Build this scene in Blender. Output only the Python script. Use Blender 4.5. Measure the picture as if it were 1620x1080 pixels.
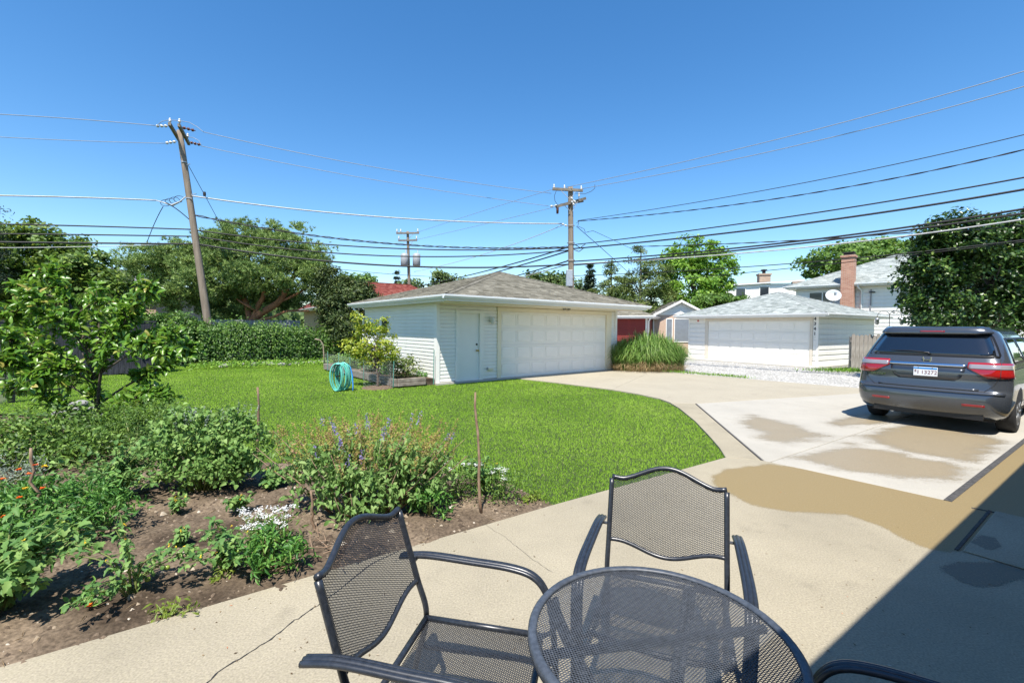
import bpy, bmesh, math, random
import numpy as np
from mathutils import Vector, Matrix

for o in list(bpy.data.objects):
    bpy.data.objects.remove(o, do_unlink=True)
scene = bpy.context.scene
COL = scene.collection
R = math.radians
PI = math.pi

# ------------------------------------------------------------------ camera
CAM_H = 1.66
PITCH = math.atan(22 / 720.0)
ROLL = R(0.45)
_f = Vector((0, math.cos(PITCH), -math.sin(PITCH)))
_r0 = Vector((1, 0, 0)); _u0 = Vector((0, math.sin(PITCH), math.cos(PITCH)))
_r = _r0 * math.cos(ROLL) + _u0 * math.sin(ROLL)
_u = _u0 * math.cos(ROLL) - _r0 * math.sin(ROLL)
cam = bpy.data.cameras.new('camera')
cam.sensor_width = 36.0
cam.lens = 16.0
cam.clip_start = 0.05
cam.clip_end = 3000
camo = bpy.data.objects.new('camera', cam)
COL.objects.link(camo)
M4 = Matrix((( _r.x, _u.x, -_f.x, 0), (_r.y, _u.y, -_f.y, 0), (_r.z, _u.z, -_f.z, CAM_H), (0, 0, 0, 1)))
camo.matrix_world = M4
scene.camera = camo

# ------------------------------------------------------------------ sky, sun, exposure
SUN_EL = 60.5
SUN_XY = Vector((-0.14, -0.99)).normalized()          # horizontal direction towards the sun
world = bpy.data.worlds.new('World')
scene.world = world
world.use_nodes = True
wn = world.node_tree.nodes; wl = world.node_tree.links
bg = wn['Background']
sky = wn.new('ShaderNodeTexSky')
sky.sky_type = 'NISHITA'
sky.sun_disc = False
sky.sun_elevation = R(SUN_EL)
sky.sun_rotation = math.atan2(SUN_XY.x, SUN_XY.y)
sky.altitude = 200
sky.air_density = 1.0
sky.dust_density = 0.35
sky.ozone_density = 1.6
hs = wn.new('ShaderNodeHueSaturation')          # a deep clear-day blue, the same all over the sky
hs.inputs['Saturation'].default_value = 1.32
wl.new(sky.outputs[0], hs.inputs['Color'])
wl.new(hs.outputs[0], bg.inputs[0])
bg.inputs[1].default_value = 0.130
sl = bpy.data.lights.new('sun', 'SUN')
sl.energy = 5.0
sl.angle = R(0.53)
sl.color = (1.0, 0.95, 0.87)
so = bpy.data.objects.new('sun', sl)
COL.objects.link(so)
ce, se = math.cos(R(SUN_EL)), math.sin(R(SUN_EL))
SUN = Vector((SUN_XY.x * ce, SUN_XY.y * ce, se))
so.rotation_euler = SUN.to_track_quat('Z', 'Y').to_euler()
so.location = SUN * 60
scene.view_settings.view_transform = 'Standard'
scene.view_settings.look = 'None'
scene.view_settings.gamma = 1.0
scene.view_settings.exposure = 0.75
scene.view_settings.use_curve_mapping = False
scene.render.engine = 'CYCLES'
scene.cycles.max_bounces = 8
scene.cycles.transparent_max_bounces = 16

# ------------------------------------------------------------------ helpers
def ray(x, y):
    return _f + _r * ((x - 810) / 720.0) - _u * ((y - 540) / 720.0)

def G(x, y, z=0.0):
    """the point of the level z that the photograph shows at x, y"""
    d = ray(x, y); t = (z - CAM_H) / d.z
    return Vector((d.x * t, d.y * t, z))

def at(x, y, depth):
    d = ray(x, y); t = depth / d.y
    return Vector((d.x * t, depth, CAM_H + d.z * t))

def tag(o, label=None, cat=None, group=None, kind=None):
    if label: o['label'] = label
    if cat: o['category'] = cat
    if group: o['group'] = group
    if kind: o['kind'] = kind
    return o

def thing(name, label, cat, loc=(0, 0, 0), rz=0.0, group=None):
    o = bpy.data.objects.new(name, None)
    o.empty_display_size = 0.2
    COL.objects.link(o)
    o.location = loc
    o.rotation_euler = (0, 0, rz)
    return tag(o, label, cat, group)

def link(name, me, mat=None, parent=None, smooth=False):
    o = bpy.data.objects.new(name, me)
    COL.objects.link(o)
    if mat is not None and not me.materials:
        me.materials.append(mat)
    if parent is not None:
        o.parent = parent
    if smooth:
        me.polygons.foreach_set('use_smooth', np.ones(len(me.polygons), dtype=bool))
    return o

class MB:
    """collects simple shapes, built as one mesh"""
    def __init__(s):
        s.v = []; s.f = []
    def add(s, vs, fs, mat=None):
        b = len(s.v)
        if mat is not None:
            vs = [mat @ Vector(v) for v in vs]
        s.v.extend([tuple(v) for v in vs])
        s.f.extend([tuple(i + b for i in f) for f in fs])
        return s
    def box(s, lo, hi, mat=None):
        (a, b, c), (d, e, f) = lo, hi
        vs = [(a, b, c), (d, b, c), (d, e, c), (a, e, c), (a, b, f), (d, b, f), (d, e, f), (a, e, f)]
        fs = [(0, 3, 2, 1), (4, 5, 6, 7), (0, 1, 5, 4), (1, 2, 6, 5), (2, 3, 7, 6), (3, 0, 4, 7)]
        return s.add(vs, fs, mat)
    def bar(s, p, q, w, h=None, up=(0, 0, 1)):
        p = Vector(p); q = Vector(q); h = h or w
        d = (q - p); L = d.length; d.normalize()
        upv = Vector(up)
        if abs(d.dot(upv)) > 0.98: upv = Vector((1, 0, 0))
        x = d.cross(upv).normalized(); y = x.cross(d)
        vs = []
        for e in (p, q):
            for sx, sy in ((-1, -1), (1, -1), (1, 1), (-1, 1)):
                vs.append(e + x * (sx * w / 2) + y * (sy * h / 2))
        return s.add(vs, [(3, 2, 1, 0), (4, 5, 6, 7), (0, 1, 5, 4), (1, 2, 6, 5), (2, 3, 7, 6), (3, 0, 4, 7)])
    def tube(s, pts, rad, n=8, caps=True):
        pts = [Vector(p) for p in pts]
        m = len(pts)
        rs = rad if isinstance(rad, (list, tuple)) else [rad] * m
        vs = []; fs = []
        prev = None
        for i, p in enumerate(pts):
            d = pts[min(i + 1, m - 1)] - pts[max(i - 1, 0)]
            if d.length < 1e-9: d = Vector((0, 0, 1))
            d.normalize()
            if prev is None:
                ref = Vector((0, 0, 1)) if abs(d.z) < 0.9 else Vector((1, 0, 0))
                x = d.cross(ref).normalized()
            else:
                x = (prev - d * prev.dot(d))
                if x.length < 1e-6: x = d.orthogonal()
                x.normalize()
            prev = x
            y = d.cross(x)
            for k in range(n):
                a = 2 * PI * k / n
                vs.append(p + (x * math.cos(a) + y * math.sin(a)) * rs[i])
        for i in range(m - 1):
            for k in range(n):
                k2 = (k + 1) % n
                fs.append((i * n + k, i * n + k2, (i + 1) * n + k2, (i + 1) * n + k))
        if caps:
            fs.append(tuple(range(n - 1, -1, -1)))
            fs.append(tuple((m - 1) * n + k for k in range(n)))
        return s.add(vs, fs)
    def lathe(s, prof, c=(0, 0, 0), n=16, axis='Z'):
        vs = []; fs = []
        c = Vector(c)
        for (r, z) in prof:
            for k in range(n):
                a = 2 * PI * k / n
                if axis == 'Z': v = (r * math.cos(a), r * math.sin(a), z)
                elif axis == 'Y': v = (r * math.cos(a), z, r * math.sin(a))
                else: v = (z, r * math.cos(a), r * math.sin(a))
                vs.append(c + Vector(v))
        m = len(prof)
        for i in range(m - 1):
            for k in range(n):
                k2 = (k + 1) % n
                fs.append((i * n + k, i * n + k2, (i + 1) * n + k2, (i + 1) * n + k))
        fs.append(tuple(range(n - 1, -1, -1)))
        fs.append(tuple((m - 1) * n + k for k in range(n)))
        return s.add(vs, fs)
    def prism(s, poly, z0, z1):
        n = len(poly)
        area = sum(poly[i][0] * poly[(i + 1) % n][1] - poly[(i + 1) % n][0] * poly[i][1] for i in range(n))
        if area < 0: poly = poly[::-1]
        vs = [(p[0], p[1], z0) for p in poly] + [(p[0], p[1], z1) for p in poly]
        fs = [tuple(range(n - 1, -1, -1)), tuple(range(n, 2 * n))]
        for i in range(n):
            j = (i + 1) % n
            fs.append((i, j, n + j, n + i))
        return s.add(vs, fs)
    def mesh(s, name='mesh'):
        me = bpy.data.meshes.new(name)
        me.from_pydata(s.v, [], s.f)
        me.update()
        return me
    def build(s, name, mat, parent=None, smooth=False, bevel=0.0, fix=False):
        me = s.mesh(name)
        if fix:
            bm = bmesh.new(); bm.from_mesh(me)
            bmesh.ops.recalc_face_normals(bm, faces=bm.faces)
            bm.to_mesh(me); bm.free()
        if bevel > 0:
            bm = bmesh.new(); bm.from_mesh(me)
            bmesh.ops.recalc_face_normals(bm, faces=bm.faces)
            es = [e for e in bm.edges if len(e.link_faces) == 2 and e.calc_face_angle(0) > 0.6]
            bmesh.ops.bevel(bm, geom=es, offset=bevel, segments=1, affect='EDGES', clamp_overlap=True)
            bm.to_mesh(me); bm.free()
        return link(name, me, mat, parent, smooth)

def np_mesh(name, V, F, rnd=None):
    """numpy verts (N,3), triangles (M,3), one random value for each vertex"""
    me = bpy.data.meshes.new(name)
    V = np.ascontiguousarray(V, dtype=np.float32); F = np.ascontiguousarray(F, dtype=np.int32)
    me.vertices.add(len(V)); me.vertices.foreach_set('co', V.ravel())
    k = F.shape[1]
    me.loops.add(F.size); me.loops.foreach_set('vertex_index', F.ravel())
    me.polygons.add(len(F))
    me.polygons.foreach_set('loop_start', np.arange(0, F.size, k, dtype=np.int32))
    me.update(calc_edges=True)
    if rnd is not None:
        at_ = me.attributes.new('rnd', 'FLOAT', 'POINT')
        at_.data.foreach_set('value', np.ascontiguousarray(rnd, dtype=np.float32))
    return me

def nrm(a):
    return a / np.maximum(np.linalg.norm(a, axis=-1, keepdims=True), 1e-9)

LEAF_T = {   # (along, across, up) points and triangles
    'flat': ([(0, 0, 0), (.45, .5, .05), (1, 0, -.06), (.45, -.5, .05)], [(0, 1, 2), (0, 2, 3)]),
    'fold': ([(0, 0, 0), (.4, .5, .10), (.45, 0, 0), (.4, -.5, .10), (1, 0, -.16)],
             [(0, 2, 1), (1, 2, 4), (0, 3, 2), (3, 4, 2)]),
    'needle': ([(0, .5, 0), (1, 0, 0), (0, -.5, 0)], [(0, 1, 2)]),
    'blade': ([(0, .5, 0), (.55, .38, .06), (.55, -.38, .06), (0, -.5, 0), (1, 0, .0)],
              [(0, 3, 2), (0, 2, 1), (1, 2, 4)]),
}
def leaf_arrays(C, D, N, L, W, shape='flat'):
    T, tri = LEAF_T[shape]
    T = np.array(T, dtype=np.float32); tri = np.array(tri)
    D = nrm(D); S = nrm(np.cross(N, D)); U = np.cross(D, S)
    n = len(C); L = np.broadcast_to(L, (n,)); W = np.broadcast_to(W, (n,))
    V = (C[:, None, :] + D[:, None, :] * (T[None, :, 0:1] * L[:, None, None])
         + S[:, None, :] * (T[None, :, 1:2] * W[:, None, None])
         + U[:, None, :] * (T[None, :, 2:3] * L[:, None, None]))
    F = tri[None] + (np.arange(n) * len(T))[:, None, None]
    return V.reshape(-1, 3), F.reshape(-1, 3), len(T)

def leaves(name, C, D, N, L, W, mat, parent=None, shape='flat', rnd=None, rng=None):
    V, F, k = leaf_arrays(C, D, N, L, W, shape)
    if rnd is None:
        rnd = (rng or np.random.default_rng(1)).random(len(C))
    me = np_mesh(name, V, F, np.repeat(rnd, k))
    return link(name, me, mat, parent)

# ------------------------------------------------------------------ materials
def newmat(name):
    m = bpy.data.materials.new(name); m.use_nodes = True
    nt = m.node_tree
    return m, nt, nt.nodes['Principled BSDF']

def rgb(c): return (c[0], c[1], c[2], 1.0)

def plain(name, c, rough=0.5, metal=0.0, spec=0.5, var=0.0, scale=20.0, bump=0.0, bscale=None, coat=0.0, c2=None, detail=4.0, stretch=None):
    """Principled colour with noise-driven variation and fine bump in object coordinates"""
    m, nt, b = newmat(name)
    b.inputs['Base Color'].default_value = rgb(c)
    b.inputs['Roughness'].default_value = rough
    b.inputs['Metallic'].default_value = metal
    b.inputs['Specular IOR Level'].default_value = spec
    if coat: b.inputs['Coat Weight'].default_value = coat
    N = nt.nodes; Lk = nt.links
    if var or c2 or bump:
        tc = N.new('ShaderNodeTexCoord')
        src = tc.outputs['Object']
        if stretch:
            mp = N.new('ShaderNodeMapping'); mp.inputs['Scale'].default_value = stretch
            Lk.new(src, mp.inputs[0]); src = mp.outputs[0]
    if var or c2:
        no = N.new('ShaderNodeTexNoise'); no.inputs['Scale'].default_value = scale; no.inputs['Detail'].default_value = detail
        Lk.new(src, no.inputs['Vector'])
        mr = N.new('ShaderNodeMapRange'); mr.inputs[1].default_value = .3; mr.inputs[2].default_value = .7
        Lk.new(no.outputs[0], mr.inputs[0])
        mx = N.new('ShaderNodeMix'); mx.data_type = 'RGBA'
        if c2 is None:
            mx.inputs[6].default_value = rgb([x * (1 - var) for x in c]); mx.inputs[7].default_value = rgb([min(1, x * (1 + var)) for x in c])
        else:
            mx.inputs[6].default_value = rgb(c); mx.inputs[7].default_value = rgb(c2)
        Lk.new(mr.outputs[0], mx.inputs[0]); Lk.new(mx.outputs[2], b.inputs['Base Color'])
    if bump:
        n2 = N.new('ShaderNodeTexNoise'); n2.inputs['Scale'].default_value = bscale or scale * 4; n2.inputs['Detail'].default_value = 3
        Lk.new(src, n2.inputs['Vector'])
        bp = N.new('ShaderNodeBump'); bp.inputs['Strength'].default_value = bump; bp.inputs['Distance'].default_value = .01
        Lk.new(n2.outputs[0], bp.inputs['Height']); Lk.new(bp.outputs[0], b.inputs['Normal'])
    return m

def leafmat(name, stops, rough=0.45, trans=0.35, spec=0.4, tint=1.25):
    """stops: list of (pos, colour) looked up by each leaf's own random value"""
    m, nt, b = newmat(name)
    N = nt.nodes; Lk = nt.links
    a = N.new('ShaderNodeAttribute'); a.attribute_name = 'rnd'
    oi = N.new('ShaderNodeObjectInfo')
    ad = N.new('ShaderNodeMath'); ad.operation = 'ADD'
    fr = N.new('ShaderNodeMath'); fr.operation = 'FRACT'
    Lk.new(a.outputs['Fac'], ad.inputs[0]); Lk.new(oi.outputs['Random'], ad.inputs[1]); Lk.new(ad.outputs[0], fr.inputs[0])
    cr = N.new('ShaderNodeValToRGB')
    el = cr.color_ramp.elements
    while len(el) < len(stops): el.new(0.5)
    for e, (p, c) in zip(el, stops):
        e.position = p; e.color = rgb(c)
    Lk.new(fr.outputs[0], cr.inputs[0])
    Lk.new(cr.outputs[0], b.inputs['Base Color'])
    b.inputs['Roughness'].default_value = rough
    b.inputs['Specular IOR Level'].default_value = spec
    tr = N.new('ShaderNodeBsdfTranslucent')
    hs = N.new('ShaderNodeHueSaturation'); hs.inputs['Value'].default_value = tint; hs.inputs['Hue'].default_value = .485
    Lk.new(cr.outputs[0], hs.inputs['Color']); Lk.new(hs.outputs[0], tr.inputs[0])
    mx = N.new('ShaderNodeMixShader'); mx.inputs[0].default_value = trans
    Lk.new(b.outputs[0], mx.inputs[1]); Lk.new(tr.outputs[0], mx.inputs[2])
    Lk.new(mx.outputs[0], N['Material Output'].inputs[0])
    return m

def attrmat(name, stops, rough=0.8, bump=0.0, bscale=200):
    m, nt, b = newmat(name)
    N = nt.nodes; Lk = nt.links
    a = N.new('ShaderNodeAttribute'); a.attribute_name = 'rnd'
    cr = N.new('ShaderNodeValToRGB'); el = cr.color_ramp.elements
    while len(el) < len(stops): el.new(0.5)
    for e, (p, c) in zip(el, stops): e.position = p; e.color = rgb(c)
    Lk.new(a.outputs['Fac'], cr.inputs[0])
    b.inputs['Roughness'].default_value = rough; b.inputs['Specular IOR Level'].default_value = .25
    tc = N.new('ShaderNodeTexCoord')
    no = N.new('ShaderNodeTexNoise'); no.inputs['Scale'].default_value = bscale; no.inputs['Detail'].default_value = 2
    Lk.new(tc.outputs['Object'], no.inputs['Vector'])
    mx = N.new('ShaderNodeMix'); mx.data_type = 'RGBA'; mx.blend_type = 'MULTIPLY'; mx.inputs[0].default_value = .5
    mr = N.new('ShaderNodeMapRange'); mr.inputs[1].default_value = .3; mr.inputs[2].default_value = .7; mr.inputs[3].default_value = .5; mr.inputs[4].default_value = 1.3
    Lk.new(no.outputs[0], mr.inputs[0]); Lk.new(cr.outputs[0], mx.inputs[6]); Lk.new(mr.outputs[0], mx.inputs[7])
    Lk.new(mx.outputs[2], b.inputs['Base Color'])
    return m

def concrete(name, c, speck=0.20, stain=0.17, crack=False):
    m, nt, b = newmat(name)
    N = nt.nodes; Lk = nt.links
    tc = N.new('ShaderNodeTexCoord'); src = tc.outputs['Object']
    big = N.new('ShaderNodeTexNoise'); big.inputs['Scale'].default_value = .9; big.inputs['Detail'].default_value = 8; big.inputs['Roughness'].default_value = .62
    fine = N.new('ShaderNodeTexNoise'); fine.inputs['Scale'].default_value = 90; fine.inputs['Detail'].default_value = 3
    vo = N.new('ShaderNodeTexVoronoi'); vo.inputs['Scale'].default_value = 130
    sp = N.new('ShaderNodeTexNoise'); sp.inputs['Scale'].default_value = 3.3; sp.inputs['Detail'].default_value = 5
    for n in (big, fine, vo, sp): Lk.new(src, n.inputs['Vector'])
    def rng(node, lo, hi, a, z, out=0):
        r = N.new('ShaderNodeMapRange'); r.inputs[1].default_value = lo; r.inputs[2].default_value = hi; r.inputs[3].default_value = a; r.inputs[4].default_value = z
        Lk.new(node.outputs[out], r.inputs[0]); return r
    r1 = rng(big, .3, .7, 1 - stain, 1 + stain * .6)
    r2 = rng(fine, .3, .7, 1 - speck, 1 + speck)
    r3 = rng(sp, .62, .78, 1.0, .80)
    mu = N.new('ShaderNodeMath'); mu.operation = 'MULTIPLY'; Lk.new(r1.outputs[0], mu.inputs[0]); Lk.new(r2.outputs[0], mu.inputs[1])
    mu2 = N.new('ShaderNodeMath'); mu2.operation = 'MULTIPLY'; Lk.new(mu.outputs[0], mu2.inputs[0]); Lk.new(r3.outputs[0], mu2.inputs[1])
    vr = N.new('ShaderNodeMix'); vr.data_type = 'RGBA'; vr.blend_type = 'MULTIPLY'; vr.inputs[0].default_value = 1
    base = N.new('ShaderNodeMix'); base.data_type = 'RGBA'
    base.inputs[6].default_value = rgb(c); base.inputs[7].default_value = rgb((c[0] * .93, c[1] * .92, c[2] * .97))
    Lk.new(vo.outputs['Color'], base.inputs[0])
    Lk.new(base.outputs[2], vr.inputs[6]); Lk.new(mu2.outputs[0], vr.inputs[7])
    Lk.new(vr.outputs[2], b.inputs['Base Color'])
    b.inputs['Roughness'].default_value = .85; b.inputs['Specular IOR Level'].default_value = .3
    bp = N.new('ShaderNodeBump'); bp.inputs['Strength'].default_value = .35; bp.inputs['Distance'].default_value = .004
    Lk.new(fine.outputs[0], bp.inputs['Height']); Lk.new(bp.outputs[0], b.inputs['Normal'])
    return m

MT = {}
MT['patio'] = concrete('patio_concrete', (.335, .296, .208))
MT['old_drive'] = concrete('old_driveway_concrete', (.365, .327, .242), stain=.08)
MT['new_drive'] = concrete('new_driveway_concrete', (.40, .376, .312), stain=.10, speck=.07)
MT['apron'] = concrete('apron_concrete', (.48, .455, .39), stain=.1)
MT['white_vinyl'] = plain('white_vinyl_siding', (.82, .805, .75), .42, var=.03, scale=3, bump=.05, bscale=60)
MT['white_paint'] = plain('white_paint', (.82, .80, .74), .45, var=.03, scale=6)
MT['cream_paint'] = plain('cream_painted_soffit', (.80, .72, .54), .5, var=.03, scale=4)
MT['door_white'] = plain('white_garage_door', (.86, .83, .75), .5, var=.025, scale=3, bump=.04, bscale=90)
MT['dark'] = plain('dark_gap', (.02, .02, .022), .8)
MT['gutter'] = plain('white_gutter', (.80, .81, .80), .35, var=.03, scale=3)
MT['brass'] = plain('brass', (.55, .4, .14), .3, metal=1.0)
MT['black_metal'] = plain('black_painted_metal', (.012, .013, .016), .38, spec=.6, var=.25, scale=30)
MT['chair_paint'] = plain('charcoal_powder_coat', (.022, .026, .034), .33, spec=.6, var=.3, scale=60, bump=.04, bscale=500)
MT['table_paint'] = plain('slate_powder_coat', (.055, .065, .082), .48, spec=.6, var=.3, scale=60, bump=.04, bscale=500)
MT['grey_metal'] = plain('galvanised_metal', (.45, .46, .47), .45, metal=.7, var=.1, scale=8)
MT['wood_pole'] = plain('weathered_pole_wood', (.155, .120, .088), .9, c2=(.26, .21, .16), scale=2.5, stretch=(6, 6, .5), bump=.6, bscale=10)
MT['wood_arm'] = plain('crossarm_wood', (.12, .105, .085), .9, c2=(.22, .19, .15), scale=4, bump=.3, bscale=30)
MT['porcelain'] = plain('white_porcelain', (.48, .49, .49), .2)
MT['porcelain_brown'] = plain('brown_porcelain', (.09, .03, .02), .2)
MT['cable_black'] = plain('black_cable', (.012, .012, .013), .6, var=.2, scale=4)
MT['cable_grey'] = plain('grey_aluminium_cable', (.42, .42, .42), .5, var=.15, scale=6)
MT['cable_thin'] = plain('thin_aluminium_wire', (.25, .27, .30), .5, var=.1, scale=6)
MT['bark'] = plain('dark_bark', (.055, .042, .032), .9, c2=(.13, .10, .08), scale=12, stretch=(3, 3, .7), bump=.6, bscale=30)
MT['bark_pale'] = plain('grey_bark', (.13, .11, .09), .9, c2=(.24, .21, .17), scale=9, stretch=(3, 3, .7), bump=.6, bscale=30)
MT['bark_orange'] = plain('orange_pine_bark', (.20, .085, .04), .9, c2=(.40, .19, .10), scale=5, stretch=(3, 3, .8), bump=.6, bscale=30)
MT['stick'] = plain('brown_stick', (.16, .10, .06), .9, c2=(.30, .21, .14), scale=25, stretch=(1, 1, .4), bump=.5, bscale=60)
MT['stem_green'] = plain('green_stem', (.12, .18, .04), .6, c2=(.20, .22, .07), scale=20)
MT['fence_grey'] = plain('weathered_grey_boards', (.20, .175, .15), .9, c2=(.36, .33, .29), scale=6, stretch=(4, 4, .5), bump=.4, bscale=30)
MT['fence_shade_dark'] = plain('tree_shade_grey_boards', (.016, .018, .022), .9, spec=.1, c2=(.05, .053, .06), scale=6, stretch=(4, 4, .5), bump=.3, bscale=30)  # grey boards darkened: the shade of the trees is put into their colour
MT['brick_red'] = attrmat('red_brick', [(0, (.30, .105, .06)), (.5, (.40, .165, .10)), (1, (.50, .26, .18))], .9, bscale=40)
MT['brick_yellow'] = attrmat('yellow_brick', [(0, (.42, .28, .12)), (1, (.55, .40, .20))], .9, bscale=40)
MT['mortar'] = plain('mortar', (.42, .37, .31), .95, var=.15, scale=20)
MT['glass_dark'] = plain('dark_window_glass', (.02, .025, .03), .06, spec=.7)
MT['blind'] = plain('window_blind', (.20, .225, .25), .5, var=.08, scale=4)
MT['red_siding'] = plain('red_siding', (.20, .022, .016), .6, var=.12, scale=5)
MT['beige_siding'] = plain('beige_pink_siding', (.50, .36, .27), .7, var=.08, scale=6)
MT['shingle_tan'] = attrmat('tan_grey_shingles', [(0, (.108, .100, .076)), (.5, (.185, .172, .135)), (1, (.265, .247, .198))], .95, bscale=60)
MT['shingle_blue'] = attrmat('pale_grey_green_shingles', [(0, (.20, .225, .215)), (.5, (.32, .35, .335)), (1, (.45, .475, .455))], .95, bscale=60)
MT['shingle_red'] = attrmat('red_shingles', [(0, (.14, .032, .026)), (.5, (.21, .055, .042)), (1, (.28, .10, .08))], .95, bscale=60)
MT['shingle_brown'] = attrmat('brown_shingles', [(0, (.17, .13, .10)), (1, (.30, .24, .19))], .95, bscale=60)
MT['shingle_grey'] = attrmat('grey_shingles', [(0, (.16, .17, .18)), (1, (.27, .28, .29))], .95, bscale=60)
MT['timber'] = plain('grey_timber', (.17, .14, .11), .9, c2=(.30, .26, .21), scale=8, bump=.4, bscale=30)
MT['stone'] = plain('pale_garden_stone', (.20, .19, .175), .9, c2=(.36, .34, .32), scale=7, bump=.4, bscale=30)
MT['hose'] = plain('aqua_hose', (.13, .52, .42), .35, var=.12, scale=20)
MT['hose_blue'] = plain('blue_hose', (.02, .20, .55), .35)
MT['asphalt'] = plain('black_joint_filler', (.03, .03, .03), .95, c2=(.09, .085, .08), scale=30, bump=.6, bscale=80)

# ================================================================== the setting
from mathutils import noise as mnoise
GA = R(35.0)                                   # the plot's grid: along the house wall ...
GX = Vector((math.cos(GA), math.sin(GA)))
GY = Vector((-math.sin(GA), math.cos(GA)))     # ... and away from it

def xy(p): return (p[0], p[1])
def clip(poly, p, d, gap=0.0):
    """keep the side of the line p + t d that lies to its left"""
    n = Vector((-d[1], d[0])).normalized()
    out = []
    def s(q): return (q[0] - p[0]) * n.x + (q[1] - p[1]) * n.y - gap
    for i in range(len(poly)):
        a, b = poly[i], poly[(i + 1) % len(poly)]
        sa, sb = s(a), s(b)
        if sa >= 0: out.append(a)
        if (sa >= 0) != (sb >= 0):
            t = sa / (sa - sb)
            out.append((a[0] + (b[0] - a[0]) * t, a[1] + (b[1] - a[1]) * t))
    return out

def inside(poly, X, Y):
    r = np.zeros(X.shape, dtype=bool)
    n = len(poly)
    for i in range(n):
        x0, y0 = poly[i]; x1, y1 = poly[(i + 1) % n]
        c = ((y0 > Y) != (y1 > Y)) & (X < (x1 - x0) * (Y - y0) / ((y1 - y0) + 1e-12) + x0)
        r ^= c
    return r

def edge_dist(poly, X, Y):
    d = np.full(X.shape, 1e9)
    n = len(poly)
    for i in range(n):
        a = np.array(poly[i]); b = np.array(poly[(i + 1) % n]); ab = b - a
        t = np.clip(((X - a[0]) * ab[0] + (Y - a[1]) * ab[1]) / max(ab @ ab, 1e-9), 0, 1)
        d = np.minimum(d, np.hypot(X - a[0] - t * ab[0], Y - a[1] - t * ab[1]))
    return d

def snoise(X, Y, sc, seed=0, octaves=3):
    out = np.empty(X.shape)
    it = np.nditer([X, Y], flags=['multi_index'])
    for x, y in it:
        out[it.multi_index] = mnoise.fractal(Vector((float(x) * sc + seed, float(y) * sc, seed * .37)), 1.0, 2.0, octaves)
    return out

# ---- far ground sheet
m, nt, b = newmat('far_ground')
N_ = nt.nodes; L_ = nt.links
tc = N_.new('ShaderNodeTexCoord'); no = N_.new('ShaderNodeTexNoise'); no.inputs['Scale'].default_value = .6; no.inputs['Detail'].default_value = 8
L_.new(tc.outputs['Object'], no.inputs['Vector'])
cr = N_.new('ShaderNodeValToRGB'); cr.color_ramp.elements[0].position = .35; cr.color_ramp.elements[1].position = .65
cr.color_ramp.elements[0].color = (.035, .06, .014, 1); cr.color_ramp.elements[1].color = (.10, .12, .045, 1)
L_.new(no.outputs[0], cr.inputs[0]); L_.new(cr.outputs[0], b.inputs['Base Color']); b.inputs['Roughness'].default_value = .95
MT['far_ground'] = m
g = MB().add([(-900, -300, -.14), (900, -300, -.14), (900, 1500, -.14), (-900, 1500, -.14)], [(0, 1, 2, 3)]).build('ground', MT['far_ground'])
tag(g, kind='structure')

# ---- the lawn
BED_BACK = [xy(G(*q)) for q in ((848, 782), (800, 757), (700, 742), (560, 735), (420, 728), (250, 688), (150, 655))]
LAWN = ([(.40, 4.25), (1.05, 4.70), (2.01, 5.36), (2.76, 5.89)] +
        [(2.90, 6.35), (3.05, 7.0), (3.3, 8.2), (3.5, 9.53), (3.55, 10.2), (3.48, 10.81), (3.15, 11.6), (2.61, 12.43), (1.35, 13.79), (.11, 14.93),
         (-2.0, 13.30), (-2.4, 13.2), (-6.3, 18.2), (-6.5, 20.4), (-8.6, 21.8), (-11.4, 19.6), (-14.3, 18.3), (-13.4, 13.0), (-10.0, 8.6)] + BED_BACK[::-1])
m, nt, b = newmat('lawn_soil')
b.inputs['Base Color'].default_value = (.035, .055, .012, 1); b.inputs['Roughness'].default_value = .95
MT['lawn_soil'] = m
def grow(poly, d):
    n = len(poly); out = []
    ar = sum(poly[i][0] * poly[(i + 1) % n][1] - poly[(i + 1) % n][0] * poly[i][1] for i in range(n))
    for i in range(n):
        a, b_, c = Vector(poly[i - 1]), Vector(poly[i]), Vector(poly[(i + 1) % n])
        t = ((b_ - a).normalized() + (c - b_).normalized()).normalized(); nn = Vector((t.y, -t.x)) * (1 if ar > 0 else -1)
        out.append((b_.x + nn.x * d, b_.y + nn.y * d))
    return out
LAWN_BASE = grow(LAWN, .12)                       # runs on under the slab edges
lb = MB().add([(x, y, -.036) for x, y in LAWN_BASE], [tuple(range(len(LAWN_BASE)))])
lawn = lb.build('lawn', MT['lawn_soil'], fix=True); tag(lawn, kind='structure')

m, nt, b = newmat('grass')
N_ = nt.nodes; L_ = nt.links
a = N_.new('ShaderNodeAttribute'); a.attribute_name = 'rnd'
cr = N_.new('ShaderNodeValToRGB')
for i, (p, c) in enumerate([(0, (.140, .275, .020)), (.5, (.235, .41, .034)), (.86, (.345, .51, .070)), (1.0, (.52, .54, .20))]):
    if i > 1: cr.color_ramp.elements.new(p)
    e = cr.color_ramp.elements[i] if i < 2 else cr.color_ramp.elements[-1]
    e.position = p
for i, (p, c) in enumerate([(0, (.140, .275, .020)), (.5, (.235, .41, .034)), (.86, (.345, .51, .070)), (1.0, (.52, .54, .20))]):
    cr.color_ramp.elements[i].position = p; cr.color_ramp.elements[i].color = rgb(c)
L_.new(a.outputs['Fac'], cr.inputs[0]); L_.new(cr.outputs[0], b.inputs['Base Color'])
b.inputs['Roughness'].default_value = .6; b.inputs['Specular IOR Level'].default_value = .12
tr = N_.new('ShaderNodeBsdfTranslucent'); L_.new(cr.outputs[0], tr.inputs[0])
mx = N_.new('ShaderNodeMixShader'); mx.inputs[0].default_value = .35
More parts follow.
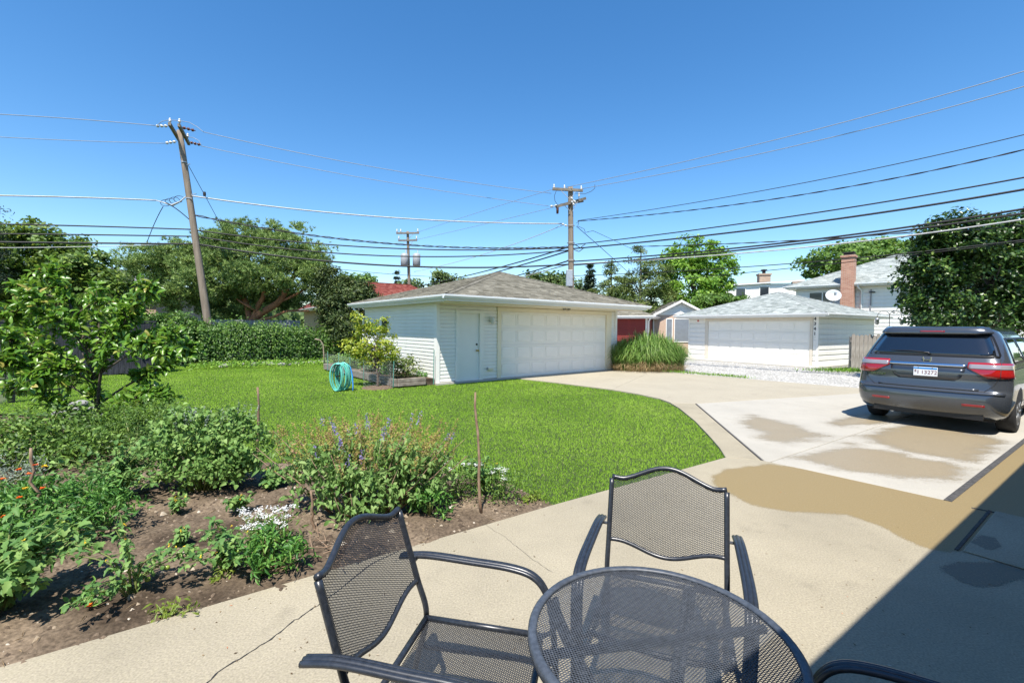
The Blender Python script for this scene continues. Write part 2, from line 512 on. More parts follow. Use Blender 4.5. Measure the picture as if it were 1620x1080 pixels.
L_.new(b.outputs[0], mx.inputs[1]); L_.new(tr.outputs[0], mx.inputs[2]); L_.new(mx.outputs[0], N_['Material Output'].inputs[0])
MT['grass'] = m

def grass(name, poly, z, rng, dens_fn, h=.05, parent=None, bare=None):
    P = np.array(poly); lo = P.min(0); hi = P.max(0)
    out = []
    area = np.prod(hi - lo)
    n = int(area * 6800)
    X = rng.uniform(lo[0], hi[0], n); Y = rng.uniform(lo[1], hi[1], n)
    dist = np.hypot(X, Y)
    pick = rng.random(n) < dens_fn(dist) / 6800
    X, Y, dist = X[pick], Y[pick], dist[pick]
    keep = inside(poly, X, Y) | (edge_dist(poly, X, Y) < .075 * rng.random(len(X)))
    X, Y, dist = X[keep], Y[keep], dist[keep]
    # soft patchiness: thin spots, taller spots, paler spots
    gx = np.arange(lo[0] - .3, hi[0] + .6, .3); gy = np.arange(lo[1] - .3, hi[1] + .6, .3)
    GXX, GYY = np.meshgrid(gx, gy, indexing='ij')
    t1 = snoise(GXX, GYY, .55, 3.1, 3); t2 = snoise(GXX, GYY, .95, 8.7, 3)
    ix = np.clip(((X - gx[0]) / .3 + rng.random(len(X)) - .5).astype(int), 0, len(gx) - 1)
    iy = np.clip(((Y - gy[0]) / .3 + rng.random(len(X)) - .5).astype(int), 0, len(gy) - 1)
    a1 = t1[ix, iy]; a2 = t2[ix, iy]
    n = len(X)
    az = rng.uniform(0, 2 * PI, n)
    lean = rng.uniform(.3, 1.5, n)
    D = np.stack([np.cos(az) * lean, np.sin(az) * lean, np.ones(n)], 1)
    Nn = np.stack([np.cos(az), np.sin(az), -lean * .2], 1)
    hh = h * rng.uniform(.55, 1.25, n) * (1 + .12 * a2)
    W = .0032 + .0005 * dist
    C = np.stack([X, Y, np.full(n, z)], 1)
    r = np.clip(.46 + .24 * a1 + .12 * a2 + rng.normal(0, .11, n), 0, .97)
    r = np.where(rng.random(n) < .015, 1.0, r)
    return leaves(name, C, D, Nn, hh * 1.15, W, MT['grass'], parent, 'needle', rnd=r)
rngG = np.random.default_rng(11)
gr = grass('grass', LAWN, -.035, rngG, lambda d: np.clip(15500 / np.maximum(d, 3), 700, 3400) * 2.1, .027)
tag(gr, 'short mown sunlit green lawn grass between garage and garden bed', 'grass', kind='stuff')

# ---- concrete
def slab(name, poly, z1, mat, parent=None, z0=-.13, bevel=.006):
    return MB().prism(list(poly), z0, z1).build(name, mat, parent, bevel=bevel)

W_IN = -.5                                           # the house wall stands half a metre behind the lens
def wallpt(t): return xy(GX * t + GY * W_IN)
ND_A, ND_B, ND_C = Vector((4.12, 10.08)), Vector((3.21, 5.73)), Vector((4.27, 4.40))
patio = slab('patio', [(-7.0, -1.13), (.38, 4.22), (2.78, 5.86), ND_B - Vector((.02, -.01)), ND_C - Vector((.02, .02)), xy(ND_C - GY * (ND_C.dot(GY) - W_IN)), wallpt(-8)], 0.0, MT['patio'])
tag(patio, kind='structure')
slab('concrete_slab', [(2.79, 5.87), (2.93, 6.35), (3.08, 7.0), (3.33, 8.2), (3.53, 9.53), (3.58, 10.2), (4.09, 10.10), (3.185, 5.76)], -.001, MT['patio'], patio)
k0 = ND_C - GY * (ND_C.dot(GY) - W_IN)
strip = [xy(ND_C + GX * .012), xy(ND_C + GX * 13.0), xy(k0 + GX * 13.0), xy(k0 + GX * .012)]
cuts = [0, .95, 2.5, 4.2, 5.9, 7.6, 13]
for i in range(len(cuts) - 1):
    pl = clip(strip, ND_C + GX * cuts[i], -GY, .004); pl = clip(pl, ND_C + GX * cuts[i + 1], GY, .004)
    if len(pl) > 2: slab('concrete_slab', pl, -.004 if i % 2 else 0.0, MT['patio'], patio)
# raised slab by the house, with its open joint
p1 = G(1566, 808); p2 = G(1513, 870)
q = Vector(xy(p1)); q2 = Vector(xy(p2))
slab('concrete_slab', [xy(q + Vector((.03, -.02))), xy(q2 + Vector((.03, -.02))), xy(q2 + GX * 0 - GY * 1.2), xy(q - GY * 1.2)], .012, MT['patio'], patio, z0=.002)
MB().bar((q.x, q.y, .004), (q2.x, q2.y, .004), .022, .008).build('joint', MT['asphalt'], patio)
e1 = Vector(xy(G(1620, 820))); MB().bar((q.x - .1, q.y + .07, .003), (e1.x, e1.y, .003), .02, .006).build('joint', MT['asphalt'], patio)

# the crack across the patio, and a finer one
def crack(pts, w, seed):
    rr = random.Random(seed); mb = MB(); P = []
    for i in range(len(pts) - 1):
        a = G(*pts[i]); b_ = G(*pts[i + 1]); n = 5
        for k in range(n):
            p = a.lerp(b_, k / n); P.append(Vector((p.x + rr.uniform(-.006, .006), p.y + rr.uniform(-.008, .008), .0025)))
    L = []; Rr = []
    for i, p in enumerate(P):
        d = (P[min(i + 1, len(P) - 1)] - P[max(i - 1, 0)]).normalized(); s = Vector((-d.y, d.x, 0)) * (w * rr.uniform(.4, 1.2) / 2)
        L.append(p + s); Rr.append(p - s)
    mb.add(L + Rr, [(i, i + 1, len(P) + i + 1, len(P) + i) for i in range(len(P) - 1)])
    return mb.build('crack', MT['dark'], patio, fix=True)
crack([(322, 1086), (345, 1062), (398, 1030), (430, 1010), (460, 985), (487, 968), (510, 952), (545, 925), (590, 890), (640, 866)], .009, 2)
crack([(760, 826), (800, 850), (822, 868), (850, 890), (880, 910)], .0025, 5)

ND = [xy(ND_A), (9.3, 12.0), (12.6, 13.4), (14.6, 11.62), xy(ND_C), xy(ND_B)]
drive = bpy.data.objects.new('driveway', None); COL.objects.link(drive); tag(drive, kind='structure')
dB = GX; pB = Vector((3.32, 5.71))
dA = Vector((math.cos(R(-66)), math.sin(R(-66)))); pA = Vector((5.04, 6.91))
dC = Vector((math.cos(R(-74)), math.sin(R(-74)))); pC = Vector((6.81, 8.13))
def rev(v): return Vector((-v[0], -v[1]))
gp = .006
for half in (0, 1):
    base = clip(ND[::-1] if False else ND, pB, dB if half else rev(dB), gp)
    for part in (0, 1, 2):
        pl = base
        if part == 0: pl = clip(pl, pA, rev(dA), gp)
        if part == 1: pl = clip(clip(pl, pA, dA, gp), pC, rev(dC), gp)
        if part == 2: pl = clip(pl, pC, dC, gp)
        if len(pl) > 2: slab('concrete_slab', pl, .003, MT['new_drive'], drive)
MB().bar((ND_C.x, ND_C.y, -.004), (ND_C.x + GX.x * 10.5, ND_C.y + GX.y * 10.5, -.004), .06, .02).build('joint', MT['asphalt'], drive)
MB().bar((ND_A.x - .02, ND_A.y, -.003), (ND_B.x - .02, ND_B.y, -.003), .022, .014).build('joint', MT['asphalt'], drive)

OD = [(-2.25, 13.22), (4.25, 18.5), (5.6, 17.8), (6.3, 17.06), (8.2, 15.0), (10.07, 13.0), (9.32, 12.03), (4.11, 10.13), (3.6, 10.25), (3.53, 10.85), (3.2, 11.65), (2.66, 12.48), (1.38, 13.84), (.13, 14.98), (-2.0, 13.3)]
olds = bpy.data.objects.new('old_driveway', None); COL.objects.link(olds); tag(olds, kind='structure')
j0 = Vector((4.6, 17.9)); jd = (Vector((2.61, 12.43)) - j0).normalized()
# joint of the old driveway seen at the right of the garage
jp = Vector(xy(G(1012, 596))); jq = Vector(xy(G(965, 617)))
for sd in (0, 1):
    pl = clip(OD, jp, (jq - jp) if sd else (jp - jq), .005)
    slab('concrete_slab', pl, -.002, MT['old_drive'], olds)

# ---- stains and wet patches: thin sheets on the slabs
def wetmat(name, c, rough, lo, hi, nscale=3.0, namt=.6, streak=None):
    m, nt, b = newmat(name)
    N = nt.nodes; Lk = nt.links
    a = N.new('ShaderNodeAttribute'); a.attribute_name = 'rnd'
    tc = N.new('ShaderNodeTexCoord'); no = N.new('ShaderNodeTexNoise'); no.inputs['Scale'].default_value = nscale; no.inputs['Detail'].default_value = 6
    fi = N.new('ShaderNodeTexNoise'); fi.inputs['Scale'].default_value = 90; fi.inputs['Detail'].default_value = 3
    Lk.new(tc.outputs['Object'], fi.inputs['Vector'])
    if streak:
        mp = N.new('ShaderNodeMapping'); mp.inputs['Rotation'].default_value = (0, 0, R(streak)); mp.inputs['Scale'].default_value = (.55, 1.9, 1)
        Lk.new(tc.outputs['Object'], mp.inputs[0]); Lk.new(mp.outputs[0], no.inputs['Vector'])
    else: Lk.new(tc.outputs['Object'], no.inputs['Vector'])
    s = N.new('ShaderNodeMath'); s.operation = 'SUBTRACT'; s.inputs[1].default_value = .5; Lk.new(no.outputs[0], s.inputs[0])
    k = N.new('ShaderNodeMath'); k.operation = 'MULTIPLY_ADD'; k.inputs[1].default_value = namt * 2
    Lk.new(s.outputs[0], k.inputs[0]); Lk.new(a.outputs['Fac'], k.inputs[2])
    mr = N.new('ShaderNodeMapRange'); mr.interpolation_type = 'SMOOTHSTEP'; mr.inputs[1].default_value = lo; mr.inputs[2].default_value = hi
    Lk.new(k.outputs[0], mr.inputs[0])
    cr = N.new('ShaderNodeMix'); cr.data_type = 'RGBA'; cr.inputs[6].default_value = rgb([x * .86 for x in c]); cr.inputs[7].default_value = rgb([x * 1.12 for x in c])
    f2 = N.new('ShaderNodeMapRange'); f2.inputs[1].default_value = .3; f2.inputs[2].default_value = .7; Lk.new(fi.outputs[0], f2.inputs[0])
    Lk.new(f2.outputs[0], cr.inputs[0]); Lk.new(cr.outputs[2], b.inputs['Base Color'])
    b.inputs['Roughness'].default_value = rough; b.inputs['Specular IOR Level'].default_value = .35
    t = N.new('ShaderNodeBsdfTransparent'); mx = N.new('ShaderNodeMixShader')
    di = N.new('ShaderNodeTexNoise'); di.inputs['Scale'].default_value = 110; di.inputs['Detail'].default_value = 1
    Lk.new(tc.outputs['Object'], di.inputs['Vector'])
    dr_ = N.new('ShaderNodeMapRange'); dr_.inputs[1].default_value = .32; dr_.inputs[2].default_value = .68
    Lk.new(di.outputs[0], dr_.inputs[0])
    gt = N.new('ShaderNodeMath'); gt.operation = 'GREATER_THAN'        # grain by grain: each grain is either damp or dry
    Lk.new(mr.outputs[0], gt.inputs[0]); Lk.new(dr_.outputs[0], gt.inputs[1])
    Lk.new(gt.outputs[0], mx.inputs[0]); Lk.new(t.outputs[0], mx.inputs[1]); Lk.new(b.outputs[0], mx.inputs[2])
    Lk.new(mx.outputs[0], N['Material Output'].inputs[0])
    return m
MT['wet_patio'] = wetmat('wet_patio', (.240, .180, .084), .62, .12, .42, 4.5, .22)
MT['wet_drive'] = wetmat('wet_drive', (.285, .232, .150), .45, .05, .95, 1.7, .75, streak=68)
MT['damp'] = wetmat('damp_concrete', (.165, .140, .098), .6, .10, .55, 5.0, .30)
def decal(poly, z, soft, res, mat, parent, name='wet_patch'):
    P = np.array([xy(p) for p in poly]); lo = P.min(0); hi = P.max(0)
    nx = int((hi[0] - lo[0]) / res) + 2; ny = int((hi[1] - lo[1]) / res) + 2
    gx = lo[0] + np.arange(nx) * res; gy = lo[1] + np.arange(ny) * res
    X, Y = np.meshgrid(gx, gy, indexing='ij')
    ins = inside([tuple(p) for p in P], X, Y)
    d = edge_dist([tuple(p) for p in P], X, Y)
    val = np.where(ins, np.clip(d / soft, 0, 1), 0.0)
    V = np.stack([X.ravel(), Y.ravel(), np.full(X.size, z)], 1)
    i, j = np.meshgrid(np.arange(nx - 1), np.arange(ny - 1), indexing='ij')
    F = np.stack([i * ny + j, (i + 1) * ny + j, (i + 1) * ny + j + 1, i * ny + j + 1], -1).reshape(-1, 4)
    vv = val.ravel()
    F = F[vv[F].max(1) > 0]
    used = np.unique(F); remap = -np.ones(len(V), dtype=int); remap[used] = np.arange(len(used))
    me = np_mesh(name, V[used], remap[F], vv[used])
    return link(name, me, mat, parent)
def px(*pts): return [G(*p) for p in pts]
decal(px((1112, 752), (1140, 740), (1212, 730), (1310, 745), (1400, 765), (1492, 785), (1530, 752), (1590, 706), (1690, 640), (1760, 760), (1640, 830), (1545, 874), (1510, 883), (1470, 874), (1425, 857), (1385, 834), (1340, 819), (1260, 815), (1200, 806), (1160, 790), (1120, 768)), .0007, .30, .04, MT['wet_patio'], patio)
decal(px((1474, 893), (1500, 885), (1545, 884), (1620, 886), (1640, 915), (1600, 934), (1555, 935), (1510, 922)), .0009, .14, .03, MT['damp'], patio)
decal(px((1527, 858), (1545, 845), (1580, 852), (1590, 868), (1570, 877)), .0127, .08, .02, MT['damp'], patio)
decal(px((1150, 663), (1185, 652), (1260, 668), (1335, 692), (1320, 699), (1250, 706), (1195, 698)), .0037, .5, .06, MT['wet_drive'], drive)
decal(px((1225, 722), (1332, 696), (1400, 708), (1500, 728), (1575, 745), (1545, 768), (1440, 765), (1350, 752), (1275, 738)), .0039, .5, .06, MT['wet_drive'], drive)
decal(px((1335, 690), (1410, 668), (1500, 670), (1612, 700), (1580, 742), (1480, 728), (1400, 710)), .0041, .5, .06, MT['wet_drive'], drive)
decal(px((1290, 668), (1345, 655), (1420, 645), (1460, 660), (1400, 676), (1330, 678)), .0043, .4, .07, MT['wet_drive'], drive)
decal(px((580, 872), (600, 862), (640, 868), (620, 885)), .0008, .09, .03, wetmat('faint_stain', (.31, .265, .18), .8, .3, 1.3, 9, .5), patio, 'stain')
decal(px((745, 868), (765, 860), (788, 872), (765, 880)), .0008, .12, .03, MT['damp'] if False else bpy.data.materials['faint_stain'], patio, 'stain')

# leaf bits and grit lying on the paving
rd = np.random.default_rng(77)
pp = np.array([tuple(G(rd.uniform(300, 1620), rd.uniform(740, 1075))) for _ in range(260)])
keep = inside([(-6.5, -.85), (.36, 4.15), (2.76, 5.8), (3.15, 5.6), (4.2, 4.3), (6, -2), (-4, -3)], pp[:, 0], pp[:, 1])
pp = pp[keep]; nd = len(pp); az = rd.uniform(0, 2 * PI, nd); pp[:, 2] = .003
o = leaves('leaf_litter', pp, np.stack([np.cos(az), np.sin(az), np.full(nd, .05)], 1), np.tile((0, 0, 1.0), (nd, 1)), rd.uniform(.006, .028, nd), rd.uniform(.003, .010, nd), attrmat('litter', [(0, (.10, .065, .035)), (.6, (.28, .20, .11)), (.9, (.55, .50, .40)), (1, (.50, .16, .06))], .9), patio, 'flat', rng=rd)
tag(o, kind='stuff')
# ---- garden soil
SOIL = [(-7.1, -1.45), (.47, 4.10), (.44, 4.27)] + BED_BACK + [(-10.0, 8.6), (-12, 7.5), (-12, 0)]
m, nt, b = newmat('garden_soil')
N_ = nt.nodes; L_ = nt.links
tc = N_.new('ShaderNodeTexCoord')
n1 = N_.new('ShaderNodeTexNoise'); n1.inputs['Scale'].default_value = 1.6; n1.inputs['Detail'].default_value = 6
n2 = N_.new('ShaderNodeTexNoise'); n2.inputs['Scale'].default_value = 45; n2.inputs['Detail'].default_value = 5
for n in (n1, n2): L_.new(tc.outputs['Object'], n.inputs['Vector'])
cr = N_.new('ShaderNodeValToRGB'); cr.color_ramp.elements[0].position = .38; cr.color_ramp.elements[1].position = .62
cr.color_ramp.elements[0].color = (.060, .043, .029, 1); cr.color_ramp.elements[1].color = (.195, .148, .102, 1)
L_.new(n1.outputs[0], cr.inputs[0])
mr = N_.new('ShaderNodeMapRange'); mr.inputs[1].default_value = .3; mr.inputs[2].default_value = .7; mr.inputs[3].default_value = .55; mr.inputs[4].default_value = 1.3
L_.new(n2.outputs[0], mr.inputs[0])
mx = N_.new('ShaderNodeMix'); mx.data_type = 'RGBA'; mx.blend_type = 'MULTIPLY'; mx.inputs[0].default_value = 1
L_.new(cr.outputs[0], mx.inputs[6]); L_.new(mr.outputs[0], mx.inputs[7]); L_.new(mx.outputs[2], b.inputs['Base Color'])
b.inputs['Roughness'].default_value = .97; b.inputs['Specular IOR Level'].default_value = .15
bp = N_.new('ShaderNodeBump'); bp.inputs['Strength'].default_value = .8; bp.inputs['Distance'].default_value = .012
L_.new(n2.outputs[0], bp.inputs['Height']); L_.new(bp.outputs[0], b.inputs['Normal'])
MT['soil'] = m
res = .035
gx = np.arange(-5.2, .5, res); gy = np.arange(1.0, 6.6, res)
X, Y = np.meshgrid(gx, gy, indexing='ij')
ins = inside(SOIL, X, Y); ed = edge_dist(SOIL, X, Y)
Z = np.full(X.shape, -.03)
idx = np.argwhere(ins)
for (i, j) in idx:
    x, y = X[i, j], Y[i, j]
    f1 = mnoise.fractal(Vector((x * 2.2, y * 2.2, 1.3)), 1, 2, 3)
    f2 = mnoise.fractal(Vector((x * 9, y * 9, 4.3)), 1, 2, 3)
    Z[i, j] = -.02 + min(1, ed[i, j] / .5) * .03 + (.022 * f1 + .020 * f2) * min(1, ed[i, j] / .15)
nx, ny = X.shape
i, j = np.meshgrid(np.arange(nx - 1), np.arange(ny - 1), indexing='ij')
Fq = np.stack([i * ny + j, (i + 1) * ny + j, (i + 1) * ny + j + 1, i * ny + j + 1], -1).reshape(-1, 4)
Fq = Fq[ins.ravel()[Fq].all(1)]
Vq = np.stack([X.ravel(), Y.ravel(), Z.ravel()], 1)
used = np.unique(Fq); remap = -np.ones(len(Vq), dtype=int); remap[used] = np.arange(len(used))
soil = link('garden_soil', np_mesh('garden_soil', Vq[used], remap[Fq]), MT['soil'], None, True); tag(soil, kind='structure')
MB().add([(x, y, -.06) for x, y in SOIL], [tuple(range(len(SOIL)))]).build('soil_bed', MT['soil'], soil, fix=True)
def soil_z(x, y):
    k = int(round((x - gx[0]) / res)); l = int(round((y - gy[0]) / res))
    if 0 <= k < nx and 0 <= l < ny and ins[k, l]: return float(Z[k, l])
    return -.03

# clods, bits of straw and small stones on the soil
rs = np.random.default_rng(5)
def pebbles(name, pts, size, mat, rng, parent=None):
    O = np.array([(1, 0, 0), (-.5, .87, 0), (-.5, -.87, 0), (.3, .2, .75), (-.3, -.1, .7)], dtype=float)
    T = np.array([(0, 1, 3), (1, 2, 4), (2, 0, 3), (1, 4, 3), (2, 3, 4)])
    n = len(pts)
    a = rng.uniform(0, 2 * PI, n); ca, sa = np.cos(a), np.sin(a)
    s = size * rng.uniform(.4, 1.5, n)
    V = O[None] * s[:, None, None] * rng.uniform(.7, 1.3, (n, 5, 3))
    x = V[..., 0] * ca[:, None] - V[..., 1] * sa[:, None]; y = V[..., 0] * sa[:, None] + V[..., 1] * ca[:, None]
    V = np.stack([x, y, V[..., 2]], -1) + pts[:, None, :]
    F = T[None] + (np.arange(n) * 5)[:, None, None]
    return link(name, np_mesh(name, V.reshape(-1, 3), F.reshape(-1, 3), np.repeat(rng.random(n), 5)), mat, parent)
pp = rs.uniform((-5, 1.2), (.4, 5.6), (9000, 2)); pp = pp[inside(SOIL, pp[:, 0], pp[:, 1])]
pts = np.array([(x, y, soil_z(x, y) - .003) for x, y in pp])
o = pebbles('soil_clods', pts, .011, attrmat('clods', [(0, (.06, .043, .03)), (.8, (.18, .135, .095)), (.93, (.30, .24, .17)), (1, (.55, .5, .42))], .95), rs, soil)
tag(o, kind='stuff')
pp = rs.uniform((-5, 1.2), (.4, 5.6), (1500, 2)); pp = pp[inside(SOIL, pp[:, 0], pp[:, 1])]
o = pebbles('soil_lumps', np.array([(x, y, soil_z(x, y) - .006) for x, y in pp]), .024, bpy.data.materials['clods'], rs, soil)
tag(o, kind='stuff')
pp = rs.uniform((-5, 1.2), (.4, 5.6), (900, 2)); pp = pp[inside(SOIL, pp[:, 0], pp[:, 1])]
Cst = np.array([(x, y, soil_z(x, y) + .006) for x, y in pp]); n = len(Cst)
az = rs.uniform(0, 2 * PI, n)
o = leaves('straw', Cst, np.stack([np.cos(az), np.sin(az), rs.normal(0, .15, n)], 1), np.tile((0, 0, 1.0), (n, 1)), rs.uniform(.03, .10, n), .004, attrmat('straw', [(0, (.20, .13, .07)), (1, (.46, .36, .22))], .9), soil, 'flat', rng=rs)
tag(o, kind='stuff')

# ---- gravel alley
AL = [(-6, 31), (3.0, 20.6), (5.6, 17.9), (6.33, 17.08), (8.22, 15.02), (10.09, 13.02), (9.33, 12.06), (12.5, 13.40), (14.7, 11.66), (19, 7.0), (23, 9.5), (16, 15.9), (13.3, 19.6), (9.5, 25.3), (2, 38)]
m, nt, b = newmat('white_gravel')
N_ = nt.nodes; L_ = nt.links
tc = N_.new('ShaderNodeTexCoord'); vo = N_.new('ShaderNodeTexVoronoi'); vo.inputs['Scale'].default_value = 28
n1 = N_.new('ShaderNodeTexNoise'); n1.inputs['Scale'].default_value = 1.2; n1.inputs['Detail'].default_value = 6
L_.new(tc.outputs['Object'], vo.inputs['Vector']); L_.new(tc.outputs['Object'], n1.inputs['Vector'])
cr = N_.new('ShaderNodeValToRGB'); cr.color_ramp.elements[0].color = (.26, .25, .225, 1); cr.color_ramp.elements[1].color = (.54, .52, .47, 1)
sx = N_.new('ShaderNodeSeparateColor'); L_.new(vo.outputs['Color'], sx.inputs[0]); L_.new(sx.outputs[0], cr.inputs[0])
mr = N_.new('ShaderNodeMapRange'); mr.inputs[1].default_value = .3; mr.inputs[2].default_value = .7; mr.inputs[3].default_value = .8; mr.inputs[4].default_value = 1.08
L_.new(n1.outputs[0], mr.inputs[0])
mx = N_.new('ShaderNodeMix'); mx.data_type = 'RGBA'; mx.blend_type = 'MULTIPLY'; mx.inputs[0].default_value = 1
L_.new(cr.outputs[0], mx.inputs[6]); L_.new(mr.outputs[0], mx.inputs[7]); L_.new(mx.outputs[2], b.inputs['Base Color'])
b.inputs['Roughness'].default_value = .9
bp = N_.new('ShaderNodeBump'); bp.inputs['Strength'].default_value = 1; bp.inputs['Distance'].default_value = .02
L_.new(vo.outputs['Distance'], bp.inputs['Height']); L_.new(bp.outputs[0], b.inputs['Normal'])
MT['gravel'] = m
alley = MB().add([(x, y, -.02) for x, y in AL], [tuple(range(len(AL)))]).build('gravel_alley', MT['gravel'], fix=True); tag(alley, kind='structure')
pp = rs.uniform((2, 8), (19, 27), (26000, 2)); pp = pp[inside(AL, pp[:, 0], pp[:, 1])]
o = pebbles('gravel', np.concatenate([pp, np.full((len(pp), 1), -.022)], 1), .026, attrmat('gravel_stones', [(0, (.25, .245, .23)), (1, (.54, .53, .51))], .9), rs, alley)
tag(o, kind='stuff')

# ================================================================== buildings
BOARDS = {}
def siding(parent, face, a0, a1, z0, z1, pitch, off, mat, t=.016, name='siding_board'):
    """lap boards: face front (y=off, outward -y), left (x=off, outward -x), right (x=off, outward +x)"""
    L = round(a1 - a0, 3)
    key = (L, round(pitch, 3), mat.name, t)
    if key not in BOARDS:
        mb = MB()
        vs = []
        for x in (0, L):
            vs += [(x, 0, 0), (x, -t, 0), (x, -t * .94, pitch * .66), (x, -.003, pitch * .74), (x, -.002, pitch), (x, 0, pitch)]
        mb.add(vs, [(0, 1, 2, 3, 4, 5), (11, 10, 9, 8, 7, 6)] + [(k, k + 6, (k + 1) % 6 + 6, (k + 1) % 6) for k in range(6)])
        me = mb.mesh('siding_board')
        bm = bmesh.new(); bm.from_mesh(me); bmesh.ops.recalc_face_normals(bm, faces=bm.faces); bm.to_mesh(me); bm.free()
        me.materials.append(mat); BOARDS[key] = me
    z = z0
    while z < z1 - pitch * .3:
        o = bpy.data.objects.new(name, BOARDS[key]); COL.objects.link(o); o.parent = parent
        if z + pitch > z1: o.scale = (1, 1, (z1 - z) / pitch)
        if face == 'front': o.location = (a0, off, z)
        elif face == 'left': o.location = (off, a1, z); o.rotation_euler = (0, 0, -PI / 2)
        else: o.location = (off, a0, z); o.rotation_euler = (0, 0, PI / 2)
        z += pitch

def shingles(name, planes, mat, parent, row=.14, seed=1, lift=.012, wmin=.16, wmax=.36):
    """planes: lists of 3D points, the first edge being the eave"""
    rr = random.Random(seed)
    V = []; F = []; rn = []
    for pl in planes:
        P = [Vector(p) for p in pl]
        u = (P[1] - P[0]).normalized()
        n = (P[1] - P[0]).cross(P[2] - P[0]).normalized()
        if n.z < 0: n = -n
        v = n.cross(u)
        if (P[2] - P[0]).dot(v) < 0: v = -v
        Q = [((p - P[0]).dot(u), (p - P[0]).dot(v)) for p in P]
        vmax = max(q[1] for q in Q)
        k = 0; y = -.02
        while y < vmax:
            xs = []
            ym = min(max(y + row * .5, .001), vmax - .001)
            for i in range(len(Q)):
                a, b_ = Q[i], Q[(i + 1) % len(Q)]
                if (a[1] > ym) != (b_[1] > ym): xs.append(a[0] + (b_[0] - a[0]) * (ym - a[1]) / (b_[1] - a[1]))
            if len(xs) >= 2:
                x0, x1 = min(xs), max(xs); x = x0 - rr.uniform(0, .15)
                tone = rr.uniform(-.08, .08)
                while x < x1:
                    w = rr.uniform(wmin, wmax); xa = max(x, x0); xb = min(x + w - .004, x1)
                    if xb - xa > .01:
                        l = lift * rr.uniform(.5, 1.4)
                        b0 = P[0] + u * xa + v * y; b1 = P[0] + u * xb + v * y
                        c0 = P[0] + u * xa + v * min(y + row * 1.05, vmax); c1 = P[0] + u * xb + v * min(y + row * 1.05, vmax)
                        i0 = len(V)
                        V += [b0 + n * .002, b1 + n * .002, b1 + n * (l + .006), b0 + n * (l + .006), c1 + n * .004, c0 + n * .004]
                        F += [(i0, i0 + 1, i0 + 2, i0 + 3), (i0 + 3, i0 + 2, i0 + 4, i0 + 5)]
                        c = min(1, max(0, rr.gauss(.5, .26) + tone)); rn += [c] * 6
                    x += w
            y += row; k += 1
    me = np_mesh(name, np.array([tuple(p) for p in V]), np.array(F), np.array(rn))
    o = link(name, me, mat, parent)
    o['kind'] = 'stuff'
    return o

def hip_roof(parent, x0, x1, y0, y1, ze, apexes, mat, deckmat, seed=1, th=.03, caps=True, row=.14):
    """apexes: one point (pyramid) or two (ridge, along x)"""
    A = apexes[0]; B = apexes[-1]
    c = [(x0, y0, ze), (x1, y0, ze), (x1, y1, ze), (x0, y1, ze)]
    mb = MB()
    if len(apexes) == 1:
        vs = c + [A]; fs = [(0, 1, 4), (1, 2, 4), (2, 3, 4), (3, 0, 4), (3, 2, 1, 0)]
        planes = [[c[0], c[1], A], [c[1], c[2], A], [c[2], c[3], A], [c[3], c[0], A]]
        hips = [(q, A) for q in c]
    else:
        vs = c + [A, B]; fs = [(0, 1, 5, 4), (1, 2, 5), (2, 3, 4, 5), (3, 0, 4), (3, 2, 1, 0)]
        planes = [[c[0], c[1], B, A], [c[1], c[2], B], [c[2], c[3], A, B], [c[3], c[0], A]]
        hips = [(c[0], A), (c[3], A), (c[1], B), (c[2], B), (A, B)]
    roof = mb.add(vs, fs).build('roof', deckmat, parent, fix=True)
    shingles('shingles', planes, mat, roof, seed=seed, row=row)
    if caps:
        mb = MB(); rr = random.Random(seed + 9); V = []; F = []; rn = []
        for (p, q) in hips:
            p = Vector(p); q = Vector(q); d = (q - p); L = d.length; d.normalize(); s = d.cross(Vector((0, 0, 1))).normalized()
            k = 0.0
            while k < L:
                a = p + d * k + Vector((0, 0, .030)); b_ = p + d * min(k + .2, L) + Vector((0, 0, .018)); i0 = len(V)
                dz = Vector((0, 0, -.028))
                V += [a - s * .11 + dz, a, a + s * .11 + dz, b_ + s * .11 + dz, b_, b_ - s * .11 + dz]
                F += [(i0, i0 + 1, i0 + 4, i0 + 5), (i0 + 1, i0 + 2, i0 + 3, i0 + 4)]
                rn += [min(1, max(0, rr.gauss(.6, .2)))] * 6
                k += .16
        o = link('ridge_cap', np_mesh('ridge_cap', np.array([tuple(v) for v in V]), np.array(F), np.array(rn)), mat, roof)
        o['kind'] = 'stuff'
    return roof

def gutters(parent, x0, x1, y0, y1, ze, mat, fascia, sides='flr'):
    def g(p, q, nout):
        p = Vector(p); q = Vector(q); nout = Vector(nout)
        prof = [(0, -.105), (.06, -.105), (.085, -.06), (.115, -.045), (.12, 0), (.11, .004), (.0, .004)]
        mb = MB(); n = len(prof)
        vs = [p + nout * a + Vector((0, 0, b_)) for a, b_ in prof] + [q + nout * a + Vector((0, 0, b_)) for a, b_ in prof]
        fs = [tuple(range(n)), tuple(range(2 * n - 1, n - 1, -1))] + [(i, (i + 1) % n, n + (i + 1) % n, n + i) for i in range(n)]
        mb.add(vs, fs).build('gutter', mat, parent, fix=True)
    e = .12
    if 'f' in sides: g((x0 - e, y0 - .002, ze), (x1 + e, y0 - .002, ze), (0, -1, 0))
    if 'l' in sides: g((x0 - .002, y0 - .0, ze - .001), (x0 - .002, y1 + e, ze - .001), (-1, 0, 0))
    if 'r' in sides: g((x1 + .002, y0 - .0, ze - .001), (x1 + .002, y1 + e, ze - .001), (1, 0, 0))
    MB().box((x0 + .01, y0 + .01, ze - .16), (x1 - .01, y1 - .01, ze - .004)).build('fascia', fascia, parent)

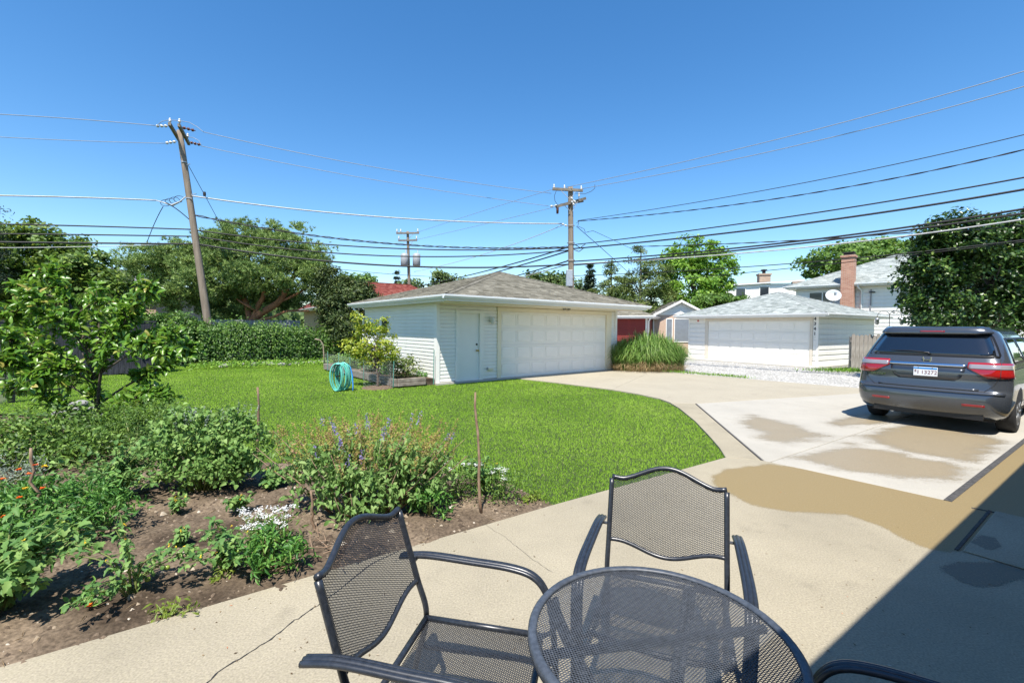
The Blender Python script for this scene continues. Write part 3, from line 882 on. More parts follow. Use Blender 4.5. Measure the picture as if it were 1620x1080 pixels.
def along(pxx, P0, ang, py=545):
    """distance along a wall from its corner P0 at which the photograph shows column pxx"""
    d = ray(pxx, py); dx, dy = math.cos(ang), math.sin(ang)
    # P0 + t*(dx,dy) = s*(d.x,d.y)
    den = dx * d.y - dy * d.x
    return (P0[1] * d.x - P0[0] * d.y) / den

def panel_door(parent, x0, x1, z1, ncol, nrow, yoff, name='garage_door'):
    h = z1 / nrow
    door = MB().box((x0, yoff, .012), (x1, yoff + .04, z1)).build(name, MT['dark'], parent)
    sec = MB().box((x0 + .004, yoff - .03, .004), (x1 - .004, yoff - .001, h - .012)).mesh('section'); sec.materials.append(MT['door_white'])
    w = (x1 - x0) / ncol
    pm = MB(); mx_, mz = .040, .075
    X0, X1, Z0, Z1 = mx_, w - mx_, mz, h - mz
    vs = []
    for ins_, yy in ((0, 0), (.014, .009), (.026, .009), (.046, 0.0)):
        vs += [(X0 + ins_, yy, Z0 + ins_), (X1 - ins_, yy, Z0 + ins_), (X1 - ins_, yy, Z1 - ins_), (X0 + ins_, yy, Z1 - ins_)]
    fs = []
    for k in range(3):
        for j in range(4):
            fs.append((k * 4 + j, k * 4 + (j + 1) % 4, k * 4 + 4 + (j + 1) % 4, k * 4 + 4 + j))
    fs.append((12, 13, 14, 15))
    pm.add([(x, y - .0095, z) for x, y, z in vs], fs)
    pmesh = pm.mesh('panel'); pmesh.materials.append(MT['door_white'])
    for r in range(nrow):
        o = bpy.data.objects.new('section', sec); COL.objects.link(o); o.parent = door; o.location = (0, 0, r * h + .012)
        for c in range(ncol):
            o = bpy.data.objects.new('panel', pmesh); COL.objects.link(o); o.parent = door
            o.location = (x0 + c * w, yoff - .03, r * h + .012)
    return door

# ------------------------------------------------------------------ the near garage
P1 = Vector((-2.21, 13.25)); A1 = R(38.8); W1 = 8.23; D1 = 5.6; HE1 = 2.44
g1 = thing('garage', 'large white vinyl sided garage with tan grey hip roof beyond the lawn', 'garage', (P1.x, P1.y, 0), A1)
MB().box((.02, .02, 0), (W1 - .02, D1, HE1)).build('wall', MT['white_vinyl'], g1)
MB().box((-.03, -.12, -.1), (W1 + .03, D1 + .05, .03)).build('footing', MT['apron'], g1)
t = [along(q, P1, A1) for q in (720.5, 725.5, 758, 763.5, 786, 791.5, 957.7, 965.5)]
dz = 2.06
for a, b_ in ((.10, t[0]), (t[3], t[4]), (t[7], W1 - .10)):
    siding(g1, 'front', a, b_, .05, HE1 - .12, .108, .018, MT['white_vinyl'], .030)
siding(g1, 'left', .10, D1 - .1, .05, HE1 - .12, .108, .018, MT['white_vinyl'], .030)
siding(g1, 'right', .10, D1 - .1, .05, HE1 - .12, .108, W1 - .018, MT['white_vinyl'], .030)
siding(g1, 'front', t[0], t[3], dz + .14, HE1 - .12, .108, .018, MT['white_vinyl'], .030)
for x, s in ((0, 1), (W1, -1)):
    mb = MB()
    xa, xb = sorted((x - s * .012, x + s * .095)); mb.box((xa, -.045, .03), (xb, .03, HE1 - .03))
    xa, xb = sorted((x - s * .0135, x + s * .02)); mb.box((xa, -.010, .03), (xb, .10, HE1 - .03))
    mb.build('corner_post', MT['white_paint'], g1)
# side door
fr = MB(); fr.box((t[0], -.05, .03), (t[1], .06, dz + .12)); fr.box((t[2], -.05, .03), (t[3], .06, dz + .12)); fr.box((t[1], -.048, dz + .02), (t[2], .06, dz + .12)); fr.box((t[1], -.05, .03), (t[2], .06, .06))
fr.build('door_frame', MT['white_paint'], g1)
dr = MB().box((t[1] + .005, .012, .065), (t[2] - .005, .05, dz + .015)).build('door', plain('white_steel_door', (.80, .79, .74), .4, var=.02, scale=3), g1)
MB().lathe([(.028, 0), (.028, .012), (.014, .02), (.014, .05), (.028, .06), (.030, .085), (.012, .1)][::-1], (0, 0, 0), 14, 'Y').build('knob', MT['brass'], dr, True).location = (t[2] - .09, -.09, .94)
MB().lathe([(.03, 0), (.032, .018), (.018, .022)], (0, 0, 0), 14, 'Y').build('deadbolt', MT['dark'], dr, True).location = (t[2] - .09, -.01, 1.13)
# overhead door
fr = MB(); fr.box((t[4], -.05, .03), (t[5], .06, 2.30)); fr.box((t[6], -.05, .03), (t[7], .06, 2.30)); fr.box((t[5], -.048, 2.18), (t[6], .06, 2.30))
fr.build('door_frame', MT['cream_paint'], g1)
panel_door(g1, t[5] + .01, t[6] - .01, 2.175, 8, 4, .03)
MB().box((t[4], -.006, 2.302), (t[7], .03, HE1 - .06)).build('frieze_board', MT['cream_paint'], g1)
MB().box((.1, -.055, HE1 - .115), (W1 - .1, .02, HE1 - .057)).build('frieze_board', MT['cream_paint'], g1)
# soffit and roof
x0, x1, y0, y1 = -.37, W1 + .37, -1.2, D1 + .37
MB().box((x0 + .03, y0 + .03, HE1 - .055), (x1 - .03, y1 - .03, HE1 - .03)).build('soffit', MT['cream_paint'], g1)
MB().box((x0 + .10, y0 + .16, HE1 - .10), (x1 - .10, y0 + .30, HE1 - .056)).build('soffit_board', MT['cream_paint'], g1)
ap = at(773, 433, 18.9)
cx, cy = (x0 + x1) / 2, (y0 + y1) / 2
hip_roof(g1, x0, x1, y0, y1, HE1 + .10, [(cx, cy, 3.80)], MT['shingle_tan'], MT['shingle_tan'], 3)
gutters(g1, x0, x1, y0, y1, HE1 + .085, MT['gutter'], MT['gutter'])
MB().tube([(x0 + .05, y1 - .15, HE1 - .02), (x0 + .05, y1 - .15, HE1 - .12), (x0 + .2, y1 - .25, HE1 - .30), (-.06, y1 - .42, HE1 - .42), (-.06, y1 - .42, .1)], .04, 8).build('downspout', MT['gutter'], g1, True)
# lamps and fittings
lx = along(776, P1, A1); fx = along(892, P1, A1, 495); vx = along(775, P1, A1, 585)
lo = MB(); lo.lathe([(.07, 0), (.07, .02), (.04, .03), (.04, .06)][::-1], (lx, -.055, 1.95), 14, 'Y').build('wall_lamp', MT['white_paint'], g1, True)
lm = MB(); lm.lathe([(.03, -.16), (.075, -.12), (.085, -.02), (.075, .03), (.05, .05)], (lx, -.11, 1.94), 14)
lamp_glass = lm.build('lamp_glass', plain('ribbed_lamp_glass', (.62, .64, .62), .15, var=.1, scale=40), g1, True)
fl = MB(); fl.lathe([(.05, 0), (.05, .03)][::-1], (fx, -.036, 2.36), 12, 'Y'); fl.tube([(fx, -.04, 2.36), (fx - .09, -.12, 2.36)], .012, 6); fl.tube([(fx, -.04, 2.36), (fx + .09, -.12, 2.36)], .012, 6)
fl.build('flood_lamp_bracket', MT['cream_paint'], g1, True)
for s in (-1, 1):
    MB().lathe([(.02, 0), (.035, .03), (.055, .11), (.05, .115)][::-1], (fx + s * .11, -.22, 2.34), 12, 'Y').build('flood_lamp', plain('flood_lamp_housing', (.35, .32, .26), .5), g1, True)
vb = MB().box((vx - .10, -.09, .30), (vx + .08, .015, .38)).build('outlet_box', MT['cream_paint'], g1, bevel=.01)
MB().box((vx - .13, -.05, .33), (vx - .10, .01, .40)).build('outlet_cover', MT['grey_metal'], g1)
# small window on the garden side
wy = 3.3
wf = MB().box((-.03, wy, 1.35), (.03, wy + .62, 1.98)).build('window_frame', MT['white_paint'], g1)
MB().box((-.034, wy + .06, 1.41), (-.02, wy + .56, 1.92)).build('pane', MT['glass_dark'], wf)

# ------------------------------------------------------------------ the garage across the alley
P2 = Vector((10.12, 26.07)); A2 = R(-56.6); W2 = 6.66; D2 = 6.4; HE2 = 2.32
g2 = thing('garage', 'small white garage with pale grey roof and paneled door across the gravel alley', 'garage', (P2.x, P2.y, 0), A2)
MB().box((.02, .02, 0), (W2 - .02, D2, HE2)).build('wall', MT['white_paint'], g2)
MB().box((-.1, -1.0, -.1), (W2 + .3, D2, .03)).build('apron', MT['apron'], g2)
t = [along(q, P2, A2) for q in (1115, 1120, 1281, 1285.5)]
siding(g2, 'front', .08, t[0], .04, HE2, .245, .018, MT['white_paint'], .036)
siding(g2, 'front', t[3] + .02, W2 - .08, .04, HE2 - .95, .245, .018, MT['white_paint'], .036)
siding(g2, 'right', .08, D2 - .1, .04, HE2, .245, W2 - .018, MT['white_paint'], .036)
MB().box((t[3] + .02, -.012, HE2 - .95), (W2 - .02, .02, HE2)).build('number_board', MT['white_paint'], g2)
for x, s in ((0, 1), (W2, -1)):
    mb = MB(); xa, xb = sorted((x - s * .014, x + s * .075)); mb.box((xa, -.016, .03), (xb, .075, HE2)); mb.build('corner_post', MT['white_paint'], g2)
trim2 = plain('beige_door_trim', (.66, .60, .50), .6, var=.04, scale=6)
fr = MB(); fr.box((t[0], -.02, .03), (t[1], .06, 2.2)); fr.box((t[2], -.02, .03), (t[3], .06, 2.2)); fr.box((t[1], -.018, 2.08), (t[2], .06, 2.2)); fr.build('door_frame', trim2, g2)
MB().box((t[0], -.01, 2.202), (t[3], .03, HE2)).build('header_board', trim2, g2)
panel_door(g2, t[1] + .01, t[2] - .01, 2.075, 8, 4, .03)
x0, x1, y0, y1 = -.5, W2 + .5, -.5, D2 + .5
MB().box((x0 + .03, y0 + .03, HE2 - .03), (x1 - .03, y1 - .03, HE2 - .005)).build('soffit', trim2, g2)
hip_roof(g2, x0, x1, y0, y1, HE2 + .10, [((x0 + x1) / 2, (y0 + y1) / 2, 3.72)], MT['shingle_blue'], MT['shingle_blue'], 5)
gutters(g2, x0, x1, y0, y1, HE2 + .085, MT['gutter'], MT['gutter'])
nx_ = (t[3] + W2) / 2 - .02
def text_mesh(name, body, size, mat, parent, loc, rot, ext=.003, align='CENTER', bold=0.0):
    cu = bpy.data.curves.new(name, 'FONT'); cu.body = body; cu.size = size; cu.extrude = ext; cu.align_x = align; cu.align_y = 'CENTER'; cu.offset = bold
    tmp = bpy.data.objects.new(name, cu)
    me = bpy.data.meshes.new_from_object(tmp); bpy.data.objects.remove(tmp); bpy.data.curves.remove(cu)
    o = link(name, me, mat, parent); o.location = loc; o.rotation_euler = rot
    return o
for i, ch in enumerate('4341'):
    text_mesh('house_number', ch, .19, MT['black_metal'], g2, (nx_, -.018, 2.16 - i * .225), (PI / 2, 0, 0), bold=.006)
MB().lathe([(.03, 0), (.05, .03), (.045, .09)][::-1], (.62, -.10, 2.12), 10, 'Y').build('wall_lamp', plain('red_lamp', (.5, .06, .03), .4), g2, True)

# ------------------------------------------------------------------ generic background house
def brickmat(name, c1, c2, mortar, scale=1.0):
    m, nt, b = newmat(name); N = nt.nodes; Lk = nt.links
    tc = N.new('ShaderNodeTexCoord'); mp = N.new('ShaderNodeMapping'); mp.inputs['Rotation'].default_value = (PI / 2, 0, 0)
    sp = N.new('ShaderNodeSeparateXYZ'); cb = N.new('ShaderNodeCombineXYZ'); ad = N.new('ShaderNodeMath'); ad.operation = 'ADD'
    Lk.new(tc.outputs['Object'], sp.inputs[0]); Lk.new(sp.outputs[0], ad.inputs[0]); Lk.new(sp.outputs[1], ad.inputs[1]); Lk.new(ad.outputs[0], cb.inputs[0]); Lk.new(sp.outputs[2], cb.inputs[1])
    br = N.new('ShaderNodeTexBrick'); br.inputs['Scale'].default_value = scale
    br.inputs['Color1'].default_value = rgb(c1); br.inputs['Color2'].default_value = rgb(c2); br.inputs['Mortar'].default_value = rgb(mortar)
    br.inputs['Mortar Size'].default_value = .008; br.inputs['Brick Width'].default_value = .21; br.inputs['Row Height'].default_value = .07
    Lk.new(cb.outputs[0], br.inputs['Vector']); Lk.new(br.outputs[0], b.inputs['Base Color']); b.inputs['Roughness'].default_value = .9
    return m
MT['bricks_red'] = brickmat('far_red_brick', (.36, .14, .08), (.48, .24, .155), (.42, .36, .30))
MT['bricks_yellow'] = brickmat('far_yellow_brick', (.46, .30, .12), (.58, .41, .20), (.45, .38, .28))
MT['bricks_tan'] = brickmat('far_tan_brick', (.33, .22, .15), (.42, .31, .22), (.40, .35, .30))

def window(parent, x, z, w, h, y=-.02, glass='glass_dark', mull=1, face='front'):
    def B(lo, hi):
        if face == 'front': return lo, hi
    fr = MB(); e = .06
    fr.box((x - e, y - .03, z - e), (x, y + .03, z + h + e)); fr.box((x + w, y - .03, z - e), (x + w + e, y + .03, z + h + e))
    fr.box((x, y - .028, z - e), (x + w, y + .03, z)); fr.box((x, y - .028, z + h), (x + w, y + .03, z + h + e))
    for k in range(1, mull): fr.box((x + w * k / mull - .03, y - .026, z), (x + w * k / mull + .03, y + .03, z + h))
    f = fr.build('window', MT['white_paint'], parent)
    MB().box((x, y - .012, z), (x + w, y + .012, z + h)).build('pane', MT[glass], f)
    return f

# raised house with the chimney, behind the alley garage
HP = Vector((18.95, 30.5)); HA = R(-45)
h1 = thing('house', 'white sided raised house with grey green roof behind the alley garage', 'house', (HP.x, HP.y, 0), HA)
MB().box((0, .02, 1.0), (13, 9, 4.45)).build('wall', MT['white_paint'], h1)
MB().box((-.02, 0, -.1), (13.02, 9.02, 1.0)).build('foundation', MT['bricks_red'], h1)
siding(h1, 'front', .06, 12.9, 1.0, 4.4, .23, .018, MT['white_paint'], .036)
MB().box((-.5, -.55, 4.38), (13.5, 9.5, 4.44)).build('soffit', MT['cream_paint'], h1)
hip_roof(h1, -.5, 13.5, -.55, 9.5, 4.52, [(4.6, 4.5, 6.65), (8.6, 4.5, 6.65)], MT['shingle_blue'], MT['shingle_blue'], 7)
gutters(h1, -.5, 13.5, -.55, 9.5, 4.51, MT['gutter'], MT['gutter'], 'fl')
t0 = along(1281, HP, HA, 470); t1_ = along(1322, HP, HA, 470)
window(h1, t0, 3.45, t1_ - t0, .55 if False else .62, -.01, 'glass_dark', 2)
c0 = along(1333, HP, HA, 470); c1 = along(1353.5, HP, HA, 470)
ch = MB().box((c0, -.75, -.1), (c1, -.06, 6.12)).box((c0 - .05, -.80, 6.12), (c1 + .05, -.01, 6.24)).build('chimney', MT['bricks_red'], h1)
MB().box((c0 + .1, -.65, 6.24), (c1 - .1, -.15, 6.38)).box((c0 + .03, -.72, 6.38), (c1 - .03, -.08, 6.43)).build('chimney_cap', MT['dark'], ch)
dx = along(1359, HP, HA, 470)
MB().tube([(dx, -.55, 4.40), (dx, -.5, 4.28), (dx + .12, -.1, 4.1), (dx + .12, -.06, 3.9), (dx + .12, -.06, .4)], .05, 8).build('downspout', MT['gutter'], h1, True)
dx = along(1378, HP, HA, 470)
MB().bar((dx, -.05, 2.3), (dx, -.05, 4.15), .05).build('meter_pipe', plain('grey_conduit', (.25, .25, .26), .5), h1)
MB().box((dx - .1, -.16, 3.95), (dx + .2, -.04, 4.0)).build('service_bracket', MT['dark'], h1)

# house with the white upper storey and brown roofs
DP = at(1147, 520, 44); h2 = thing('house', 'distant house with white upper storey, brown roof and small brick chimney', 'house', (DP.x, DP.y, 0), R(-12))
MB().box((0, 0, 0), (6.6, 5, 6.0)).build('wall', MT['white_paint'], h2)
siding(h2, 'front', 0, 6.6, 3.2, 5.98, .24, .0, MT['white_paint'], .03)
shed = MB().add([(-.2, -.3, 5.80), (6.7, -.3, 6.20), (6.7, 5.2, 6.6), (-.2, 5.2, 6.2), (-.2, -.3, 5.90), (6.7, -.3, 6.30), (6.7, 5.2, 6.72), (-.2, 5.2, 6.32)],
                [(3, 2, 1, 0), (4, 5, 6, 7), (0, 1, 5, 4), (1, 2, 6, 5), (2, 3, 7, 6), (3, 0, 4, 7)]).build('roof', MT['gutter'], h2)
shingles('shingles', [[(-.2, -.28, 5.92), (6.7, -.28, 6.32), (6.7, 5.2, 6.74), (-.2, 5.2, 6.34)]], MT['shingle_brown'], shed, .2, 4)
window(h2, 3.0, 4.85, .75, .85, -.05, 'glass_dark'); window(h2, .9, 4.7, .8, .85, -.05, 'glass_dark')
chm = MB().box((3.3, 1.2, 5.6), (4.3, 2.0, 6.95)).box((3.22, 1.12, 6.95), (4.38, 2.08, 7.1)).build('chimney', MT['bricks_tan'], h2)
MB().lathe([(.16, 0), (.16, .3), (.30, .34), (.30, .40), (.05, .46)], (3.8, 1.6, 7.1), 10).build('flue_cap', MT['dark'], chm)
ro = MB().add([(-1.6, -1.5, 3.3), (-1.6, 6, 3.3), (-1.6, 2.2, 5.75), (.2, -1.5, 3.3), (.2, 6, 3.3), (.2, 2.2, 5.75)], [(0, 1, 2), (5, 4, 3), (0, 2, 5, 3), (2, 1, 4, 5), (1, 0, 3, 4)]).build('roof', MT['shingle_brown'], h2, fix=True)
shingles('shingles', [[(-1.6, -1.5, 3.31), (.2, -1.5, 3.31), (.2, 2.2, 5.76), (-1.6, 2.2, 5.76)]], MT['shingle_brown'], ro, .2, 6)
ro = MB().add([(6.2, -1.2, 3.6), (11.6, -1.2, 3.6), (11.0, 3.4, 6.6), (6.9, 3.4, 6.45), (6.2, 5, 3.6), (11.6, 5, 3.6)], [(0, 1, 2, 3), (1, 5, 2), (0, 3, 4), (3, 2, 5, 4), (0, 4, 5, 1)]).build('roof', MT['shingle_brown'], h2, fix=True)
shingles('shingles', [[(6.2, -1.2, 3.61), (11.6, -1.2, 3.61), (11.0, 3.4, 6.61), (6.9, 3.4, 6.46)]], MT['shingle_brown'], ro, .2, 7)
MB().box((8.9, 2.2, 6.0), (9.35, 2.6, 6.4)).build('roof_vent', MT['bricks_tan'], ro)

# little gabled house
GP = at(1033, 520, 30); h3 = thing('house', 'little gabled house with beige wall and white framed window beyond the ornamental grass', 'house', (GP.x, GP.y, 0), R(-6))
MB().box((0, 0, 0), (4.6, 6, 2.75)).build('wall', MT['beige_siding'], h3)
MB().add([(0, .01, 2.75), (4.6, .01, 2.75), (2.3, .01, 3.72), (0, .2, 2.75), (4.6, .2, 2.75), (2.3, .2, 3.72)], [(0, 1, 2), (5, 4, 3), (0, 3, 4, 1), (1, 4, 5, 2), (2, 5, 3, 0)]).build('gable', MT['white_paint'], h3)
for k in range(4):
    zz = 2.78 + k * .22; xx = (zz - 2.75) / .97 * 2.3 + .1
    MB().box((xx, -.03, zz), (4.6 - xx, .009, zz + .19)).build('siding_board', MT['white_paint'], h3)
rf = MB()
for s in (-1, 1):
    p = [(2.3, -.45, 3.80), (2.3 + s * 2.75, -.45, 2.64), (2.3 + s * 2.75, 6.3, 2.64), (2.3, 6.3, 3.80)]
    q = [(a, b_, c - .16) for a, b_, c in p]
    rf.add(p + q, [(0, 1, 2, 3), (7, 6, 5, 4), (0, 4, 5, 1), (1, 5, 6, 2), (2, 6, 7, 3), (3, 7, 4, 0)])
rfo = rf.build('roof', MT['white_paint'], h3, fix=True)
shingles('shingles', [[(2.3 - 2.75, -.40, 2.655), (2.3 - 2.75, 6.3, 2.655), (2.3, 6.3, 3.815), (2.3, -.40, 3.815)]], MT['shingle_tan'], rfo, .18, 8)
window(h3, 1.15, .9, .45, 1.55, -.03, 'blind', 1); window(h3, 1.85, .9, 1.35, 1.55, -.03, 'blind', 1); window(h3, 3.4, .9, .45, 1.55, -.03, 'glass_dark', 1)
MB().box((-.02, -.04, 0), (.10, .06, 2.7)).build('corner_post', MT['white_paint'], h3)
h3.scale = (.75, .75, .93)

# red sided shed
RP = at(968, 520, 27.5); h4 = thing('garage', 'dark red sided garage with tan roof just right of the large white garage', 'garage', (RP.x - 2.45, RP.y + 1.2, 0), R(-22))
MB().box((0, .02, 0), (4.75, 5, 2.38)).build('wall', MT['red_siding'], h4)
siding(h4, 'front', 0, 4.68, .05, 2.32, .14, .018, MT['red_siding'], .018)
MB().box((4.66, -.03, 0), (4.77, .06, 2.38)).build('corner_post', MT['white_paint'], h4)
hip_roof(h4, -.4, 5.15, -.5, 5.4, 2.42, [(2.4, 2.5, 3.4)], MT['shingle_tan'], MT['shingle_tan'], 12)
gutters(h4, -.4, 5.15, -.5, 5.4, 2.41, MT['gutter'], MT['gutter'], 'fr')
MB().tube([(5.0, -.5, 2.3), (4.85, -.12, 2.1), (4.85, -.1, .1)], .045, 8).build('downspout', MT['gutter'], h4, True)

# house with the red roof behind the pine
YP = Vector((-13.4, 31.8)); h5 = thing('house', 'yellow brick house with long red shingle roof behind the spreading pine', 'house', (YP.x, YP.y, 0), R(33))
MB().box((0, 0, 0), (10.5, 7, 2.9)).build('wall', MT['bricks_yellow'], h5)
hip_roof(h5, -.5, 11.0, -.6, 7.6, 2.95, [(3.0, 3.5, 5.25), (7.8, 3.5, 5.25)], MT['shingle_red'], MT['shingle_red'], 14, row=.18)
gutters(h5, -.5, 11.0, -.6, 7.6, 2.94, MT['gutter'], MT['gutter'], 'fl')
window(h5, 4.0, 1.0, 1.5, 1.2, -.02, 'glass_dark', 2); window(h5, 7.2, .9, 1.6, 1.3, -.02, 'blind', 2); window(h5, 1.2, 1.0, 1.2, 1.2, -.02, 'glass_dark', 2)
MB().box((6.0, -.05, .1), (6.9, .0, 2.1)).build('door', MT['white_paint'], h5)
# house on the far left
LP = Vector((-32.5, 24.5)); h6 = thing('house', 'brick house with grey hip roof behind the trees at far left', 'house', (LP.x, LP.y, 0), R(18))
MB().box((0, 0, 0), (11.2, 8, 4.0)).build('wall', MT['bricks_tan'], h6)
hip_roof(h6, -.6, 11.8, -.6, 8.6, 4.05, [(4.2, 4, 5.4), (7.6, 4, 5.4)], MT['shingle_grey'], MT['shingle_grey'], 15, row=.2)
gutters(h6, -.6, 11.8, -.6, 8.6, 4.04, MT['gutter'], MT['gutter'], 'fr')
window(h6, 8.6, 2.2, 1.8, 1.3, -.02, 'glass_dark', 2); window(h6, 4.0, 2.2, 1.8, 1.3, -.02, 'glass_dark', 2)

# ------------------------------------------------------------------ the house behind the lens, which shades the patio
h7 = thing('house', 'brick house just outside the right edge, its eave shading the patio', 'house', (GY.x * W_IN, GY.y * W_IN, 0), GA)
MB().box((-7, -8, -.1), (14, 0, 2.75)).build('wall', MT['bricks_tan'], h7)
MB().add([(-7.5, -8.5, 2.78), (14, -8.5, 2.78), (14, .31, 2.78), (-7.5, .31, 2.78), (-3, -4, 4.6), (10, -4, 4.6)],
         [(3, 2, 1, 0), (0, 1, 5, 4), (1, 2, 5), (2, 3, 4, 5), (3, 0, 4)]).build('roof', MT['shingle_brown'], h7, fix=True)
window(h7, 1.8, .9, 1.6, 1.3, .02, 'glass_dark', 2)

# ================================================================== poles and wires
def insulator(parent, loc, mat, h=.16, r=.055):
    MB().lathe([(.018, -.12), (.018, 0), (r, .01), (r, .05), (r * .6, .06), (r * .85, .09), (r * .5, h)], (0, 0, 0), 10).build('insulator', mat, parent, True).location = loc

def pole(name, label, base, top, r0, r1):
    t = thing(name, label, 'utility pole', base, 0, 'utility poles')
    b = Vector(base); v = Vector(top) - b
    n = 14
    MB().tube([v * (i / n) for i in range(n + 1)], [r0 + (r1 - r0) * i / n for i in range(n + 1)], 14).build('post', MT['wood_pole'], t, True)
    return t, v

# left leaning pole
LD = 20.0
lb_ = at(334, 545, LD); lt_ = at(284, 207, LD)
vv = (lt_ - lb_); k = lb_.z / vv.z; lbase = lb_ - vv * k
pl, v = pole('utility_pole', 'tall leaning wooden utility pole in front of the spreading pine', lbase - vv.normalized() * .2, lt_, .165, .11)
def L(pxx, pyy, d=LD): return at(pxx, pyy, d) - pl.location
for i, (a, b_, s) in enumerate((((268, 196), (286, 226), -.16), ((283, 198), (299, 228), .16))):
    p = at(a[0], a[1], LD + s - .75) - pl.location; q = at(b_[0], b_[1], LD + s + .75) - pl.location
    MB().bar(p, q, .10, .13).build('crossarm', MT['wood_arm'], pl)
insulator(pl, L(269, 193, LD - .75), MT['porcelain']); insulator(pl, L(284, 194, LD - .75), MT['porcelain'])
insulator(pl, L(297, 217, LD + .4), MT['porcelain'])
for (pts, mt, sgn) in (([(247, 199.5), (266, 199.5)], 'porcelain', 0), ([(289, 202), (309, 207)], 'porcelain_brown', 0), ([(262, 226.5), (279, 224)], 'porcelain', 1), ([(301, 225.5), (318, 229.5)], 'porcelain_brown', 1)):
    a = L(*pts[0], LD - .7 + 1.2 * sgn); b_ = L(*pts[1], LD - .7 + 1.2 * sgn)
    n = 12; rad = [.02 if i % 4 in (0, 3) else .062 for i in range(n + 1)]
    MB().tube([a.lerp(b_, i / n) for i in range(n + 1)], rad, 8).build('strain_insulator', MT[mt], pl, True)
for (y, dxx) in ((258, -5), (262, 4), (309, 6), (315, -6)):
    c = L(290 + (y - 207) * .15, y); MB().bar(c + Vector((0, -.1, 0)), c + Vector((dxx * .04, -.14, .02)), .03).build('bolt', MT['grey_metal'], pl)
# jumper loops
def arc(pts, d): 
    P = [L(a, b_, d) for a, b_ in pts]; out = []
    for i in range(len(P) - 1):
        for k in range(5): out.append(P[i].lerp(P[i + 1], k / 5))
    return out + [P[-1]]
MB().tube(arc([(249, 198), (256, 192.5), (266, 190), (284, 191), (300, 194), (312, 201), (322, 209)], LD - .75), .012, 5).build('jumper', MT['cable_thin'], pl, True)
MB().tube(arc([(298, 217), (306, 218), (315, 223), (318, 230)], LD + .3), .012, 5).build('jumper', MT['cable_thin'], pl, True)
rr = random.Random(4)
for kx in range(4):
    c = L(262 + kx * 7, 321 - kx * 2)
    MB().tube([c + Vector((.22 * math.cos(a), 0, .14 * math.sin(a))) for a in np.linspace(0, 5.4, 16)], .012, 5).build('wire_loop', MT['cable_black'], pl, True)
MB().tube([L(247, 317), L(260, 321), L(272, 325), L(285, 319), L(294, 311)], [.02, .03, .05, .03, .02], 6).build('splice', MT['cable_grey'], pl, True)
MB().lathe([(.05, -.09), (.06, 0), (.05, .09)], (0, 0, 0), 8).build('guy_insulator', MT['dark'], pl).location = L(323.5, 307)

# centre pole with two crossarms
CD = 24.0
cb_ = at(905, 520, CD); ct_ = at(902.5, 296, CD); cbase = Vector((cb_.x, cb_.y, -.1))
pc, v = pole('utility_pole', 'upright wooden utility pole with two crossarms behind the large garage', cbase, ct_, .17, .13)
def Cc(pxx, pyy, d=CD): return at(pxx, pyy, d) - pc.location
MB().bar(Cc(874, 299, CD - .2), Cc(922, 301.5, CD - .2), .11, .13).build('crossarm', MT['wood_arm'], pc)
MB().bar(Cc(880, 327, CD - .75), Cc(926, 314, CD + .5), .12, .14).build('crossarm', MT['wood_arm'], pc)
MB().bar(Cc(887, 324.5, CD - .5), Cc(922, 318, CD + .6), .10, .13).build('crossarm', MT['wood_arm'], pc)
for a, b_ in (((888, 302), (900, 314)), ((910, 303), (905, 312)), ((893, 325), (902, 334)), ((914, 319), (906, 334))):
    MB().bar(Cc(*a, CD - .24), Cc(*b_, CD - .22), .04, .02).build('brace', MT['grey_metal'], pc)
for q in ((876.5, 297.5), (893, 298.5), (919.5, 300), ): insulator(pc, Cc(q[0], q[1], CD - .2), MT['porcelain'], .2)
insulator(pc, Cc(916, 311, CD + .2), MT['porcelain'], .2)
for a, b_ in (((870, 326.5), (884, 325)), ((903, 312), (912, 322)), ((904, 318), (909, 326)), ((889, 354), (898, 358))):
    n = 8; p = Cc(*a, CD - .3); q = Cc(*b_, CD - .3)
    MB().tube([p.lerp(q, i / n) for i in range(n + 1)], [.02 if i % 4 in (0, 3) else .06 for i in range(n + 1)], 8).build('strain_insulator', MT['porcelain'], pc, True)
MB().lathe([(.06, -.22), (.07, 0), (.05, .2)], (0, 0, 0), 8).build('fuse_cutout', MT['porcelain_brown'], pc, True).location = Cc(882, 331, CD - .7)
MB().box((-.17, -.14, -.42), (.17, .05, .42)).build('equipment_box', MT['grey_metal'], pc, bevel=.02).location = Cc(900.5, 440, CD - .22)
def carc(pts, d, r=.012, mat='cable_black'):
    P = [Cc(a, b_, d) for a, b_ in pts]; out = []
    for i in range(len(P) - 1):
        for k in range(4): out.append(P[i].lerp(P[i + 1], k / 4))
    MB().tube(out + [P[-1]], r, 5).build('jumper', MT[mat], pc, True)
carc([(880, 302), (877, 310), (878, 318), (882, 324)], CD - .3); carc([(910, 306), (925, 307), (935, 303), (941, 298), (941, 292)], CD - .3)
carc([(908, 386), (918, 392), (926, 386)], CD - .2, .02); carc([(908, 395), (916, 398), (924, 392)], CD - .2, .02)
carc([(912, 353), (916, 350), (914, 358), (924, 362), (926, 368), (938, 365)], CD - .2)
for k in range(5):
    zz = ct_.z - 2.0 - k * .9
    MB().tube([Vector((.22 * math.cos(a), .22 * math.sin(a), zz + .1 * a / 6 - pc.location.z)) + (v * ((zz + .1) / (v.z))) * Vector((1, 1, 0)) if False else Vector((.2 * math.cos(a), .2 * math.sin(a), zz + .1)) + Vector((v.x * (zz / v.z), v.y * (zz / v.z), 0)) for a in np.linspace(0, 2 * PI, 12)], .015, 5).build('band', MT['grey_metal'], pc)

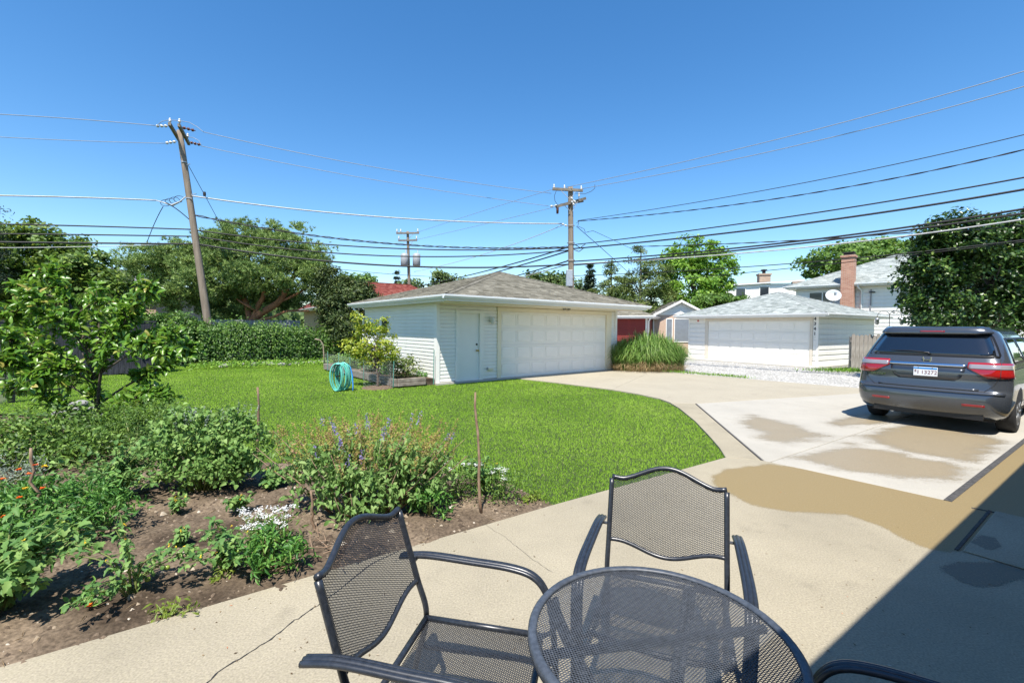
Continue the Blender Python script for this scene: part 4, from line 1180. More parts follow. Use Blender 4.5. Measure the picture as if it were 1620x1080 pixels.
# far pole with transformers
FD = 40.0
fb = at(650, 520, FD); ft = at(645, 366, FD); fbase = Vector((fb.x, fb.y, -.1))
pf, v = pole('utility_pole', 'distant wooden utility pole carrying two grey transformers', fbase, ft, .16, .11)
def Ff(pxx, pyy, d=FD): return at(pxx, pyy, d) - pf.location
MB().bar(Ff(627, 369, FD - .2), Ff(663, 368.5, FD - .2), .13, .14).build('crossarm', MT['wood_arm'], pf)
MB().bar(Ff(630, 380.5, FD - .2), Ff(660, 380, FD - .2), .12, .13).build('crossarm', MT['wood_arm'], pf)
for a, b_ in (((637, 370), (644, 377)), ((654, 370), (647, 377)), ((638, 382), (645, 388)), ((653, 382), (648, 388))):
    MB().bar(Ff(*a, FD - .3), Ff(*b_, FD - .28), .05, .03).build('brace', MT['grey_metal'], pf)
for q in ((628, 367), (634, 367), (661, 366.5), (631, 378), (659, 378)): insulator(pf, Ff(q[0], q[1], FD - .2), MT['porcelain'], .25, .08)
for q in (640.0, 659.0):
    MB().lathe([(.30, -.50), (.33, -.48), (.33, .42), (.30, .46), (.22, .55), (.08, .58)], (0, 0, 0), 14).build('transformer', plain('transformer_grey', (.33, .345, .355), .45) if q < 650 else bpy.data.materials['transformer_grey'], pf, True).location = Ff(q, 411, FD - .35)
    MB().tube([Ff(q, 406, FD - .35) + Vector((.1, 0, .35)), Ff(q, 402, FD - .35) + Vector((.12, 0, .45))], [.04, .03], 6).build('bushing', MT['porcelain'], pf)

WIRES = []
def wire(label, pts, d0, d1, r, mat='cable_black', twist=0.0, ext0=0.0, ext1=0.0):
    """strung along a straight plan line from depth d0 to depth d1; pts are where the photograph shows it"""
    xs = np.array([p[0] for p in pts], float); ys = np.array([p[1] for p in pts], float)
    deg = min(2, len(pts) - 1)
    co = np.polyfit(xs, ys, deg)
    X0 = xs[0] - ext0; X1 = xs[-1] + ext1
    P = []
    n = 40 if not twist else 140
    for i in range(n + 1):
        x = X0 + (X1 - X0) * i / n
        w = (x - xs[0]) / (xs[-1] - xs[0])
        inv = (1 - w) / d0 + w / d1
        P.append(at(x, np.polyval(co, x), 1 / inv))
    mb = MB()
    if twist:
        for ph in (0, PI):
            acc = 0; Q = []
            for i, p in enumerate(P):
                if i: acc += (p - P[i - 1]).length
                a = acc * 2 * PI / 1.3 + ph
                Q.append(p + Vector((0, math.cos(a) * twist, math.sin(a) * twist)))
            mb.tube(Q, r, 5)
    else:
        mb.tube(P, r, 6)
    o = mb.build('overhead_wire', MT[mat], None, True)
    tag(o, label, 'wire', 'overhead wires')
    return o
# left of the leaning pole
wire('topmost thin wire running left from the leaning pole top', [(0, 181), (120, 188.5), (246, 199)], 17.5, LD - .7, .014, 'cable_thin', ext0=60)
wire('second thin wire running left from the leaning pole, below its topmost one', [(0, 217), (130, 223), (262, 227)], 18, LD + .4, .012, 'cable_thin', ext0=60)
wire('pale thick service cable running left from the leaning pole below its bare wires', [(0, 309.5), (130, 312.5), (247, 317)], 17.5, LD, .028, 'cable_grey', ext0=60)
wire('black cable left of the leaning pole, highest of the low bundle', [(0, 354.5), (150, 358), (303, 363)], 17.5, LD, .028, ext0=60)
wire('black cable left of the leaning pole, second of the low bundle', [(0, 370), (150, 371.5), (305, 374)], 17.5, LD, .028, ext0=60)
wire('thick black cable left of the leaning pole, third of the low bundle', [(0, 383), (150, 384.5), (306, 386)], 17.5, LD, .036, ext0=60)
wire('thin grey wire lowest on the left of the leaning pole', [(0, 392), (150, 390), (306, 385)], 17.5, LD, .015, 'cable_grey', ext0=60)
# between the leaning pole and the centre pole
wire('topmost thin wire spanning from leaning pole to centre pole', [(322, 209), (600, 266), (872, 306)], LD - .7, CD, .013, 'cable_thin')
wire('second thin wire spanning from leaning pole to centre pole', [(318, 231), (600, 286), (868, 326)], LD + .4, CD, .012, 'cable_thin')
wire('pale grey cable sagging between leaning pole and centre pole', [(300, 309.5), (470, 331), (640, 346), (780, 352), (890, 354)], LD, CD, .030, 'cable_grey')
wire('twisted dark cable from leaning pole to centre pole under the pale cable', [(306, 339), (420, 363), (520, 376), (700, 389), (898, 391)], LD, CD, .02, 'cable_black', .03)
wire('smooth black cable from leaning pole to centre pole crossing the pine top', [(309, 364), (520, 387), (700, 395), (899, 392)], LD, CD, .030)
wire('black cable from leaning pole to centre pole, third from the roof', [(310, 374), (520, 399), (700, 406.5), (860, 400), (900, 395)], LD, CD, .030)
wire('thick black cable from leaning pole to centre pole just above the garage ridge', [(312, 386), (520, 413.5), (700, 422.5), (830, 422), (902, 418)], LD, CD, .042)
wire('thin wire lowest between leaning pole and far pole', [(312, 388), (520, 424), (660, 436), (760, 440)], LD, 34, .014)
# from the centre pole back to the far pole
wire('black cable falling left from centre pole towards the far pole, upper one', [(899, 391), (800, 420), (715, 442), (650, 455)], CD, FD, .034)
wire('black cable falling left from centre pole behind the garage ridge', [(900, 397), (840, 414), (775, 434), (700, 452)], CD, FD, .036)
wire('thick black cable falling left from centre pole, lowest behind the roof', [(901, 412), (860, 424), (815, 437), (770, 448)], CD, FD, .036)
wire('pale cable falling left from centre pole beside the lowest black one', [(901, 418), (865, 427), (820, 440), (780, 449)], CD, FD, .026, 'cable_grey')
wire('pale guy wire sloping from centre pole down to the far transformers', [(889, 357), (800, 389), (720, 417), (655, 429)], CD, FD, .018, 'cable_grey')
wire('faint thin wire from centre crossarm to far pole crossarm, upper', [(876, 299), (760, 335), (662, 367)], CD, FD, .012, 'cable_thin')
wire('faint thin wire from centre crossarm to far pole crossarm, lower', [(880, 327), (760, 356), (660, 379)], CD, FD, .012, 'cable_thin')
# right of the centre pole, along the alley
R1 = 12.6
wire('topmost thin wire rising right from the centre pole', [(893, 297), (1200, 228), (1620, 113)], CD, R1, .013, 'cable_thin', ext1=90)
wire('second thin wire rising right from the centre pole', [(919, 299), (1200, 244), (1620, 137)], CD, R1, .013, 'cable_thin', ext1=90)
wire('smooth dark wire rising right from centre pole, third from the top', [(914, 350), (1000, 335), (1200, 303), (1400, 264), (1620, 213)], CD, R1, .013, ext1=90)
wire('twisted dark service wire rising right from centre pole, fourth from the top', [(914, 349), (1000, 344), (1200, 318), (1400, 285), (1620, 237)], CD, R1, .012, 'cable_black', .012, ext1=90)
wire('black cable right of centre pole, upper of the two heavy ones', [(905, 387), (1000, 377), (1200, 350), (1400, 319), (1620, 281)], CD, R1, .024, ext1=90)
wire('heavy black cable right of centre pole, lower of the upper pair', [(906, 392), (1000, 387), (1200, 362), (1400, 335), (1620, 300)], CD, R1, .034, ext1=90)
wire('wavy black drop wire right of centre pole between the heavy cables', [(1000, 391), (1100, 386), (1220, 382), (1330, 378), (1450, 366)], 21, 15.2, .012, 'cable_black', .012)
wire('heavy black cable crossing in front of the right tree, upper', [(906, 413), (1100, 400), (1300, 377), (1450, 356), (1620, 331)], CD, R1, .032, ext1=90)
wire('heavy black cable crossing in front of the right tree, lower', [(906, 419), (1100, 404), (1300, 381), (1450, 361), (1620, 338)], CD, R1, .032, ext1=90)
wire('pale grey cable crossing in front of the right tree', [(906, 417), (1100, 407), (1300, 388), (1450, 371), (1620, 347)], CD, R1, .024, 'cable_grey', ext1=90)
wire('thin dark wire crossing in front of the right tree below the pale cable', [(1400, 378), (1500, 368), (1620, 357)], 16, R1, .012, ext1=90)
wire('thin cable crossing the brick chimney top', [(906, 436), (1100, 428), (1300, 413), (1460, 397), (1620, 380)], CD, R1, .017, ext1=90)
wire('thin cable low across the chimney, second of its pair', [(940, 452), (1100, 442), (1300, 418), (1460, 400), (1620, 383)], CD, R1, .014, ext1=90)
# drops from the centre pole
wire('service drop slanting from centre pole down right into the pines', [(912, 358), (960, 400), (1004, 440)], CD, 33, .016)
wire('thin service drop slanting right from centre pole to the bright tree', [(938, 365), (975, 382), (1004, 396)], CD, 33, .011)
wire('guy wire slanting down right from the leaning pole', [(296, 258), (325, 311), (358, 372)], LD, LD + 2.5, .012)
wire('short black service cable under the leaning pole splice', [(262, 320), (285, 335), (299, 347)], LD - .4, LD, .02)
wire('service drop falling from the leaning pole splice into the left pine crown', [(258, 327), (246, 350), (232, 385)], LD, LD + 3, .016)

# ================================================================== fences
def picket(t, mesh, loc, rz):
    o = bpy.data.objects.new('board', mesh); COL.objects.link(o); o.parent = t; o.location = loc; o.rotation_euler = (0, 0, rz)
pf1 = thing('picket_fence', 'weathered grey picket fence between the alley garage and the van', 'fence', G(1346, 583), R(-4))
pm = MB(); pm.add([(0, 0, 0), (.155, 0, 0), (.155, 0, 1.40), (.115, 0, 1.47), (.04, 0, 1.47), (0, 0, 1.40)] + [(0, .022, 0), (.155, .022, 0), (.155, .022, 1.40), (.115, .022, 1.47), (.04, .022, 1.47), (0, .022, 1.40)],
                  [(0, 1, 2, 3, 4, 5), (11, 10, 9, 8, 7, 6)] + [(i, (i + 1) % 6 + 0, 6 + (i + 1) % 6, 6 + i) for i in range(6)])
pmesh = pm.mesh('board'); pmesh.materials.append(MT['fence_grey'])
rr = random.Random(8)
for i in range(30): picket(pf1, pmesh, (i * .17, rr.uniform(-.006, .006), rr.uniform(-.02, .03)), rr.uniform(-.03, .03))
for z in (.35, 1.15): MB().box((-.02, .03, z), (5.1, .07, z + .09)).build('rail', MT['fence_grey'], pf1)
for x in (.0, 2.4, 4.9): MB().box((x, .075, -.1), (x + .09, .165, 1.38)).build('post', MT['fence_grey'], pf1)

bf = thing('board_fence', 'grey board fence with tree shade painted in behind the young pear tree at left', 'fence', (-16.8, 13.6, 0), R(24))
bm_ = MB().box((0, 0, 0), (.14, .022, 1.72)).mesh('board'); bm_.materials.append(MT['fence_shade_dark'])
for i in range(34): picket(bf, bm_, (i * .147, rr.uniform(-.008, .008), rr.uniform(-.02, .02)), 0)
for z in (.3, 1.4): MB().box((0, .03, z), (5.0, .08, z + .1)).build('rail', MT['fence_shade_dark'], bf)
MB().box((0, -.03, 1.74), (5.02, .07, 1.79)).build('cap_rail', MT['fence_shade_dark'], bf)
bf2 = thing('board_fence', 'grey board fence behind the hedge at the leaning pole foot', 'fence', (-20.5, 23.2, 0), R(6))
bm2 = MB().box((0, 0, 0), (.14, .022, 1.95)).mesh('board'); bm2.materials.append(plain('bluish_grey_boards', (.16, .17, .19), .85, c2=(.26, .27, .29), scale=6))
for i in range(62): picket(bf2, bm2, (i * .15, rr.uniform(-.008, .008), rr.uniform(-.02, .02)), 0)
for z in (.3, 1.6): MB().box((0, .03, z), (9.3, .08, z + .1)).build('rail', MT['fence_shade_dark'], bf2)

ir = thing('iron_fence', 'black iron picket fence with square post at the far left edge', 'fence', G(-38, 640), R(62))
bar_ = MB().box((-.008, -.008, .08), (.008, .008, 1.25)).mesh('picket'); bar_.materials.append(MT['black_metal'])
for i in range(13):
    o = bpy.data.objects.new('picket', bar_); COL.objects.link(o); o.parent = ir; o.location = (i * .105, 0, 0)
for z in (.16, 1.15): MB().box((-.02, -.014, z), (1.3, .014, z + .03)).build('rail', MT['black_metal'], ir)
for x in (.50,): MB().box((x - .05, -.05, -.05), (x + .05, .05, 1.35)).build('post', MT['black_metal'], ir)

# ================================================================== satellite dish, shepherd's hook
sd = at(1318, 468, 27.6)
dt = thing('satellite_dish', 'white round satellite dish in front of the brick chimney', 'dish', (sd.x, sd.y, 0))
prof = []
V = []; n = 22
mb = MB(); rows = []
dirn = Vector((-.35, -.85, .35)).normalized(); xd = dirn.cross(Vector((0, 0, 1))).normalized(); yd = xd.cross(dirn)
vs = []; fs = []
for i, rr_ in enumerate((0.02, .13, .26, .36, .41)):
    for k in range(n):
        a = 2 * PI * k / n; vs.append(Vector((0, 0, sd.z)) + xd * rr_ * math.cos(a) + yd * rr_ * math.sin(a) * .9 + dirn * (rr_ * rr_ * .5))
for i in range(4):
    for k in range(n): fs.append((i * n + k, i * n + (k + 1) % n, (i + 1) * n + (k + 1) % n, (i + 1) * n + k))
off = len(vs)
vs += [p - dirn * .02 for p in vs]
fs += [tuple(off + q for q in f[::-1]) for f in fs]
fs += [(4 * n + k, 4 * n + (k + 1) % n, off + 4 * n + (k + 1) % n, off + 4 * n + k) for k in range(n)]
mb.add(vs, fs).build('reflector', plain('dish_white', (.48, .50, .52), .4), dt, True)
MB().tube([Vector((0, 0, sd.z)) - yd * .42, Vector((0, 0, sd.z)) + dirn * .5 - yd * .1], .015, 6).build('feed_arm', MT['grey_metal'], dt)
MB().box((-.04, -.05, -.08), (.04, .05, .08)).build('feed_horn', MT['grey_metal'], dt).location = Vector((0, 0, sd.z)) + dirn * .5 - yd * .1
MB().tube([(.02, .05, 0), (.02, .05, sd.z - .05)], .03, 8).build('mast', MT['grey_metal'], dt)

hk = G(1404, 600); hk = Vector((hk.x * 1.25, hk.y * 1.25, 0))
sh = thing('shepherd_hook', 'black double shepherd hook holding bird feeders behind the picket fence', 'garden hook', hk)
MB().tube([(0, 0, 0), (0, 0, 2.35)], .012, 6).build('pole', MT['black_metal'], sh)
for s in (-1, 1):
    MB().tube([Vector((s * .25 * (1 - math.cos(a)) , 0, 2.3 + .18 * math.sin(a))) for a in np.linspace(0, PI, 10)] + [Vector((s * .52, 0, 2.2))], .01, 6).build('hook', MT['black_metal'], sh, True)
    MB().lathe([(.03, -.25), (.07, -.2), (.07, -.05), (.09, -.04), (.02, .05)], (s * .52, 0, 2.15), 8).build('bird_feeder', MT['grey_metal'], sh, True)

# ================================================================== raised bed, hose, stakes, stones
ax, ay = Vector((math.cos(A1), math.sin(A1))), Vector((-math.sin(A1), math.cos(A1)))
rb = thing('raised_bed', 'low timber edged vegetable bed along the garage side wall', 'garden bed', (P1.x, P1.y, 0), A1)
for (a, b_) in (((-1.25, -.0), (-1.25, 2.2)), ((-1.25, 2.22), (-1.25, 4.4)), ((-1.25, 4.42), (-1.25, 6.4)), ((-1.20, -.0), (-.35, -.0)), ((-1.2, 6.38), (-.1, 6.38))):
    for z in (.06, .17): MB().bar((a[0], a[1], z), (b_[0], b_[1], z), .09, .10).build('timber', MT['timber'], rb, bevel=.008)
MB().box((-1.2, .05, -.1), (-.03, 6.33, .16)).build('soil', MT['soil'], rb)
for i, yy in enumerate((0.02, 1.1, 2.2, 3.4, 4.6, 5.8)):
    MB().tube([(-1.32, yy, 0), (-1.32 + rr.uniform(-.03, .03), yy, .72)], .012, 6).build('stake', plain('green_stake', (.10, .28, .22), .5) if i == 0 else bpy.data.materials['green_stake'], rb)
MB().tube([(-.12, -.06, 0), (-.10, -.06, 1.0)], .012, 6).build('stake', bpy.data.materials['green_stake'], rb)
# chicken wire along the bed
mw = MB(); s = .09
for i in range(int(6.2 / s)):
    for j in range(8):
        y0_ = i * s; z0_ = .05 + j * .075
        mw.bar((-1.325, y0_, z0_), (-1.325, y0_ + s / 2, z0_ + .0375), .003); mw.bar((-1.325, y0_ + s / 2, z0_ + .0375), (-1.325, y0_ + s, z0_), .003)
        mw.bar((-1.325, y0_ + s / 2, z0_ + .0375), (-1.325, y0_ + s / 2, z0_ + .075), .003)
o = mw.build('chicken_wire', MT['grey_metal'], rb); o['kind'] = 'stuff'
MB().tube([(-1.2, 6.6, 0), (-1.22, 6.6, .6), (-1.25, 6.6, .95), (-1.36, 6.6, 1.12), (-1.55, 6.6, 1.16)], .022, 7).build('bent_stick', plain('pale_stick', (.35, .27, .2), .9), rb, True)

hp = G(539, 617)
hs = thing('garden_hose', 'aqua green garden hose coiled on a low hanger on the lawn', 'garden hose', (hp.x, hp.y, -.03))
rh = random.Random(3)
for i in range(13):
    w = .155 + rh.uniform(-.03, .03); h = .33 + rh.uniform(-.03, .02); yy = (i - 6) * .026; xo = rh.uniform(-.02, .02) + (i - 6) * .010
    pts = []
    for a in np.linspace(0, 2 * PI, 26):
        z = .40 + h * math.cos(a) * (1.0 if math.cos(a) > 0 else 1.12)
        pts.append((xo + w * math.sin(a), yy + .012 * math.sin(2 * a + i), max(.02, z)))
    MB().tube(pts, .0125, 6, False).build('hose_coil', MT['hose'], hs, True)
MB().tube([(.10, .12, .70), (.2, .14, .62), (.27, .1, .4), (.30, .05, .15), (.32, -.02, .02)], .016, 7).build('blue_hose_end', MT['hose_blue'], hs, True)
mb = MB(); mb.bar((0, 0, 0), (0, 0, .74), .04); mb.bar((-.02, -.2, .70), (-.02, .2, .70), .10, .03); mb.bar((-.12, 0, .38), (.14, 0, .46), .035)
mb.build('hanger', MT['black_metal'], hs)

STK = [((408, 742), (408, 608), .016, 'straight brown garden stake right of the catmint bush'),
       ((762, 811), (752, 615), .013, 'tall thin stake standing in front of the lawn right of the sage'),
       ((62, 862), (50, 702), .012, 'crooked dark stake among the orange marigolds at left'),
       ((497, 838), (492, 770), .012, 'short pale stick left of the sage clump')]
for (b_, t_, r_, lab) in STK:
    p = G(*b_); d = p.y; q = at(t_[0], t_[1], d); q = q - p
    t_o = thing('garden_stake', lab, 'stake', (p.x, p.y, -.03), 0, 'garden stakes')
    n = 9; rs_ = random.Random(int(b_[0])); wob = .045 if 'crooked' in lab else .012
    pts = [Vector((q.x * i / n + rs_.uniform(-wob, wob) * (0 < i < n), rs_.uniform(-.01, .01), q.z * i / n - .02 + .02)) for i in range(n + 1)]
    MB().tube(pts, [r_ * (1.15 - .4 * i / n) * rs_.uniform(.85, 1.15) for i in range(n + 1)], 7).build('stick', MT['stick'], t_o, True)

# pale edging stones by the iron fence and by the hedge
def stone_mesh(seed):
    rr = random.Random(seed); bm = bmesh.new(); bmesh.ops.create_icosphere(bm, subdivisions=2, radius=1)
    for v in bm.verts:
        f = 1 + .28 * mnoise.noise(v.co * 1.4 + Vector((seed * 3.1, 0, 0))); v.co *= f; v.co.z *= .55
    me = bpy.data.meshes.new('stone'); bm.to_mesh(me); bm.free(); me.materials.append(MT['stone'])
    me.polygons.foreach_set('use_smooth', np.ones(len(me.polygons), dtype=bool))
    return me
SM = [stone_mesh(i) for i in range(5)]
rr = random.Random(31)
def stones(root_label, spots, smin, smax, grp):
    t_o = thing('stone_edging', root_label, 'stones', (spots[0].x, spots[0].y, 0), 0)
    for p in spots:
        o = bpy.data.objects.new('stone', rr.choice(SM)); COL.objects.link(o); o.parent = t_o
        o.location = (p.x - spots[0].x, p.y - spots[0].y, .03); s = rr.uniform(smin, smax); o.scale = (s * rr.uniform(.8, 1.5), s, s); o.rotation_euler = (0, 0, rr.uniform(0, 6))
sp = [G(88 + rr.uniform(0, 62), 640 + rr.uniform(-4, 26)) for _ in range(16)]
stones('heap of pale stones behind the young pear tree trunk', sp, .06, .13, 'edging stones')
sp = [G(350 + i * 13 + rr.uniform(-5, 5), 580 - i * .55 + rr.uniform(-2, 1.5)) for i in range(15)]
stones('row of flat stones along the foot of the hedge', sp, .08, .18, 'edging stones')

# ================================================================== patio furniture
def lattice(name, mask, umin, umax, vmin, vmax, P, LW, SW, th, mat, parent, dep=.0022):
    """expanded metal: diamond mesh of thin strands in (u, v), mapped by P to space"""
    nu = int((umax - umin) / (LW / 2)) + 2; nv = int((vmax - vmin) / (SW / 2)) + 2
    I, J = np.meshgrid(np.arange(nu), np.arange(nv), indexing='ij')
    U = umin + I * LW / 2; Vv = vmin + J * SW / 2
    ok = mask(U, Vv)
    par = (I + J) % 2 == 0
    e = []
    for dj in (1, -1):
        i0, j0 = I[:-1, :], J[:-1, :]
        j1 = j0 + dj
        good = (j1 >= 0) & (j1 < nv) & par[:-1, :]
        a = i0[good]; b_ = j0[good]; c = a + 1; d = j1[good]
        k = ok[a, b_] & ok[c, d]
        e.append(np.stack([a[k], b_[k], c[k], d[k]], 1))
        # the other strand direction starts on odd columns too: parity keeps the lattice closed
    e = np.concatenate(e)
    A = np.stack([umin + e[:, 0] * LW / 2, vmin + e[:, 1] * SW / 2], 1); B = np.stack([umin + e[:, 2] * LW / 2, vmin + e[:, 3] * SW / 2], 1)
    d = nrm(B - A); n2 = np.stack([-d[:, 1], d[:, 0]], 1) * th / 2
    A = A - d * th * .4; B = B + d * th * .4
    q = [A + n2, A - n2, B - n2, B + n2]
    top = [P(x[:, 0], x[:, 1], dep / 2) for x in q]; bot = [P(x[:, 0], x[:, 1], -dep / 2) for x in q]
    V = np.stack(top + bot, 1).reshape(-1, 3)
    m = len(A); o = (np.arange(m) * 8)[:, None]
    F = np.concatenate([o + np.array([[0, 1, 2, 3]]), o + np.array([[7, 6, 5, 4]]), o + np.array([[0, 3, 7, 4]]), o + np.array([[1, 5, 6, 2]])])
    return link(name, np_mesh(name, V, F), mat, parent)

CHP = MT['chair_paint']
def smooth_path(pts, n=6):
    P = [Vector(p) for p in pts]; out = []
    for i in range(len(P) - 1):
        p0 = P[max(i - 1, 0)]; p1 = P[i]; p2 = P[i + 1]; p3 = P[min(i + 2, len(P) - 1)]
        for k in range(n):
            t = k / n
            out.append(.5 * ((2 * p1) + (p2 - p0) * t + (2 * p0 - 5 * p1 + 4 * p2 - p3) * t * t + (3 * p1 - p0 - 3 * p2 + p3) * t ** 3))
    return out + [P[-1]]
HW = .275
def backx(z): return -.235 - .135 * max(0, (z - .45)) / .45          # the back leans
def topz(s): return .870 + .070 * (.5 + .5 * math.cos(PI * min(1, abs(s) / .92))) + (.012 * max(0, (abs(s) - .8) / .2))
def botz(s): return .585 - .055 * (.5 + .5 * math.cos(PI * min(1, abs(s) / .92)))
def bow(s): return -.028 * (1 - s * s)                                 # and bows backwards

def make_chair():
    c = thing('patio_chair', '', 'chair')
    for s in (-1, 1):
        pth = smooth_path([(-.335, s * (HW + .01), 0), (-.275, s * HW, .25), (-.235, s * HW, .44), (backx(.6), s * HW, .6), (backx(.87), s * HW, .872)])
        cut = max(i for i, p in enumerate(pth) if p.z <= .44)
        MB().tube(pth[:cut + 1], .0125, 8).build('leg', CHP, c, True)
        MB().tube(pth[cut:], .0125, 8).build('back_post', CHP, c, True)
        # ribbed strap arm running into the front leg
        arm = smooth_path([(-.375, s * .325, .655), (-.25, s * .325, .672), (-.05, s * .325, .668), (.12, s * .323, .662), (.215, s * .32, .640), (.268, s * .315, .585), (.292, s * .31, .50), (.305, s * .305, .40)])
        leg = smooth_path([(.305, s * .305, .40), (.318, s * .30, .22), (.335, s * .30, .0)])
        for part, pp in (('arm', arm), ('leg', leg)):
            mb = MB()
            for o_, r_ in ((-.0145, .0100), (0, .0110), (.0145, .0100)):
                mb.tube([p + Vector((0, o_, -.002 if o_ else 0)) for p in pp], r_, 8)
            mb.build(part, CHP, c, True)
        MB().tube([(backx(.66), s * HW, .655), (backx(.66), s * .32, .655)], .007, 6).build('arm_bracket', CHP, c)
        MB().tube([(.30, s * .305, .425), (.24, s * .26, .425)], .009, 6).build('seat_bracket', CHP, c)
        MB().tube([(-.255, s * HW, .30), (.312, s * .30, .30)], .009, 6).build('stretcher', CHP, c)
    S = np.linspace(-1, 1, 29)
    MB().tube([Vector((backx(topz(s)) + bow(s), s * HW, topz(s))) for s in S], .0125, 8).build('top_rail', CHP, c, True)
    MB().tube([Vector((backx(botz(s)) + bow(s), s * HW, botz(s))) for s in S], .0105, 8).build('lower_rail', CHP, c, True)
    tz = np.vectorize(topz); bz = np.vectorize(botz)
    def mask(U, V):
        s = np.clip(U / HW, -1, 1); return (np.abs(U) < HW) & (V < tz(s)) & (V > bz(s))
    def P(u, v, d):
        s = np.clip(u / HW, -1, 1)
        return np.stack([-.235 - .3 * np.maximum(0, v - .45) - .028 * (1 - s * s) + d, u, v], 1)
    lattice('back_mesh', mask, -HW, HW, .49, .95, P, .0155, .0080, .0020, CHP, c, .0016)
    # seat
    sx0, sx1, sy = -.23, .255, .262
    fr = smooth_path([(sx0, -sy, .435), (0, -sy, .43), (sx1, -sy, .432)]) 
    MB().tube([(sx0, -sy, .435), (sx1, -sy, .435)], .0125, 8).build('seat_rail', CHP, c, True)
    MB().tube([(sx0, sy, .435), (sx1, sy, .435)], .0125, 8).build('seat_rail', CHP, c, True)
    MB().tube([(sx1, -sy, .435), (sx1 + .012, -sy * .5, .425), (sx1 + .014, 0, .423), (sx1 + .012, sy * .5, .425), (sx1, sy, .435)], .0125, 8).build('seat_rail', CHP, c, True)
    MB().tube([(sx0, -sy, .435), (sx0, sy, .435)], .0125, 8).build('seat_rail', CHP, c, True)
    lattice('seat_mesh', lambda U, V: (np.abs(V) < sy) & (U > sx0) & (U < sx1 + .01), sx0, sx1 + .012, -sy, sy,
            lambda u, v, d: np.stack([u, v, .430 + d - .014 * (1 - (v / sy) ** 2)], 1), .0155, .0080, .0020, CHP, c, .0016)
    return c
def copy_thing(src, loc, rz, label):
    r = src.copy(); COL.objects.link(r); r.location = loc; r.rotation_euler = (0, 0, rz); r['label'] = label
    for ch in list(src.children):
        k = ch.copy(); COL.objects.link(k); k.parent = r
        for g_ in ch.children:
            j = g_.copy(); COL.objects.link(j); j.parent = k
    return r
chA = make_chair(); chA['group'] = 'black mesh patio chairs'
aA = math.atan2(-.215, .976)
cA = Vector((-.535, 1.655)) + Vector((.976, -.215)) * .36
chA.location = (cA.x, cA.y, 0); chA.rotation_euler = (0, 0, aA)
chA['label'] = 'black mesh patio chair left of the round table, seen from the side'
fB = Vector((-.36, -.933)).normalized(); cB = Vector((.79, 2.28)) + fB * .36
copy_thing(chA, (cB.x, cB.y, 0), math.atan2(fB.y, fB.x), 'black mesh patio chair behind the round table, facing the camera')
fC = Vector((-.84, .54)).normalized()
rC = Vector((fC.y, -fC.x))          # its right side, away from the camera
bend = Vector((1.0, 1.362))
cC = bend - fC * .225 - rC * .322
copy_thing(chA, (cC.x, cC.y, 0), math.atan2(fC.y, fC.x), 'black patio chair at right edge, only its armrest showing by the table')

TB = Vector((.460, 1.375)); TR = .402; TZ = .715
tb = thing('patio_table', 'round slate grey metal mesh patio table in the foreground', 'table', (TB.x, TB.y, 0), R(10))
TP = MT['table_paint']
n = 72
prof = [(TR - .026, TZ - .004), (TR - .026, TZ + .004), (TR - .020, TZ + .008), (TR - .004, TZ + .007), (TR + .002, TZ), (TR + .002, TZ - .020), (TR - .006, TZ - .026), (TR - .012, TZ - .010)]
vs = []; fs = []
for i in range(n):
    a = 2 * PI * i / n
    for (r_, z) in prof: vs.append((r_ * math.cos(a), r_ * math.sin(a), z))
k = len(prof)
for i in range(n):
    for j in range(k): fs.append((i * k + j, ((i + 1) % n) * k + j, ((i + 1) % n) * k + (j + 1) % k, i * k + (j + 1) % k))
MB().add(vs, fs).build('rim', TP, tb, True, fix=True)
lattice('table_mesh', lambda U, V: (U * U + V * V) < (TR - .018) ** 2, -TR, TR, -TR, TR,
        lambda u, v, d: np.stack([u, v, TZ - .003 + d + 0 * u], 1), .0160, .0090, .0021, TP, tb, .0014)
for i in range(4):
    a = PI / 4 + i * PI / 2; ca, sa = math.cos(a), math.sin(a)
    pth = smooth_path([(ca * (TR - .03), sa * (TR - .03), TZ - .02), (ca * (TR - .06), sa * (TR - .06), TZ - .10), (ca * .20, sa * .20, TZ - .30), (ca * .17, sa * .17, .30), (ca * .24, sa * .24, .10), (ca * .34, sa * .34, .0)])
    mb = MB()
    for o_ in (-.012, .012): mb.tube([p + Vector((-sa * o_, ca * o_, 0)) for p in pth], .012, 8)
    mb.build('leg', TP, tb, True)
MB().tube([(.185 * math.cos(a), .185 * math.sin(a), .36) for a in np.linspace(0, 2 * PI, 30)], .009, 6, False).build('leg_ring', TP, tb, True)
MB().bar((-.37, 0, TZ - .018), (.37, 0, TZ - .018), .02, .02).build('cross_bar', TP, tb)

# ================================================================== the van
VH = R(36.0)
vf = Vector((math.cos(VH), math.sin(VH)))
axle = Vector((7.76, 8.24)); vo_ = axle - vf * 1.0
van = thing('minivan', 'dark grey minivan parked on the driveway, seen from behind', 'car', (vo_.x, vo_.y, .003), VH)
paint = plain('metallic_grey_paint', (.070, .078, .090), .24, metal=.45, spec=.6, coat=1.0, var=.04, scale=900)
paint.node_tree.nodes['Principled BSDF'].inputs['Coat Roughness'].default_value = .03
glassm = plain('tinted_car_glass', (.006, .009, .014), .03, spec=.8, coat=1.0)
glassm.node_tree.nodes['Principled BSDF'].inputs['Coat Roughness'].default_value = .01
blackp = plain('black_trim_plastic', (.012, .012, .013), .45)
redl = plain('red_lamp_lens', (.30, .006, .004), .08, spec=.7, coat=1.0)
redd = plain('dark_red_reflector', (.25, .01, .012), .15, coat=1.0)
clearl = plain('clear_lamp_lens', (.30, .28, .29), .10, metal=.3, coat=1.0)
chrome = plain('chrome_trim', (.70, .71, .73), .12, metal=1.0)
rubber = plain('tyre_rubber', (.018, .018, .019), .85, var=.2, scale=30)
